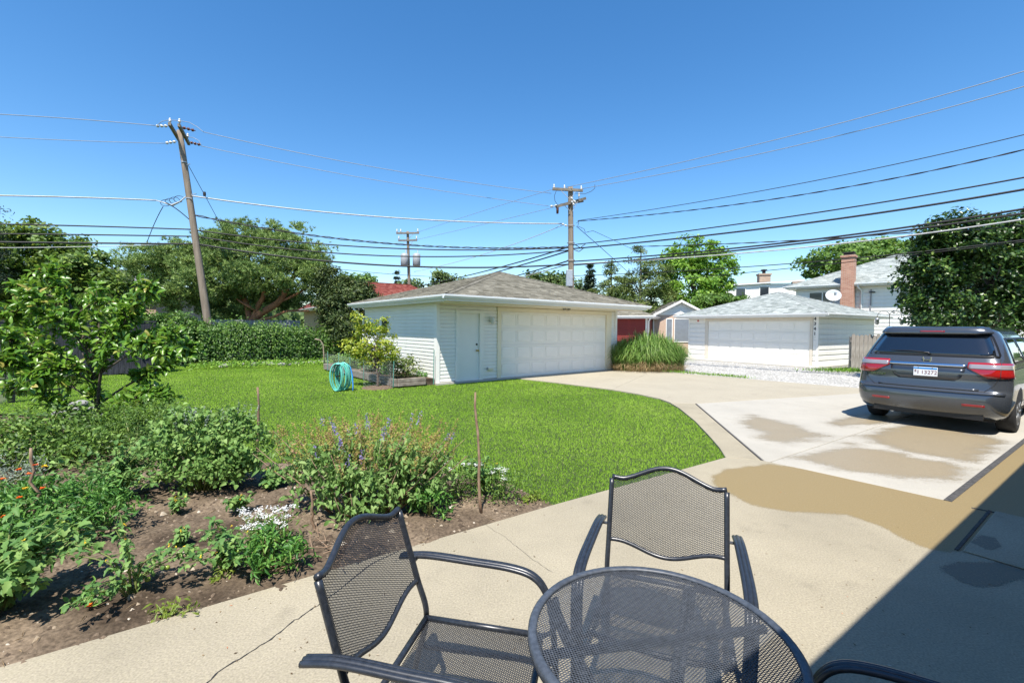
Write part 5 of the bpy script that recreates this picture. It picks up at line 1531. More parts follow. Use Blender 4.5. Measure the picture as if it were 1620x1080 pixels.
def ip(z, tab):
    return float(np.interp(z, [a for a, _ in tab], [b for _, b in tab]))
WT = [(.26, .90), (.36, .955), (.50, .985), (.75, .995), (.95, .985), (1.08, .965), (1.18, .945), (1.40, .865), (1.58, .790), (1.66, .735), (1.71, .64), (1.735, .45), (1.745, .2)]
XR = [(.26, .16), (.33, .06), (.42, .015), (.52, .0), (.63, .004), (.685, .03), (.70, .055), (.80, .075), (.86, .085), (.98, .075), (1.06, .10), (1.16, .155), (1.40, .335), (1.58, .475), (1.625, .470), (1.66, .475), (1.70, .56), (1.735, .85), (1.745, 1.4)]
XF = [(.26, 4.95), (.5, 5.08), (.75, 5.06), (.95, 4.85), (1.05, 4.35), (1.2, 4.05), (1.4, 3.65), (1.6, 3.15), (1.68, 2.95), (1.72, 2.7), (1.745, 2.3)]
RC = .26; CROWN = .075
def plan(s, z):
    """point of the body surface at height z, s metres round from the rear centre line"""
    sg = 1 if s >= 0 else -1; a = abs(s); w = ip(z, WT); x0 = ip(z, XR)
    rc = min(RC, w * .8)
    fl = w - rc
    def cr(y): return CROWN * (y / .9) ** 2
    if a <= fl: return Vector((x0 + cr(a), sg * a, z))
    q = (a - fl) / rc
    if q <= PI / 2:
        return Vector((x0 + cr(fl) + rc * (1 - math.cos(q)), sg * (fl + rc * math.sin(q)), z))
    return Vector((x0 + cr(fl) + rc + (a - fl - rc * PI / 2), sg * w, z))
def side_s(x, z):
    w = ip(z, WT); rc = min(RC, w * .8); fl = w - rc
    return x - (ip(z, XR) + CROWN * (fl / .9) ** 2 + rc) + fl + rc * PI / 2
def ring(z):
    half = []
    w = ip(z, WT); rc = min(RC, w * .8); fl = w - rc
    for a in np.linspace(0, fl, 6): half.append(plan(float(a), z))
    for q in np.linspace(0, PI / 2, 8)[1:]: half.append(plan(fl + rc * float(q), z))
    xa = half[-1].x; xf = ip(z, XF); rf = min(.55, w * .7)
    for x in np.linspace(xa, xf - rf, 12)[1:]:
        k = max(0, (x - 3.0) / 2.2); half.append(Vector((float(x), w - .06 * k * k, z)))
    yb = half[-1].y
    for q in np.linspace(0, PI / 2, 7)[1:]:
        half.append(Vector((xf - rf + rf * math.sin(q), (yb - .0) * math.cos(q) * 1.0 + 0.0 if q > 1.5 else yb - (1 - math.cos(q)) * rf * 1.0, z)))
    half[-1].y = 0.0 if yb - rf <= 0 else half[-1].y
    L_ = half; Rr = [Vector((p.x, -p.y, p.z)) for p in half]
    return L_[::-1] + Rr[1:]
zs = sorted(set([.26, .33, .42, .52, .63, .685, .70, .74, .80, .86, .92, .98, 1.02, 1.06, 1.11, 1.16, 1.22, 1.31, 1.40, 1.49, 1.58, 1.61, 1.64, 1.66, 1.685, 1.70, 1.715, 1.725, 1.735, 1.74, 1.745]))
rings = [ring(z) for z in zs]; nr = len(rings[0])
vs = [p for r_ in rings for p in r_]
fs = []
for i in range(len(rings) - 1):
    for j in range(nr): fs.append((i * nr + j, i * nr + (j + 1) % nr, (i + 1) * nr + (j + 1) % nr, (i + 1) * nr + j))
fs.append(tuple(range(nr))); fs.append(tuple((len(rings) - 1) * nr + j for j in range(nr)))
body = MB().add(vs, fs).build('body', paint, van, True, fix=True)
def patch(name, rows, mat, parent, off=.004, nc=16, thick=.012):
    """rows: (z, s_left, s_right) from bottom to top, laid on the body surface and standing proud by off"""
    V = []; 
    for (z, a, b_) in rows:
        for k in range(nc + 1):
            s = a + (b_ - a) * k / nc
            p = plan(s, z); e = .01
            du = plan(s + e, z) - plan(s - e, z); dv = plan(s, z + e) - plan(s, z - e)
            n_ = dv.cross(du); n_.normalize()
            if n_.dot(p - Vector((2.5, 0, z))) < 0: n_ = -n_
            V.append((p, n_))
    m_ = len(V)
    vs = [p + n_ * off for p, n_ in V] + [p - n_ * thick for p, n_ in V]
    fs = []; w = nc + 1; nrw = len(rows)
    for i in range(nrw - 1):
        for k in range(nc): fs.append((i * w + k, i * w + k + 1, (i + 1) * w + k + 1, (i + 1) * w + k))
    fs += [tuple(m_ + q for q in f[::-1]) for f in fs]
    bd = [(i * w) for i in range(nrw)][::-1] + list(range(1, w)) + [i * w + nc for i in range(1, nrw)] + [(nrw - 1) * w + k for k in range(nc - 1, 0, -1)]
    bd = [i * w for i in range(nrw - 1, -1, -1)] + list(range(1, w)) + [i * w + nc for i in range(1, nrw)] + [(nrw - 1) * w + k for k in range(nc - 1, 0, -1)]
    for i in range(len(bd)):
        a, b_ = bd[i], bd[(i + 1) % len(bd)]; fs.append((a, b_, m_ + b_, m_ + a))
    return MB().add(vs, fs).build(name, mat, parent, True, fix=True)
def zr(z0, z1, n): return [z0 + (z1 - z0) * i / n for i in range(n + 1)]
# rear glass with its black band
def gl(z): return ip(z, [(1.22, .80), (1.27, .82), (1.42, .765), (1.57, .70), (1.61, .675)])
patch('rear_glass_surround', [(z, -gl(z) - .045, gl(z) + .045) for z in zr(1.225, 1.605, 8)], blackp, body, .003)
patch('rear_glass', [(z, -gl(z) + .02, gl(z) - .02) for z in zr(1.262, 1.565, 8)], glassm, van, .007)
# spoiler lip and high brake lamp
patch('spoiler', [(z, -.72 + (z - 1.6) * .6, .72 - (z - 1.6) * .6) for z in zr(1.605, 1.68, 4)], paint, van, .055, 16, .03)
patch('brake_lamp', [(z, -.16, .16) for z in (1.632, 1.638, 1.644, 1.650)], redl, van, .062, 8)
# tailgate panel: seam lines round it, crease above the bumper
for sgn in (-1, 1):
    def ss(z): return sgn * ip(z, [(.70, .70), (.80, .80), (.90, .845), (1.22, .86)])
    patch('tailgate_seam', [(z, ss(z) - .006, ss(z) + .006) for z in zr(.70, 1.22, 10)], MT['dark'], body, .0015, 1)
patch('tailgate_seam', [(z, -.70, .70) for z in (.694, .704)], MT['dark'], body, .0015)
patch('bumper_step', [(z, -.94, .94) for z in zr(.655, .685, 3)], paint, van, .022, 26, .02)
patch('tailgate_lip', [(z, -.64, .64) for z in zr(.70, .735, 2)], paint, van, .010, 16)
# number plate recess
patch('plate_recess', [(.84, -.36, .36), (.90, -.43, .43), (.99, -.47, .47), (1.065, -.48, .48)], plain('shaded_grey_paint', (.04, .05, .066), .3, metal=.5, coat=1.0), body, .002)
patch('chrome_strip', [(z, -.50, .50) for z in zr(1.07, 1.11, 3)], chrome, van, .022, 16)
# tail lamps wrapping round the corners
for sgn in (-1, 1):
    def rows(z0, z1, f):
        out = []
        for z in zr(z0, z1, 5):
            a, b_ = f(z); out.append((z, sgn * a, sgn * b_))
        return out
    inner = lambda z: ip(z, [(.91, .74), (.99, .60), (1.06, .49), (1.15, .50)])
    lamp = patch('tail_lamp', rows(.915, 1.15, lambda z: (inner(z), ip(z, [(.91, 1.10), (1.15, 1.16)]))), redl, van, .016, 18)
    patch('lamp_lens', rows(1.05, 1.118, lambda z: (inner(z) + .02, 1.06)), clearl, lamp, .021, 16)
    patch('lamp_divider', rows(.915, 1.15, lambda z: (.862, .870)), MT['dark'], lamp, .0175, 2)
    patch('bumper_reflector', rows(.455, .49, lambda z: (.46, .72)), redd, van, .006, 8)
    # side glass and pillars
    for (xa, xb, nm) in ((.62, 1.62, 'quarter_glass'), (1.72, 2.72, 'door_glass'), (2.80, 3.62, 'door_glass')):
        rws = []
        for z in zr(1.17, 1.52, 5):
            x0_, x1_ = xa + (z - 1.17) * .55 * (1 if xa < 1 else .1), xb - (z - 1.17) * (.9 if xb > 3 else .05)
            rws.append((z, sgn * side_s(x0_, z), sgn * side_s(x1_, z)))
        patch(nm, rws, glassm, van, .005, 10)
    patch('window_band', [(z, sgn * side_s(.55 + (z - 1.13) * .5, z), sgn * side_s(3.75 - (z - 1.13) * .9, z)) for z in zr(1.13, 1.55, 6)], blackp, body, .002, 14)
    patch('door_seam', [(z, sgn * (side_s(1.66, z)), sgn * (side_s(1.672, z))) for z in zr(.4, 1.15, 8)], MT['dark'], body, .0015, 1)
    patch('slide_rail', [(z, sgn * side_s(.55, z), sgn * side_s(1.66, z)) for z in (1.04, 1.055)], MT['dark'], body, .002, 8)
    patch('door_handle', [(z, sgn * side_s(1.78, z), sgn * side_s(1.98, z)) for z in (.95, .99)], paint, van, .03, 6)
    mb = MB(); mb.box((3.5, sgn * .95 if sgn > 0 else -1.17, 1.12), (3.62, 1.17 if sgn > 0 else -.95, 1.28)); mb.build('mirror', paint, van, bevel=.03)
    patch('arch_liner', [(z, sgn * side_s(1.0 - math.sqrt(max(0, .40 ** 2 - (z - .34) ** 2)), z), sgn * side_s(1.0 + math.sqrt(max(0, .40 ** 2 - (z - .34) ** 2)), z)) for z in zr(.27, .738, 10)], MT['dark'], body, .002, 8)
    for xw in (1.0, 4.0):
        yw = sgn * .865
        whl = MB().lathe([(.20, -.115), (.315, -.115), (.335, -.09), (.338, 0), (.335, .09), (.315, .115), (.20, .115)], (0, 0, 0), 36, 'Y').build('tyre', rubber, van, True)
        whl.location = (xw, yw, .336)
        rim = MB(); rim.lathe([(.02, .06 * sgn), (.20, .07 * sgn), (.21, .118 * sgn), (.215, .118 * sgn), (.215, 0)], (0, 0, 0), 28, 'Y')
        for q in range(7):
            a = 2 * PI * q / 7; rim.bar((.03 * math.cos(a), .105 * sgn, .03 * math.sin(a)), (.205 * math.cos(a), .112 * sgn, .205 * math.sin(a)), .04, .02, (0, 1, 0))
        rim.build('rim', MT['grey_metal'], whl, True)
MB().box((.35, -.80, .20), (4.6, .80, .30)).build('underbody', MT['dark'], van)
MB().box((.10, -.70, .24), (.25, .70, .32)).build('bumper_valance', blackp, van)
MB().tube([(.9, .45, .24), (.16, .45, .24)], .03, 10).build('exhaust', MT['grey_metal'], van)
# seats and wheel seen as dark shapes are inside; wiper outside
wz = 1.285
p0 = plan(.0, wz) + Vector((-.03, 0, 0)); p1 = plan(.46, wz + .02) + Vector((-.035, 0, .0))
mb = MB(); mb.tube([p0 + Vector((.0, -.02, -.03)), p0, p0.lerp(p1, .5) + Vector((0, 0, .012)), p1], [.022, .016, .012, .008], 6); mb.build('wiper', blackp, van, True)
MB().tube([p0 + Vector((-.006, .05, .012)), p1 + Vector((-.004, .06, .004))], .006, 5).build('wiper_blade', blackp, van)
# plate
pl_x = ip(.97, XR) - .008
plate = MB().box((pl_x - .012, -.155, .895), (pl_x, .155, 1.045)).build('number_plate', plain('plate_white', (.74, .76, .78), .35), van, bevel=.004)
MB().box((pl_x - .0145, -.150, 1.012), (pl_x - .0115, .150, 1.040)).build('plate_band', plain('plate_blue', (.03, .25, .62), .35), plate)
tm = plain('plate_ink', (.16, .03, .035), .5)
text_mesh('plate_number', '13272', .084, tm, plate, (pl_x - .0135, -.048, .955), (PI / 2, 0, -PI / 2), .001, bold=.0)
text_mesh('plate_number', 'E', .052, tm, plate, (pl_x - .0135, .126, .975), (PI / 2, 0, -PI / 2), .001, bold=.001)
text_mesh('plate_number', 'I', .084, tm, plate, (pl_x - .0135, .092, .955), (PI / 2, 0, -PI / 2), .001, bold=.001)
for yy in (-.09, .09): MB().lathe([(.008, -.004), (.008, .004)], (pl_x - .015, yy, 1.034), 8, 'X').build('plate_bolt', MT['dark'], plate)
# emblem: a rounded frame with a broad letter
ez = 1.165; exx = ip(ez, XR) - .012
emb = MB(); w_, h_ = .062, .048
emb.bar((exx, -w_ * .62, ez - h_), (exx - .0, -w_ * .85, ez + h_), .016, .012); emb.bar((exx, w_ * .62, ez - h_), (exx, w_ * .85, ez + h_), .016, .012); emb.bar((exx, -w_ * .7, ez), (exx, w_ * .7, ez), .016, .012)
emb.build('emblem', chrome, van)
ox = plan(.60, .905).x - .012
text_mesh('model_lettering', 'ODYSSEY', .055, chrome, van, (plan(.66, .885).x - .006, .655, .885), (PI / 2 + .0, 0, -PI / 2 - .12), .003, bold=.0008)

# ================================================================== vegetation
MT['lf_maple'] = leafmat('maple_leaves', [(0, (0.056, 0.104, 0.020)), (.6, (0.137, 0.238, 0.035)), (1, (0.304, 0.402, 0.064))], .5, .3)
MT['lf_dark'] = leafmat('dark_glossy_leaves', [(0, (0.014, 0.038, 0.009)), (.7, (0.035, 0.084, 0.016)), (.93, (0.101, 0.189, 0.034)), (1, (0.216, 0.297, 0.068))], .35, .22)
MT['lf_bright'] = leafmat('bright_leaves', [(0, (0.107, 0.228, 0.028)), (.6, (0.197, 0.380, 0.043)), (1, (0.335, 0.517, 0.076))], .5, .4)
MT['lf_mid'] = leafmat('mid_green_leaves', [(0, (0.060, 0.124, 0.023)), (.6, (0.120, 0.232, 0.037)), (1, (0.221, 0.347, 0.067))], .5, .35)
MT['lf_far'] = leafmat('far_tree_leaves', [(0, (0.050, 0.094, 0.029)), (.6, (0.108, 0.173, 0.043)), (1, (0.187, 0.245, 0.072))], .6, .3)
MT['lf_olive'] = leafmat('olive_pine_needles', [(0, (0.049, 0.090, 0.022)), (.55, (0.118, 0.180, 0.036)), (1, (0.246, 0.276, 0.084))], .6, .3)
MT['lf_pine'] = leafmat('pine_needles', [(0, (0.081, 0.149, 0.038)), (.6, (0.181, 0.286, 0.074)), (1, (0.352, 0.460, 0.131))], .5, .2)
MT['lf_spruce'] = leafmat('spruce_needles', [(0, (0.014, 0.031, 0.014)), (.7, (0.036, 0.066, 0.030)), (1, (0.072, 0.102, 0.048))], .55, .15)
MT['lf_juniper'] = leafmat('juniper_needles', [(0, (0.016, 0.034, 0.010)), (.6, (0.058, 0.098, 0.023)), (1, (0.143, 0.182, 0.046))], .55, .2)
MT['lf_hedge'] = leafmat('hedge_leaves', [(0, (0.032, 0.076, 0.017)), (.6, (0.087, 0.186, 0.030)), (1, (0.193, 0.322, 0.051))], .42, .3)
MT['lf_pear'] = leafmat('pear_leaves', [(0, (0.075, 0.184, 0.019)), (.6, (0.133, 0.273, 0.027)), (.95, (0.231, 0.389, 0.053)), (1, (0.462, 0.378, 0.105))], .32, .36, .5)
MT['lf_pear_y'] = leafmat('yellow_green_pear_leaves', [(0, (0.105, 0.195, 0.018)), (.5, (0.270, 0.360, 0.030)), (1, (0.540, 0.570, 0.075))], .38, .4, .5)
MT['lf_catmint'] = leafmat('catmint_leaves', [(0, (0.104, 0.207, 0.047)), (.6, (0.176, 0.310, 0.074)), (1, (0.288, 0.413, 0.128))], .6, .3, .25)
MT['lf_sage'] = leafmat('sage_leaves', [(0, (0.111, 0.218, 0.051)), (.6, (0.180, 0.304, 0.086)), (1, (0.274, 0.389, 0.137))], .65, .3, .25)
MT['lf_tomato'] = leafmat('tomato_leaves', [(0, (0.074, 0.176, 0.044)), (.6, (0.141, 0.271, 0.072)), (1, (0.249, 0.383, 0.101))], .55, .32, .3)
MT['lf_marigold'] = leafmat('marigold_foliage', [(0, (0.041, 0.135, 0.025)), (.6, (0.091, 0.234, 0.039)), (1, (0.183, 0.359, 0.062))], .5, .3)
MT['lf_yellowgreen'] = leafmat('yellow_green_leaves', [(0, (.12, .20, .02)), (1, (.26, .34, .05))], .5, .4)
MT['lf_ograss'] = leafmat('ornamental_grass', [(0, (0.079, 0.171, 0.026)), (.6, (0.171, 0.305, 0.060)), (1, (0.317, 0.423, 0.132))], .45, .35)
MT['lf_straw'] = leafmat('dry_grass', [(0, (0.253, 0.172, 0.081)), (1, (0.483, 0.380, 0.207))], .7, .3)
MT['fl_white'] = leafmat('white_petals', [(0, (.70, .70, .68)), (1, (.85, .85, .83))], .6, .3, tint=1.0)
MT['fl_orange'] = leafmat('orange_petals', [(0, (.70, .10, .01)), (1, (.85, .22, .01))], .6, .3, tint=1.0)
MT['fl_yellow'] = leafmat('yellow_petals', [(0, (.72, .48, .02)), (1, (.85, .62, .04))], .6, .3, tint=1.0)
MT['fl_purple'] = leafmat('purple_petals', [(0, (.20, .15, .42)), (1, (.42, .34, .68))], .6, .3, tint=1.0)
MT['fl_bract'] = leafmat('sage_bracts', [(0, (.27, .29, .06)), (.6, (.40, .34, .09)), (1, (.40, .21, .15))], .7, .3)
MT['fl_grey'] = leafmat('grey_green_spikes', [(0, (.20, .26, .19)), (1, (.34, .38, .31))], .7, .2)

def rvec(rng, n):
    return nrm(rng.normal(size=(n, 3)))

def crown_cloud(rng, ells, nclump, cr, per, flat=.6, shell=.55, up=.6):
    """leaf positions gathered in clumps spread through ellipsoids; returns C, normals, clump random, clump centres"""
    vol = np.array([e[3] * e[4] * e[5] for e in ells]); vol = vol ** .75; vol = vol / vol.sum()
    CC = []
    which = rng.choice(len(ells), nclump, p=vol)
    for w in which:
        e = ells[w]; d = rvec(rng, 1)[0]; rad = rng.uniform(shell ** 2.2, 1) ** (1 / 2.2)
        CC.append(np.array(e[:3]) + d * rad * np.array(e[3:6]) * rng.uniform(.88, 1.08))
    CC = np.array(CC); OUT = nrm(CC - np.array([ells[w][:3] for w in which]))
    rad = cr * rng.uniform(.6, 1.35, nclump)
    C = np.repeat(CC, per, 0); n = len(C)
    d = rvec(rng, n) * (rng.random((n, 1)) ** .5) * np.repeat(rad, per)[:, None]
    d[:, 2] *= flat
    C = C + d
    Nn = nrm(np.repeat(OUT, per, 0) * .5 + np.array([0, 0, up]) + rvec(rng, n) * .75)
    r = np.clip(np.repeat(rng.normal(.45, .16, nclump), per) + rng.normal(0, .2, n), 0, 1)
    return C, Nn, r, CC

def limbs(base, top, r0, CC, rng, nl=26, r_l=.06, wob=.25, low=.35, mat=None, parent=None, sides=7, name='trunk'):
    base = Vector(base); top = Vector(top); mb = MB(); n = 9; pts = []
    for i in range(n + 1):
        p = base.lerp(top, i / n); k = wob * .25 * (0 < i)
        pts.append(p + Vector((rng.uniform(-k, k), rng.uniform(-k, k), 0)))
    mb.tube(pts, [r0 * (1 - .78 * i / n) + (.25 * r0 if i == 0 else 0) for i in range(n + 1)], 9)
    idx = rng.choice(len(CC), min(nl, len(CC)), replace=False)
    for j in idx:
        c = Vector(CC[j]); f = rng.uniform(low, .95); k = int(f * n); s = pts[k]
        if c.z < s.z - .3: s = pts[max(1, k - 3)]
        mid = s.lerp(c, .5) + Vector((rng.uniform(-wob, wob), rng.uniform(-wob, wob), rng.uniform(-.1, .3) * wob * 2))
        P = [s, s.lerp(mid, .5) + Vector((0, 0, .05)), mid, mid.lerp(c, .55), c]
        rl = r_l * (1.15 - .6 * f)
        mb.tube(P, [rl, rl * .8, rl * .6, rl * .4, rl * .15], sides - 2, False)
    return mb.build(name, mat, parent, True)

def tree(name, label, base, ells, trunk_top, r0, nclump, cr, per, L, W, lf, bark, seed, flat=.6, shell=.55, nl=26, r_l=.06, shape='flat', wob=.3, low=.35, group=None, up=.6, cat='tree'):
    rng = np.random.default_rng(seed)
    t = thing(name, label, cat, (base[0], base[1], 0), 0, group)
    b = np.array([base[0], base[1], 0])
    ells = [tuple(np.array(e[:3]) - b) + tuple(e[3:6]) for e in ells]
    C, Nn, r, CC = crown_cloud(rng, ells, nclump, cr, per, flat, shell, up)
    D = nrm(np.cross(Nn, rvec(rng, len(C)))) + np.array([0, 0, -.25])
    n = len(C)
    leaves('crown', C, D, Nn, L * rng.uniform(.65, 1.3, n), W * rng.uniform(.7, 1.2, n), MT[lf], t, shape, rnd=r)
    tt = Vector(trunk_top) - Vector(b)
    limbs((0, 0, -.1), tt, r0, CC, rng, nl, r_l, wob, low, MT[bark], t)
    return t
def E(pxx, pyy, d, wpx, hpx, dep=None):
    """ellipsoid whose outline the photograph shows centred at pxx, pyy with half sizes wpx, hpx pixels at depth d"""
    p = at(pxx, pyy, d); k = d / 720.0
    return (p.x, p.y, p.z, wpx * k, (dep if dep else wpx * k * .8), hpx * k)

TG = 'trees around the yards'
# left maple
tree('maple_tree', 'broad leafy maple tree at the far left edge', at(60, 520, 25)[:2], [E(70, 400, 25, 62, 58), E(20, 430, 25, 70, 60), E(120, 440, 24.5, 60, 50), E(150, 462, 24, 48, 34), E(-60, 400, 26, 70, 90)], at(70, 380, 25), .22, 300, .62, 110, .23, .17, 'lf_maple', 'bark', 21, group=TG)
# dark conifer just peeping in at the left edge
tree('conifer_tree', 'dark conifer branch tips at the very left edge above the maple', at(-60, 520, 22)[:2], [E(-40, 350, 22, 44, 40), E(-55, 420, 22, 60, 60)], at(-60, 290, 22), .16, 70, .5, 60, .20, .05, 'lf_spruce', 'bark', 22, group=TG)
# the spreading pine
rngp = np.random.default_rng(33)
PB = at(398, 520, 24.5); pine = thing('pine_tree', 'large spreading pine with orange branches behind the leaning pole', 'tree', (PB.x, PB.y, 0), 0, TG)
ells = [E(400, 372, 24.5, 70, 24), E(470, 395, 24.5, 52, 40), E(345, 395, 24, 60, 30), E(265, 415, 24, 72, 32), E(235, 430, 24, 44, 24), E(330, 440, 23.5, 75, 34), E(425, 425, 23.5, 80, 36), E(490, 430, 24, 34, 44), E(290, 465, 24, 66, 28), E(440, 470, 25.5, 70, 26), E(370, 482, 26.5, 60, 26)]
ells = [tuple(np.array(e[:3]) - np.array([PB.x, PB.y, 0])) + tuple(e[3:6]) for e in ells]
C, Nn, r, CC = crown_cloud(rngp, ells, 620, .52, 42, .55, .2)
n = len(C); per = 11
Ct = np.repeat(C, per, 0); Dt = rvec(rngp, n * per) * .75 + np.repeat(Nn, per, 0) * .55 + np.array([0, 0, .25])
leaves('crown', Ct, Dt, rvec(rngp, n * per), rngp.uniform(.12, .22, n * per), .034, MT['lf_pine'], pine, 'needle', rnd=np.clip(np.repeat(r, per) + rngp.normal(0, .08, n * per), 0, 1))
mb = MB()
def plimb(pts, r0, r1, d=24.3):
    P = smooth_path([at(a, b_, dd) - Vector((PB.x, PB.y, 0)) for a, b_, dd in pts], 5); m_ = len(P)
    mb.tube(P, [r0 + (r1 - r0) * i / (m_ - 1) for i in range(m_)], 8)
plimb([(392, 545, 24.5), (398, 510, 24.4), (412, 496, 24.2), (440, 478, 24), (455, 455, 24), (470, 425, 24.2), (475, 400, 24.5)], .24, .07)
plimb([(400, 506, 24.4), (408, 485, 24.2), (416, 470, 24), (420, 450, 24), (436, 425, 24), (440, 410, 24)], .15, .05)
plimb([(412, 494, 24.3), (395, 485, 24), (382, 478, 23.9), (374, 472, 23.9)], .10, .03)
plimb([(400, 508, 24.4), (430, 502, 24.1), (455, 492, 24), (490, 492, 24)], .10, .04)
plimb([(396, 512, 24.5), (385, 470, 24.6), (350, 440, 24.3), (310, 430, 24), (275, 424, 24)], .16, .04)
plimb([(350, 440, 24.3), (320, 455, 24), (295, 450, 23.9), (278, 437, 23.9)], .08, .03)
plimb([(385, 470, 24.6), (390, 430, 24.5), (395, 400, 24.5), (400, 375, 24.5)], .13, .04)
plimb([(440, 478, 24), (470, 465, 24.1), (500, 445, 24.2)], .08, .03)
mb.build('trunk', MT['bark_orange'], pine, True)
# shrubs and trees right of the pine
tree('juniper', 'dark upright juniper between the spreading pine and the garage', at(545, 520, 22.5)[:2], [E(540, 490, 22.5, 34, 40), E(560, 462, 22.5, 34, 22), E(520, 450, 23, 24, 28), E(556, 520, 22.5, 38, 22)], at(545, 445, 22.5), .12, 220, .42, 120, .18, .06, 'lf_juniper', 'bark', 41, group=TG)
tree('deciduous_tree', 'bright green treetop just right of the spreading pine', at(570, 520, 42)[:2], [E(570, 447, 42, 24, 14), E(548, 450, 42, 16, 16)], at(570, 455, 42), .2, 60, .7, 50, .30, .20, 'lf_mid', 'bark', 42, group=TG)
tree('deciduous_tree', 'small rounded treetop right of the distant pole above the garage roof', at(697, 520, 48)[:2], [E(697, 443, 48, 20, 12), E(728, 449, 48, 12, 9), E(650, 450, 50, 18, 8)], at(697, 450, 48), .2, 50, .8, 45, .32, .22, 'lf_far', 'bark', 43, group=TG)
tree('deciduous_tree', 'broad distant tree left of the centre pole above the garage roof', at(868, 520, 46)[:2], [E(850, 444, 46, 22, 13), E(880, 446, 46, 24, 15), E(905, 462, 44, 22, 18)], at(868, 455, 46), .25, 90, .9, 50, .32, .22, 'lf_far', 'bark', 44, group=TG)

def spruce(label, base, top_z, rad, seed, tiers, lf='lf_spruce'):
    rng = np.random.default_rng(seed)
    t = thing('spruce_tree', label, 'tree', (base[0], base[1], 0), 0, TG)
    MB().tube([(0, 0, -.1), (0, 0, top_z)], [.16, .02], 8).build('trunk', MT['bark'], t, True)
    C = []; D = []; 
    for i in range(tiers):
        f = i / tiers; z = top_z * (1 - f ** .9 * .92); rr_ = rad * (.06 + .94 * f) * rng.uniform(.8, 1.15)
        nb = int(8 + 12 * f)
        for k in range(nb):
            a = rng.uniform(0, 2 * PI); Lb = rr_ * rng.uniform(.7, 1.1); m_ = int(14 + 34 * f)
            q = rng.random(m_); x = np.cos(a) * Lb * q; y = np.sin(a) * Lb * q; zz = z - Lb * q * .25 + .10 * Lb * q ** 3
            sp_ = rng.normal(0, .06 + .06 * f, (m_, 3))
            C.append(np.stack([x, y, zz], 1) + sp_); D.append(np.stack([np.full(m_, np.cos(a)), np.full(m_, np.sin(a)), np.full(m_, -.2)], 1) + rng.normal(0, .5, (m_, 3)))
    C = np.concatenate(C); D = np.concatenate(D); n = len(C)
    leaves('crown', C, D, np.tile((0, 0, 1.0), (n, 1)) + rng.normal(0, .4, (n, 3)), rng.uniform(.2, .42, n) * rad / 1.6, .10 * rad / 1.2, MT[lf], t, 'flat', rng=rng)
    return t
p = at(628, 520, 52); spruce('little distant dark spruce left of the far pole', p[:2], at(628, 431, 52).z, 1.5, 51, 16)
p = at(932, 520, 42); spruce('dark pointed spruce just right of the centre pole', p[:2], at(932, 420, 42).z, 1.9, 52, 18)
# open pines and the bright tree in the middle distance
tree('pine_tree', 'thin open pine with upturned branches right of the dark spruce', at(968, 520, 36)[:2], [E(968, 425, 36, 10, 18), E(972, 450, 36, 24, 14), E(955, 470, 36, 30, 16), E(985, 478, 36, 26, 14)], at(967, 410, 36), .14, 90, .42, 60, .28, .07, 'lf_bright' if False else 'lf_olive', 'bark', 61, group=TG, low=.45)
tree('pine_tree', 'olive green pine standing left of the bright leafy tree', at(1015, 520, 34)[:2], [E(1015, 400, 34, 14, 14), E(1012, 420, 34, 26, 14), E(1035, 425, 34, 30, 22), E(1020, 450, 34, 46, 22), E(1005, 475, 34, 46, 20), E(1045, 478, 34, 40, 22), E(1015, 490, 33, 40, 14)], at(1013, 395, 34), .17, 190, .48, 60, .26, .07, 'lf_olive', 'bark_pale', 62, group=TG, low=.4)
tree('deciduous_tree', 'bright yellow green leafy tree above the alley garage roof', at(1098, 520, 35)[:2], [E(1105, 398, 35, 40, 24), E(1075, 420, 35, 36, 26), E(1125, 425, 35, 40, 24), E(1095, 455, 35, 58, 28), E(1135, 450, 35, 30, 16), E(1110, 480, 34, 46, 20)], at(1098, 395, 35), .2, 230, .55, 60, .27, .16, 'lf_bright', 'bark', 63, group=TG, low=.4)
tree('shrub', 'leafy green shrub in front of the white upper storey', at(1130, 520, 31)[:2], [E(1128, 480, 31, 44, 16), E(1155, 474, 31, 26, 10)], at(1130, 480, 31), .1, 90, .4, 55, .2, .14, 'lf_mid', 'bark', 64, group=TG)
tree('maple_tree', 'broad umbrella shaped tree behind the brick chimney', at(1360, 520, 46)[:2], [E(1345, 410, 46, 74, 24), E(1400, 398, 46, 46, 20), E(1300, 425, 46, 40, 16), E(1375, 390, 46, 40, 12), E(1440, 400, 46, 26, 14)], at(1360, 405, 46), .3, 200, .9, 60, .36, .26, 'lf_mid', 'bark', 65, group=TG, low=.5, flat=.5)
# dark tree at the right edge
tree('deciduous_tree', 'dense dark green tree behind the van at the right edge', at(1560, 520, 14.5)[:2], [E(1520, 400, 14.5, 66, 62), E(1470, 440, 14.5, 46, 62), E(1560, 380, 14.5, 62, 46), E(1610, 420, 14.5, 70, 90), E(1490, 490, 14.5, 60, 36), E(1660, 380, 14.5, 60, 60), E(1590, 495, 14.5, 70, 36), E(1470, 375, 14.5, 24, 24), E(1690, 460, 15, 60, 70)], at(1560, 370, 14.5), .16, 560, .42, 95, .135, .080, 'lf_dark', 'bark', 66, group=TG, shell=.2)

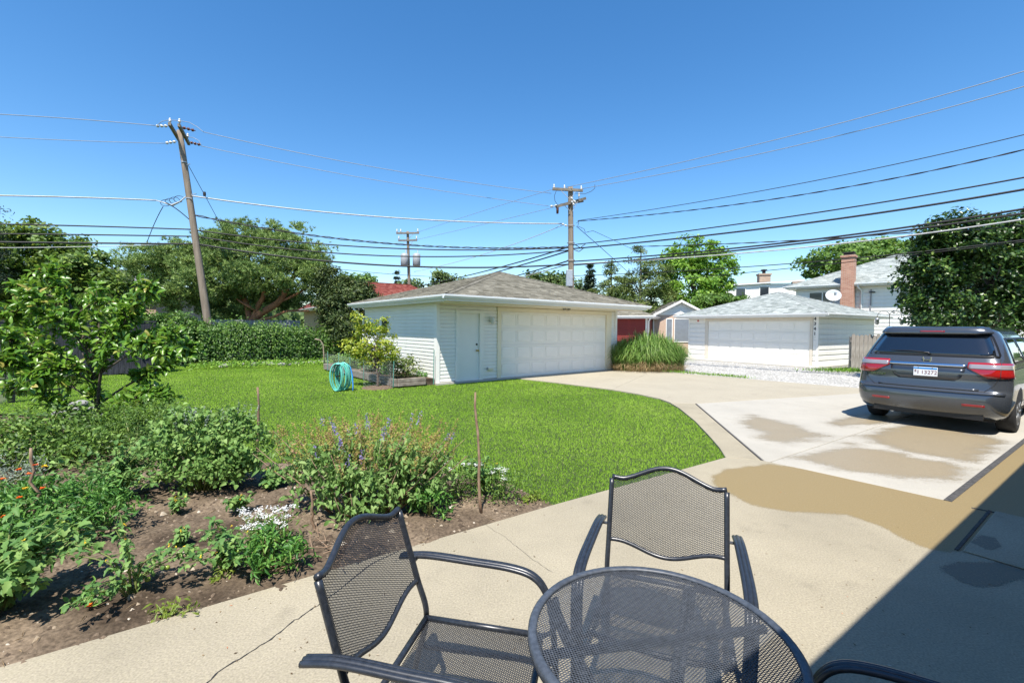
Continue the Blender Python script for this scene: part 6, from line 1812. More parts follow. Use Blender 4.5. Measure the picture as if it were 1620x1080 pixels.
# the hedge
def box_foliage(t, segs, n, L, W, lf, rng, shape='fold', topn=.30):
    """segs: (x0,y0,x1,y1,half width,height) in the thing's frame"""
    tot = sum(math.hypot(s[2] - s[0], s[3] - s[1]) * s[5] for s in segs)
    Cs = []; Ns = []; rn = []
    for (x0, y0, x1, y1, hw, h) in segs:
        m_ = int(n * math.hypot(x1 - x0, y1 - y0) * h / tot)
        q = rng.random(m_); d = np.array([x1 - x0, y1 - y0]); Ln = np.linalg.norm(d); d = d / Ln; s = np.array([-d[1], d[0]])
        lump = .65 + .35 * np.sin(q * Ln * 2.1 + x0) + .30 * np.sin(q * Ln * 5.3 + 1) + .2 * np.sin(q * Ln * 11.7)
        ang = rng.uniform(0, PI, m_); rad = rng.uniform(.55, 1.05, m_) ** .5
        off = np.cos(ang) * rad * hw * (.8 + .25 * lump); z = np.where(rng.random(m_) < .62, rng.random(m_) ** .8 * h, np.sin(ang) ** .4 * rad * h) * (.86 + .14 * lump) + rng.normal(0, topn, m_) * .6
        z = np.clip(z, .02, None)
        P = np.stack([x0 + d[0] * q * Ln + s[0] * off, y0 + d[1] * q * Ln + s[1] * off, z], 1)
        Nn = np.stack([s[0] * np.cos(ang), s[1] * np.cos(ang), .6 + 0 * ang], 1) + rng.normal(0, .5, (m_, 3))
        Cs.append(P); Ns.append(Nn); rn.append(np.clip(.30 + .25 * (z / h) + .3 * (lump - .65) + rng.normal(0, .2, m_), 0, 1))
    C = np.concatenate(Cs); Nn = nrm(np.concatenate(Ns)); m_ = len(C)
    D = nrm(np.cross(Nn, rvec(rng, m_))) + np.array([0, 0, .1])
    return leaves('foliage', C, D, Nn, L * rng.uniform(.6, 1.3, m_), W * rng.uniform(.7, 1.2, m_), MT[lf], t, shape, rnd=np.concatenate(rn))
rngh = np.random.default_rng(71)
HG = at(360, 577, 1); H0 = G(352, 578)
hd = thing('hedge', 'shaggy green hedge at the back of the lawn below the pine', 'hedge', (H0.x, H0.y + .8, 0))
def rel(q): return (q[0] - H0.x, q[1] - H0.y - .8)
ln = [rel((-16.5, 18.2)), rel((-13.2, 19.1)), rel((-11.0, 20.6)), rel((-8.8, 22.6)), rel((-7.0, 23.4))]
segs = [(ln[i][0], ln[i][1], ln[i + 1][0], ln[i + 1][1], .55, (1.62, 1.62, 1.5, 1.45)[i]) for i in range(4)]
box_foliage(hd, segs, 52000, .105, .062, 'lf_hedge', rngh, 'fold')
mb = MB()
for (x0, y0, x1, y1, hw, h) in segs:
    for k in range(12):
        q = rngh.random(); x = x0 + (x1 - x0) * q; y = y0 + (y1 - y0) * q
        mb.tube([(x, y, 0), (x + rngh.normal(0, .1), y + rngh.normal(0, .1), h * .5), (x + rngh.normal(0, .2), y + rngh.normal(0, .2), h * .95)], [.02, .015, .006], 5)
mb.build('stems', MT['bark'], hd, True)
# loose shrubs left of the hedge, behind the pear tree
tree('shrub', 'loose dark green shrub under the leaning pole', at(280, 540, 19)[:2], [E(270, 520, 19, 50, 26), E(230, 530, 19, 40, 30), E(310, 530, 19.5, 30, 22)], at(270, 520, 19), .05, 190, .32, 90, .12, .07, 'lf_hedge', 'bark', 72, nl=30, r_l=.02, cat='shrub')
tree('shrub', 'dark green shrub against the board fence behind the pear tree', at(170, 545, 16)[:2], [E(180, 520, 16, 36, 40), E(130, 530, 16, 40, 36), E(215, 545, 16, 34, 26)], at(170, 515, 16), .05, 190, .32, 90, .12, .07, 'lf_maple', 'bark', 73, nl=30, r_l=.02, cat='shrub')
# low growth along the stones
rngl = np.random.default_rng(74)
lg = thing('ground_plants', 'low yellow green plants along the stones before the hedge', 'plants', (H0.x, H0.y, 0))
pp = np.array([tuple(G(300 + k * 240 / 1500, 582 - k * 8 / 1500 + rngl.uniform(-4, 3)) - Vector((H0.x, H0.y, 0))) for k in range(1500)]); pp[:, 2] = rngl.uniform(0, .16, 1500)
o = leaves('foliage', pp, rvec(rngl, 1500) + np.array([0, 0, .6]), rvec(rngl, 1500) + np.array([0, 0, 1]), .11, .06, MT['lf_bright'], lg, 'fold', rng=rngl)

# ornamental grass clump beside the garage
og = G(1030, 588); ogt = thing('ornamental_grass', 'arching clump of tall ornamental grass beside the large garage', 'grass clump', (og.x, og.y + .5, 0))
rngo = np.random.default_rng(81)
def arching(n, cx_, cy_, spread, h, reach, lf, name, wid=.018, r0=0):
    a = rngo.uniform(0, 2 * PI, n); q = np.sqrt(rngo.random(n)) * spread
    bx = cx_ + np.cos(a) * q * 1.5; by = cy_ + np.sin(a) * q * .8
    az = a + rngo.normal(0, .5, n); rc = reach * rngo.uniform(.15, 1.15, n); hh = h * rngo.uniform(.5, 1.08, n) * (1 - .42 * (q / spread) ** 2)
    K = 7; V = np.zeros((n, K, 2, 3)); 
    sx, sy = -np.sin(az), np.cos(az)
    for k in range(K):
        t_ = k / (K - 1); z = hh * (1.75 * t_ - .75 * t_ ** 2.0) ; z = np.maximum(z - np.maximum(0, t_ - .55) * hh * 1.15 * np.minimum(1, rc / (reach * .6)), .02)
        x = bx + np.cos(az) * rc * t_ ** 1.6; y = by + np.sin(az) * rc * t_ ** 1.6; w = wid * (1 - t_ ** 2) * .5 + .001
        V[:, k, 0] = np.stack([x + sx * w, y + sy * w, z], 1); V[:, k, 1] = np.stack([x - sx * w, y - sy * w, z], 1)
    F = []
    for k in range(K - 1): F.append([2 * k, 2 * k + 1, 2 * k + 3, 2 * k + 2])
    F = np.array(F)[None] + (np.arange(n) * K * 2)[:, None, None]
    return link(name, np_mesh(name, V.reshape(-1, 3), F.reshape(-1, 4), np.repeat(rngo.random(n), K * 2)), MT[lf], ogt)
o = arching(3600, .1, .3, .95, 2.0, .62, 'lf_ograss', 'blades', .026); o['kind'] = 'stuff'
o = arching(700, -1.0, .9, .5, 1.7, .5, 'lf_ograss', 'blades', .026); o['kind'] = 'stuff'
o = arching(900, 0, -.1, .95, .65, .55, 'lf_straw', 'dry_blades', .016); o['kind'] = 'stuff'

# weeds by the fence and the gravel edge
wd = thing('weeds', 'patch of green weeds at the foot of the picket fence', 'weeds', G(1325, 588))
n = 700; C = np.stack([rngo.normal(.3, .8, n), rngo.normal(-.1, .18, n), rngo.uniform(0, .06, n)], 1)
o = leaves('foliage', C, rvec(rngo, n) * .6 + np.array([0, 0, 1]), rvec(rngo, n), rngo.uniform(.06, .2, n), .03, MT['lf_bright'], wd, 'flat', rng=rngo)
wd2 = thing('weeds', 'thin strip of green weeds along the gravel edge beside the ornamental grass', 'weeds', G(1100, 592))
n = 700; q = rngo.random(n); C = np.stack([q * 2.2 - .9 + rngo.normal(0, .1, n), -q * 2.2 + .9 + rngo.normal(0, .1, n), rngo.uniform(0, .03, n)], 1)
leaves('foliage', C, rvec(rngo, n) * .6 + np.array([0, 0, 1]), rvec(rngo, n), rngo.uniform(.04, .12, n), .02, MT['lf_bright'], wd2, 'flat', rng=rngo)

# vegetables in the raised bed
rngv = np.random.default_rng(91)
def bush(name, label, loc, ells, n, L, W, lf, seed, cat='plant', shape='fold', group=None, stems=8, stem_mat='stem_green', parent_z=0.0, up=.7):
    rng = np.random.default_rng(seed)
    t = thing(name, label, cat, loc, 0, group)
    k = max(6, n // 28)
    C, Nn, r, CC = crown_cloud(rng, ells, k, min(e[3] for e in ells) * .38, max(1, n // k), .7, .3, up)
    C[:, 2] = np.maximum(C[:, 2], .015)
    m_ = len(C); D = nrm(np.cross(Nn, rvec(rng, m_)) + np.array([0, 0, -.15]))
    leaves('foliage', C, D, Nn, L * rng.uniform(.6, 1.35, m_), W * rng.uniform(.7, 1.25, m_), MT[lf], t, shape, rnd=r)
    mb = MB()
    for j in rng.choice(len(CC), min(stems, len(CC)), replace=False):
        c = Vector(CC[j]); b_ = Vector((c.x * .15, c.y * .15, -.03))
        mb.tube([b_, b_.lerp(c, .5) + Vector((0, 0, .12 * c.z)), c], [.009, .007, .003], 5)
    mb.build('stems', MT[stem_mat], t, True)
    return t
for (u_, w_, h_, lf, lab, sd) in ((-.75, .7, .62, 'lf_olive', 'reddish green vegetable plant nearest the garage corner', 1), (-.7, 1.9, .60, 'lf_tomato', 'green vegetable plant second along the raised bed', 2), (-.7, 3.2, .55, 'lf_tomato', 'leafy vegetable plant in the middle of the raised bed', 3), (-.7, 4.6, .5, 'lf_catmint', 'pale leafy plant near the far end of the raised bed', 4), (-.7, 5.7, .45, 'lf_catmint', 'pale leafy plant at the far end of the raised bed', 5)):
    q = P1 + ax * u_ + ay * w_
    bush('vegetable_plant', lab, (q.x, q.y, .16), [(0, 0, h_ * .55, .48, .55, h_ * .5)], 900, .085, .05, lf, 900 + sd, group='plants in the raised bed')
q = G(664, 604); bush('low_plant', 'low green plant with one orange flower at the garage corner', (q.x, q.y + .05, 0), [(0, 0, .16, .42, .2, .16)], 500, .07, .035, 'lf_marigold', 96)

# small pear tree in front of the garage with its wire guard
sp_ = G(597, 612)
st = tree('pear_tree', 'small yellow green pear tree standing before the garage corner', sp_[:2], [E(590, 545, 12.75, 36, 36), E(562, 550, 12.75, 22, 18), E(597, 512, 12.75, 20, 18), E(616, 560, 12.75, 16, 16), E(572, 508, 12.75, 14, 18)], at(597, 530, 12.75), .04, 130, .17, 30, .085, .048, 'lf_pear_y', 'bark', 101, shape='fold', nl=34, r_l=.018, wob=.08, low=.25, group='young pear trees')
MB().lathe([(.42, 0), (.40, .03), (.1, .05)], (0, 0, -.03), 16).build('mulch_ring', plain('mulch', (.10, .065, .04), .95, c2=(.2, .14, .09), scale=25, bump=.6, bscale=60), st)
mw = MB(); rad = .36
for k in range(28):
    a0 = 2 * PI * k / 28; a1 = 2 * PI * (k + 1) / 28
    for j in range(9):
        z = j * .085 + (.0425 if k % 2 else 0)
        mw.bar((rad * math.cos(a0), rad * math.sin(a0), z), (rad * math.cos(a1), rad * math.sin(a1), z + (-.0425 if k % 2 else .0425)), .0025)
        mw.bar((rad * math.cos(a0), rad * math.sin(a0), z), (rad * math.cos(a0), rad * math.sin(a0), z + .04), .0025)
o = mw.build('tree_guard', MT['grey_metal'], st); o['kind'] = 'stuff'

# the wooded skyline far behind the houses
rngf = np.random.default_rng(191)
az = np.concatenate([rngf.uniform(-1.05, 1.05, 26000)]); dd = rngf.uniform(75, 120, len(az))
top = 3.6 + 1.6 * np.sin(az * 9) + 1.2 * np.sin(az * 23 + 1) + .8 * np.sin(az * 51)
zz = np.abs(rngf.normal(0, 1, len(az))) * 0 + rngf.random(len(az)) ** .7 * np.maximum(top, 1.6) * (dd / 90)
C = np.stack([np.sin(az) * dd, np.cos(az) * dd, zz], 1)
o = leaves('distant_trees', C, rvec(rngf, len(C)), rvec(rngf, len(C)) + np.array([0, -.6, .5]), rngf.uniform(.7, 1.5, len(C)), .9, MT['lf_far'], None, 'flat', rng=rngf)
tag(o, 'low line of distant trees closing the horizon between the houses', 'trees', kind='stuff')

# ---- leaves that can be told apart one by one
def leaf_variants(name, mat, shape='long', n=5, seed=1):
    out = []
    rr = random.Random(seed)
    for i in range(n):
        bend = rr.uniform(.2, 1.0); fold = rr.uniform(.12, .5)
        xs = [0, .12, .3, .5, .7, .87, 1.0]
        ws = {'long': [0.02, .22, .42, .46, .36, .18, 0], 'oval': [.02, .34, .5, .48, .36, .2, 0], 'heart': [.12, .52, .5, .4, .27, .13, 0], 'lobed': [.03, .40, .30, .46, .24, .24, 0]}[shape]
        V = []; F = []
        for x, w in zip(xs, ws):
            z = -bend * x * x * .6 + .1 * x
            V += [(x, w, z + fold * w), (x, 0, z), (x, -w, z + fold * w)]
        for k in range(len(xs) - 1):
            a = k * 3; F += [(a, a + 1, a + 4, a + 3), (a + 1, a + 2, a + 5, a + 4)]
        me = bpy.data.meshes.new(name); me.from_pydata(V, [], F); me.update()
        at_ = me.attributes.new('rnd', 'FLOAT', 'POINT'); at_.data.foreach_set('value', np.full(len(V), i * .13, dtype=np.float32))
        me.materials.append(mat); me.polygons.foreach_set('use_smooth', np.ones(len(me.polygons), dtype=bool))
        out.append(me)
    return out
def place_leaves(parent, meshes, C, D, N, L, W, limit=300, rest_mat=None, view=None):
    """the first `limit` leaves (nearest the lens) become parts of their own, the rest one mesh"""
    base = np.array(parent.location)
    dist = np.linalg.norm(C + base - np.array([0, 0, CAM_H]), axis=1) / np.maximum(L, 1e-3) ** .5
    order = np.argsort(dist)
    D = nrm(D); S = nrm(np.cross(N, D)); U = np.cross(D, S)
    rr = random.Random(7)
    for i in order[:limit]:
        o = bpy.data.objects.new('leaf', rr.choice(meshes)); COL.objects.link(o); o.parent = parent
        o.matrix_local = Matrix(((D[i][0] * L[i], S[i][0] * W[i], U[i][0] * L[i], C[i][0]), (D[i][1] * L[i], S[i][1] * W[i], U[i][1] * L[i], C[i][1]), (D[i][2] * L[i], S[i][2] * W[i], U[i][2] * L[i], C[i][2]), (0, 0, 0, 1)))
    rest = order[limit:]
    if len(rest):
        V = np.array([[v.co[:] for v in m_.vertices] for m_ in meshes]); F0 = np.array([p.vertices[:] for p in meshes[0].polygons])
        ch = np.random.default_rng(3).integers(0, len(meshes), len(rest)); T = V[ch]
        Vw = C[rest][:, None, :] + D[rest][:, None, :] * (T[..., 0:1] * L[rest][:, None, None]) + S[rest][:, None, :] * (T[..., 1:2] * W[rest][:, None, None]) + U[rest][:, None, :] * (T[..., 2:3] * L[rest][:, None, None])
        k = V.shape[1]; F = F0[None] + (np.arange(len(rest)) * k)[:, None, None]
        o = link('leaves', np_mesh('leaves', Vw.reshape(-1, 3), F.reshape(-1, 4), np.repeat(np.random.default_rng(4).random(len(rest)), k)), rest_mat or meshes[0].materials[0], parent, True)
        o['kind'] = 'stuff'

# young pear tree, front left
tp = G(153, 702); TD = tp.y
pt = thing('pear_tree', 'young pear tree with large glossy leaves at the left of the bed', 'tree', (tp.x, tp.y, -.03), 0, 'young pear trees')
rngt = np.random.default_rng(111)
def T_(a, b_, d=0.0): return at(a, b_, TD + d) - Vector((tp.x, tp.y, -.03))
mb = MB(); TW = []
def branch(pts, r0, r1, twigs=0):
    P = smooth_path([T_(*q) for q in pts], 6); m_ = len(P)
    mb.tube(P, [r0 + (r1 - r0) * i / (m_ - 1) for i in range(m_)], 7, False); TW.append((P, twigs))
branch([(153, 706, 0), (153, 660, 0), (152, 620, 0), (140, 560, .05), (118, 500, .1), (95, 450, .1), (80, 434, .1)], .040, .008, 3)
branch([(153, 650, 0), (158, 600, -.1), (168, 560, -.2), (190, 520, -.2), (225, 470, -.2), (240, 462, -.25)], .022, .005, 3)
branch([(152, 625, 0), (160, 560, .2), (155, 500, .3), (150, 465, .3)], .018, .005, 2)
branch([(150, 672, 0), (110, 650, -.2), (75, 630, -.35), (40, 590, -.5), (20, 570, -.6)], .020, .005, 3)
branch([(155, 640, 0), (200, 610, .1), (240, 590, .15), (275, 568, .2), (300, 555, .2)], .018, .004, 3)
branch([(145, 600, 0), (100, 570, .3), (60, 540, .4), (30, 515, .5)], .016, .004, 3)
branch([(148, 590, 0), (90, 560, -.3), (40, 555, -.5), (5, 530, -.6)], .015, .004, 2)
branch([(140, 560, .05), (180, 540, .3), (230, 530, .4), (270, 530, .4)], .014, .004, 2)
branch([(130, 530, .1), (80, 500, .0), (40, 490, -.1), (15, 500, -.1)], .013, .004, 2)
branch([(118, 500, .1), (150, 480, .0), (185, 488, -.1), (205, 500, -.1)], .012, .004, 2)
branch([(105, 475, .1), (60, 462, .1), (35, 455, .1)], .010, .003, 1)
branch([(160, 590, -.1), (205, 560, -.35), (235, 545, -.45), (262, 560, -.5)], .013, .004, 2)
branch([(150, 600, 0), (120, 540, .4), (90, 520, .5), (60, 505, .6)], .012, .004, 2)
branch([(152, 640, 0), (110, 610, .1), (60, 600, .1), (20, 615, .1)], .012, .004, 2)
branch([(150, 580, 0), (170, 520, .1), (200, 500, .2), (215, 480, .2)], .012, .004, 2)
branch([(145, 570, 0), (110, 520, -.3), (70, 500, -.4), (45, 470, -.4)], .012, .004, 2)
branch([(153, 655, 0), (190, 640, -.2), (225, 625, -.3), (255, 630, -.3)], .012, .004, 2)
branch([(148, 610, 0), (105, 575, .5), (50, 570, .7), (0, 585, .8)], .012, .004, 2)
branch([(152, 610, 0), (120, 590, -.4), (85, 580, -.6), (60, 600, -.7)], .012, .004, 2)
C = []; D = []
for (P, tw) in TW:
    m_ = len(P)
    for k in range(m_):
        if k < m_ * .25: continue
        for q in range(5 if k < m_ - 4 else 7):
            dirn = (P[min(k + 1, m_ - 1)] - P[max(k - 1, 0)]).normalized(); rv = Vector(rvec(rngt, 1)[0])
            tip = P[k] + (rv * .6 + dirn * .5 + Vector((0, 0, .25))).normalized() * float(rngt.uniform(.05, .22))
            mb.tube([P[k], P[k].lerp(tip, .5) + Vector((0, 0, .01)), tip], [.004, .003, .002], 4, False)
            for z in range(int(rngt.integers(3, 6))):
                f = rngt.uniform(.3, 1.0); c = P[k].lerp(tip, f); C.append(tuple(c)); dd = (tip - P[k]).normalized() * .6 + Vector(rvec(rngt, 1)[0]) * .9 + Vector((0, 0, -.15)); D.append(tuple(dd))
mb.build('trunk', MT['bark'], pt, True)
C = np.array(C); D = nrm(np.array(D)); n = len(C)
Nn = nrm(rvec(rngt, n) * .6 + np.array([-.1, -.35, .9]))
LV = leaf_variants('leaf', MT['lf_pear'], 'long', 6, 3)
place_leaves(pt, LV, C, D, Nn, rngt.uniform(.065, .13, n), rngt.uniform(.042, .070, n), 300)

# ---- garden bed plants
def ground_at(q):
    g_ = G(*q); return Vector((g_.x, g_.y, soil_z(g_.x, g_.y)))
def spikes(t, rng, n, cx_, cy_, rx, ry, z0, z1, L, lf, name='flower_spike', r=.012, lean=.3, per=26, sz=.016, fl2=None):
    """upright flower spikes made of small bracts, each spike a part"""
    for i in range(n):
        a = rng.uniform(0, 2 * PI); q = math.sqrt(rng.random()); x = cx_ + math.cos(a) * q * rx; y = cy_ + math.sin(a) * q * ry
        zz = rng.uniform(z0, z1); d = Vector((math.cos(a) * q * lean + rng.normal(0, .12), math.sin(a) * q * lean + rng.normal(0, .12), 1)).normalized(); LL = L * rng.uniform(.6, 1.3)
        f = np.sort(rng.random(per)); C = np.array([x, y, zz])[None] + np.array(d)[None] * (f * LL)[:, None] + rvec(rng, per) * r * (1.2 - .7 * f)[:, None]
        leaves(name, C, rvec(rng, per) + np.array([0, 0, .5]), rvec(rng, per), rng.uniform(.7, 1.3, per) * sz, sz * .6, MT[fl2 if (fl2 and rng.random() < .5) else lf], t, 'fold', rng=rng)

# catmint
gp_ = ground_at((322, 778)); cm = thing('catmint_bush', 'large rounded catmint bush with pale flower spikes left of the stake', 'shrub', gp_)
rngc = np.random.default_rng(121)
C, Nn, r, CC = crown_cloud(rngc, [(0, .05, .40, .52, .44, .40), (-.14, .1, .54, .40, .34, .30), (.24, .1, .46, .38, .34, .34)], 200, .11, 22, .8, .6, .75)
C[:, 2] = np.maximum(C[:, 2], .02); m_ = len(C)
D = nrm(np.cross(Nn, rvec(rngc, m_)) + np.array([0, 0, -.35]))
LVc = leaf_variants('leaf', MT['lf_catmint'], 'heart', 5, 8)
place_leaves(cm, LVc, C, D, Nn, rngc.uniform(.026, .056, m_), rngc.uniform(.024, .046, m_), 260)
mb = MB()
for j in range(40):
    c = Vector(CC[j]); mb.tube([(c.x * .2, c.y * .2, -.02), (c.x * .7, c.y * .7, c.z * .6), c], [.006, .005, .003], 5)
mb.build('stems', MT['stem_green'], cm, True)
spikes(cm, rngc, 16, .05, .08, .42, .3, .62, .80, .13, 'fl_grey', 'flower_spike', .014, .35, 30, .016)
# sage
gs = ground_at((575, 815)); sg = thing('sage_bush', 'big sage clump with purple and rusty flower spikes in the bed', 'shrub', gs)
rngs = np.random.default_rng(131)
C, Nn, r, CC = crown_cloud(rngs, [(0, .1, .36, .55, .40, .26), (-.45, .1, .34, .36, .3, .24), (.40, .15, .36, .38, .3, .26), (0, -.1, .22, .5, .25, .2)], 190, .13, 16, .8, .35, .6)
C[:, 2] = np.maximum(C[:, 2], .05); m_ = len(C)
D = nrm(rvec(rngs, m_) * .8 + np.array([0, -.15, -.35]))
LVs = leaf_variants('leaf', MT['lf_sage'], 'long', 5, 9)
place_leaves(sg, LVs, C, D, nrm(rvec(rngs, m_) * .7 + np.array([0, -.5, .6])), rngs.uniform(.04, .085, m_), rngs.uniform(.022, .038, m_), 280)
mb = MB()
for j in range(60):
    c = Vector(CC[j]); mb.tube([(c.x * .35, c.y * .3, -.02), (c.x * .7, c.y * .7, c.z * .55), c, c + Vector((c.x * .25, c.y * .2, .16))], [.008, .006, .004, .002], 5)
mb.build('stems', MT['stick'], sg, True)
spikes(sg, rngs, 210, 0, .12, .78, .42, .36, .68, .15, 'fl_bract', 'flower_spike', .016, .35, 34, .019)
spikes(sg, rngs, 26, .05, .12, .72, .40, .46, .72, .11, 'fl_purple', 'flower_spike', .014, .35, 26, .016, 'fl_bract')
spikes(sg, rngs, 8, .1, .1, .4, .3, .64, .76, .12, 'fl_purple', 'flower_spike', .014, .3, 30, .016)

# tomato plants: leaflets on open branching stems
LVt = leaf_variants('leaf', MT['lf_tomato'], 'lobed', 5, 10)
def tomato(label, px_, h, w, n, seed, limit=150, fruits=2, Lr=(.028, .060)):
    g_ = ground_at(px_); t = thing('tomato_plant', label, 'plant', g_, 0, 'tomato plants')
    rng = np.random.default_rng(seed); mb = MB(); C = []; D = []
    for k in range(n):
        a = rng.uniform(0, 2 * PI); rr_ = w * math.sqrt(rng.random()); z = h * rng.uniform(.45, 1.05) * (1 - .35 * rr_ / w)
        tip = Vector((math.cos(a) * rr_, math.sin(a) * rr_, z)); b_ = Vector((rng.normal(0, .015), rng.normal(0, .015), -.02)); mid = Vector((tip.x * .3, tip.y * .3, z * .65))
        P = smooth_path([b_, mid, tip], 6); mb.tube(P, [.008 - .006 * i / (len(P) - 1) for i in range(len(P))], 5, False)
        for i in range(4, len(P)):
            for q in range(3):
                d = Vector(rvec(rng, 1)[0]); d.z = d.z * .4 - .15; d.normalize(); C.append(tuple(P[i] + d * .01 + Vector((0, 0, rng.uniform(-.02, .03))))); D.append(tuple(d))
    C = np.array(C); D = np.array(D); m_ = len(C)
    mb.build('stems', MT['stem_green'], t, True)
    place_leaves(t, LVt, C, D, nrm(rvec(rng, m_) * .5 + np.array([0, -.1, 1])), rng.uniform(Lr[0], Lr[1], m_), rng.uniform(Lr[0] * .75, Lr[1] * .75, m_), limit)
    for k in range(fruits):
        i = int(rng.integers(0, m_)); MB().lathe([(.004, -.016), (.014, -.010), (.017, 0), (.013, .011), (.004, .015)], tuple(C[i] - np.array([0, 0, .03])), 10).build('fruit', plain('green_tomato', (.25, .34, .06), .3) if 'green_tomato' not in bpy.data.materials else bpy.data.materials['green_tomato'], t, True)
    k = 10; idx = rng.choice(m_, k); Cf = np.repeat(C[idx] + np.array([0, 0, .02]), 5, 0)
    leaves('flowers', Cf, rvec(rng, k * 5), np.tile((0, 0, 1.0), (k * 5, 1)), .014, .008, MT['fl_yellow'], t, 'flat', rng=rng)
    return t
tomato('open branching tomato plant alone on the bare soil near the patio', (207, 945), .52, .36, 11, 141, 150, 3, (.024, .054))
tomato('dense tomato plant at the lower left corner', (10, 965), .62, .46, 44, 142, 260, 2, (.035, .075))
tomato('leaning tomato plant beside the white flowers', (358, 905), .38, .30, 10, 143, 100, 1)
tomato('broad tomato plant with yellow blossoms under the young pear tree', (185, 790), .62, .58, 56, 144, 260, 4)
tomato('tomato plant behind the tall thin stake', (765, 780), .42, .26, 18, 145, 120, 1)
tomato('tiny seedling in the middle of the bare soil', (288, 862), .16, .08, 4, 146, 40, 0, (.03, .05))
tomato('small seedling near the catmint on the bare soil', (277, 815), .17, .09, 4, 147, 40, 0, (.03, .05))
tomato('young plant behind the white flowers beside the catmint', (378, 812), .20, .14, 7, 148, 50, 0, (.03, .055))
tomato('broad leaved young plant right of the straight stake', (428, 775), .22, .16, 7, 149, 50, 0, (.05, .09))

# marigolds and white flowers
LVm = leaf_variants('leaf', MT['lf_marigold'], 'long', 4, 11)
def marigold(label, px_, rx, ry, h, n, seed, flowers=(), limit=150):
    g_ = ground_at(px_); t = thing('marigold_clump', label, 'flowers', g_, 0, 'marigold clumps'); rng = np.random.default_rng(seed)
    C, Nn, r, CC = crown_cloud(rng, [(0, 0, h * .5, rx, ry, h * .5)], n // 14, .08, 14, .8, .4, .8)
    C[:, 2] = np.maximum(C[:, 2], .02); m_ = len(C); D = nrm(Nn * .3 + rvec(rng, m_) * .8 + np.array([0, 0, .25]))
    place_leaves(t, LVm, C, D, Nn, rng.uniform(.035, .07, m_), rng.uniform(.012, .022, m_), limit)
    mb = MB()
    for c in CC[:14]: mb.tube([(c[0] * .2, c[1] * .2, -.02), tuple(c)], [.006, .003], 5)
    mb.build('stems', MT['stem_green'], t, True)
    for (fx_, fy_, col) in flowers:
        p = at(fx_, fy_, g_.y - ry * .6) - g_
        k = 30; a = rng.uniform(0, 2 * PI, k); e = rng.uniform(.1, .9, k); Dd = np.stack([np.cos(a), np.sin(a), e], 1)
        leaves('flower', np.tile(np.array(p), (k, 1)), Dd, rvec(rng, k) * .3 + np.array([0, 0, 1]), rng.uniform(.014, .024, k), .013, MT[col], t, 'flat', rng=rng)
    return t
marigold('large clump of orange marigolds at the left edge', (65, 850), .66, .46, .42, 4200, 151, [(56, 736, 'fl_orange'), (30, 743, 'fl_orange'), (45, 750, 'fl_orange'), (31, 787, 'fl_orange'), (88, 821, 'fl_orange'), (68, 772, 'fl_orange'), (6, 817, 'fl_orange'), (40, 773, 'fl_yellow'), (70, 738, 'fl_yellow'), (3, 758, 'fl_orange')], 260)
marigold('small leafy marigold clump right of the leaning tomato', (432, 900), .22, .2, .27, 620, 152, [], 220)
marigold('dark leafy clump under the sage at right', (680, 815), .20, .18, .26, 420, 153, [], 120)
marigold('single orange marigold seedling on the bare soil', (142, 962), .06, .05, .07, 42, 154, [(142, 957, 'fl_orange')], 30)
def whites(label, px_, rx, ry, z, n, seed, foliage=300):
    g_ = ground_at(px_); t = thing('white_flowers', label, 'flowers', g_, 0, 'white flowering plants'); rng = np.random.default_rng(seed); mb = MB()
    for k in range(n):
        a = rng.uniform(0, 2 * PI); q = math.sqrt(rng.random()); c = np.array([math.cos(a) * q * rx, math.sin(a) * q * ry, z * rng.uniform(.75, 1.1)]); m_ = 26
        C = c + rng.normal(0, 1, (m_, 3)) * np.array([.016, .016, .007])
        leaves('flower_head', C, rvec(rng, m_) * np.array([1, 1, .3]), rvec(rng, m_) * .3 + np.array([0, 0, 1]), rng.uniform(.010, .018, m_), .012, MT['fl_white'], t, 'flat', rng=rng)
        mb.tube([(c[0] * .4, c[1] * .4, 0), tuple(c)], .0025, 4)
    mb.build('stems', MT['stem_green'], t, True)
    m_ = foliage; C = np.stack([rng.normal(0, rx * .6, m_), rng.normal(0, ry * .6, m_), rng.uniform(.02, z * .9, m_)], 1)
    leaves('foliage', C, rvec(rng, m_) + np.array([0, 0, .5]), rvec(rng, m_), rng.uniform(.03, .06, m_), .014, MT['lf_mid'], t, 'fold', rng=rng)
whites('bright white flower heads left of the sage clump', (425, 868), .21, .17, .27, 32, 161)
whites('sprinkle of small white flowers left of the tall thin stake', (725, 790), .24, .2, .34, 9, 162, 700)
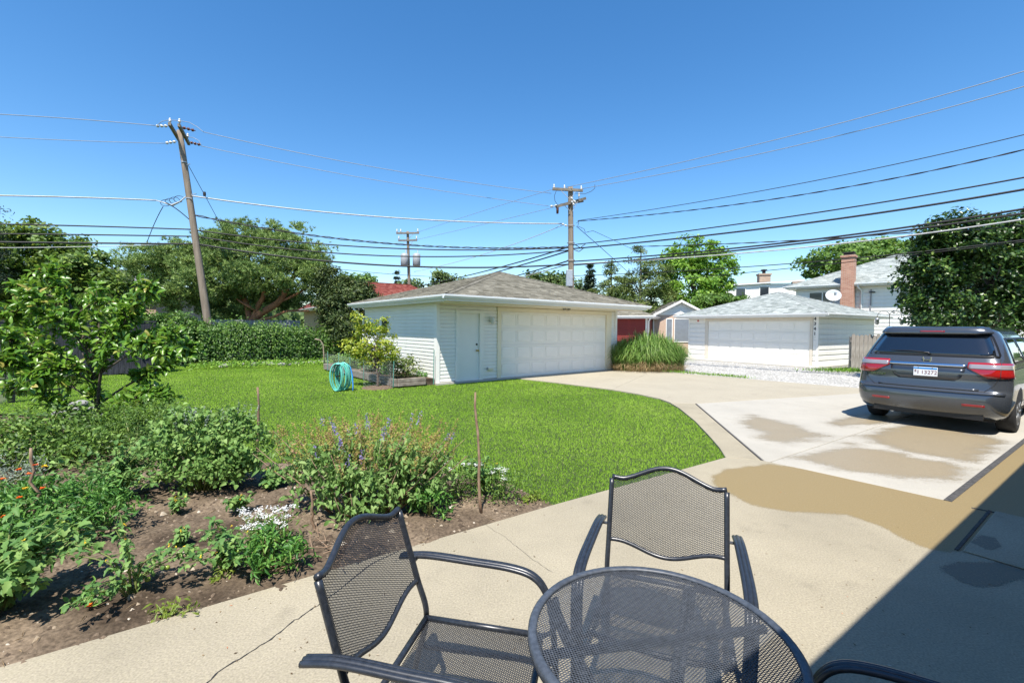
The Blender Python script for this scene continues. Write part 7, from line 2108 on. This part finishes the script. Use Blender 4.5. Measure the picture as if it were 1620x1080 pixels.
whites('sprinkle of tiny white flowers right of the tall thin stake', (795, 790), .20, .18, .30, 5, 163, 700)
# leafy background of the bed
bush('leafy_plant', 'pale green leafy plants at left edge behind the marigolds', tuple(ground_at((45, 742))), [(0, .2, .34, .9, .5, .34), (-.7, .2, .34, .7, .5, .34)], 5200, .06, .032, 'lf_mid', 171, cat='plant')
bush('leafy_plant', 'silvery low plants at the left edge below the fence', tuple(ground_at((15, 765))), [(0, 0, .14, .35, .25, .14)], 700, .035, .012, 'fl_grey', 172, cat='plant')
bush('leafy_plant', 'feathery dark plant right of the pear trunk', tuple(ground_at((215, 735))), [(0, .3, .42, .46, .35, .40), (-.4, .3, .34, .4, .3, .32)], 4600, .045, .014, 'lf_mid', 173, cat='plant')
bush('leafy_plant', 'mixed foliage under the pear tree left of its trunk', tuple(ground_at((110, 715))), [(0, .3, .30, .8, .4, .30), (.2, 0, .2, .5, .3, .2)], 3600, .055, .026, 'lf_mid', 174, cat='plant')
bush('leafy_plant', 'small yellow green weed on the soil near the concrete', tuple(ground_at((268, 968))), [(0, 0, .03, .18, .07, .03)], 90, .04, .014, 'lf_yellowgreen', 175, cat='plant')
bush('leafy_plant', 'little green sprout beside the concrete below the white flowers', tuple(ground_at((348, 918))), [(0, 0, .03, .06, .05, .03)], 40, .03, .014, 'lf_yellowgreen', 176, cat='plant')
bush('leafy_plant', 'low weeds at the point where bed, lawn and patio meet', tuple(ground_at((835, 790))), [(0, 0, .03, .20, .10, .03)], 160, .04, .016, 'lf_yellowgreen', 177, cat='plant')
# dry stems lying under the sage
ds = thing('dry_stems', 'tangle of dry pale stems on the soil below the sage', 'dry stems', ground_at((490, 880))); rng = np.random.default_rng(181)
for k in range(46):
    p = Vector((rng.normal(0, .22), rng.normal(0, .14), rng.uniform(0, .05))); a = rng.uniform(0, 2 * PI); Ls = rng.uniform(.05, .22)
    MB().tube([p, p + Vector((math.cos(a) * Ls, math.sin(a) * Ls, rng.uniform(-.01, .06)))], [.0035, .002], 4).build('stem', bpy.data.materials['straw'] if False else MT['stick'], ds)
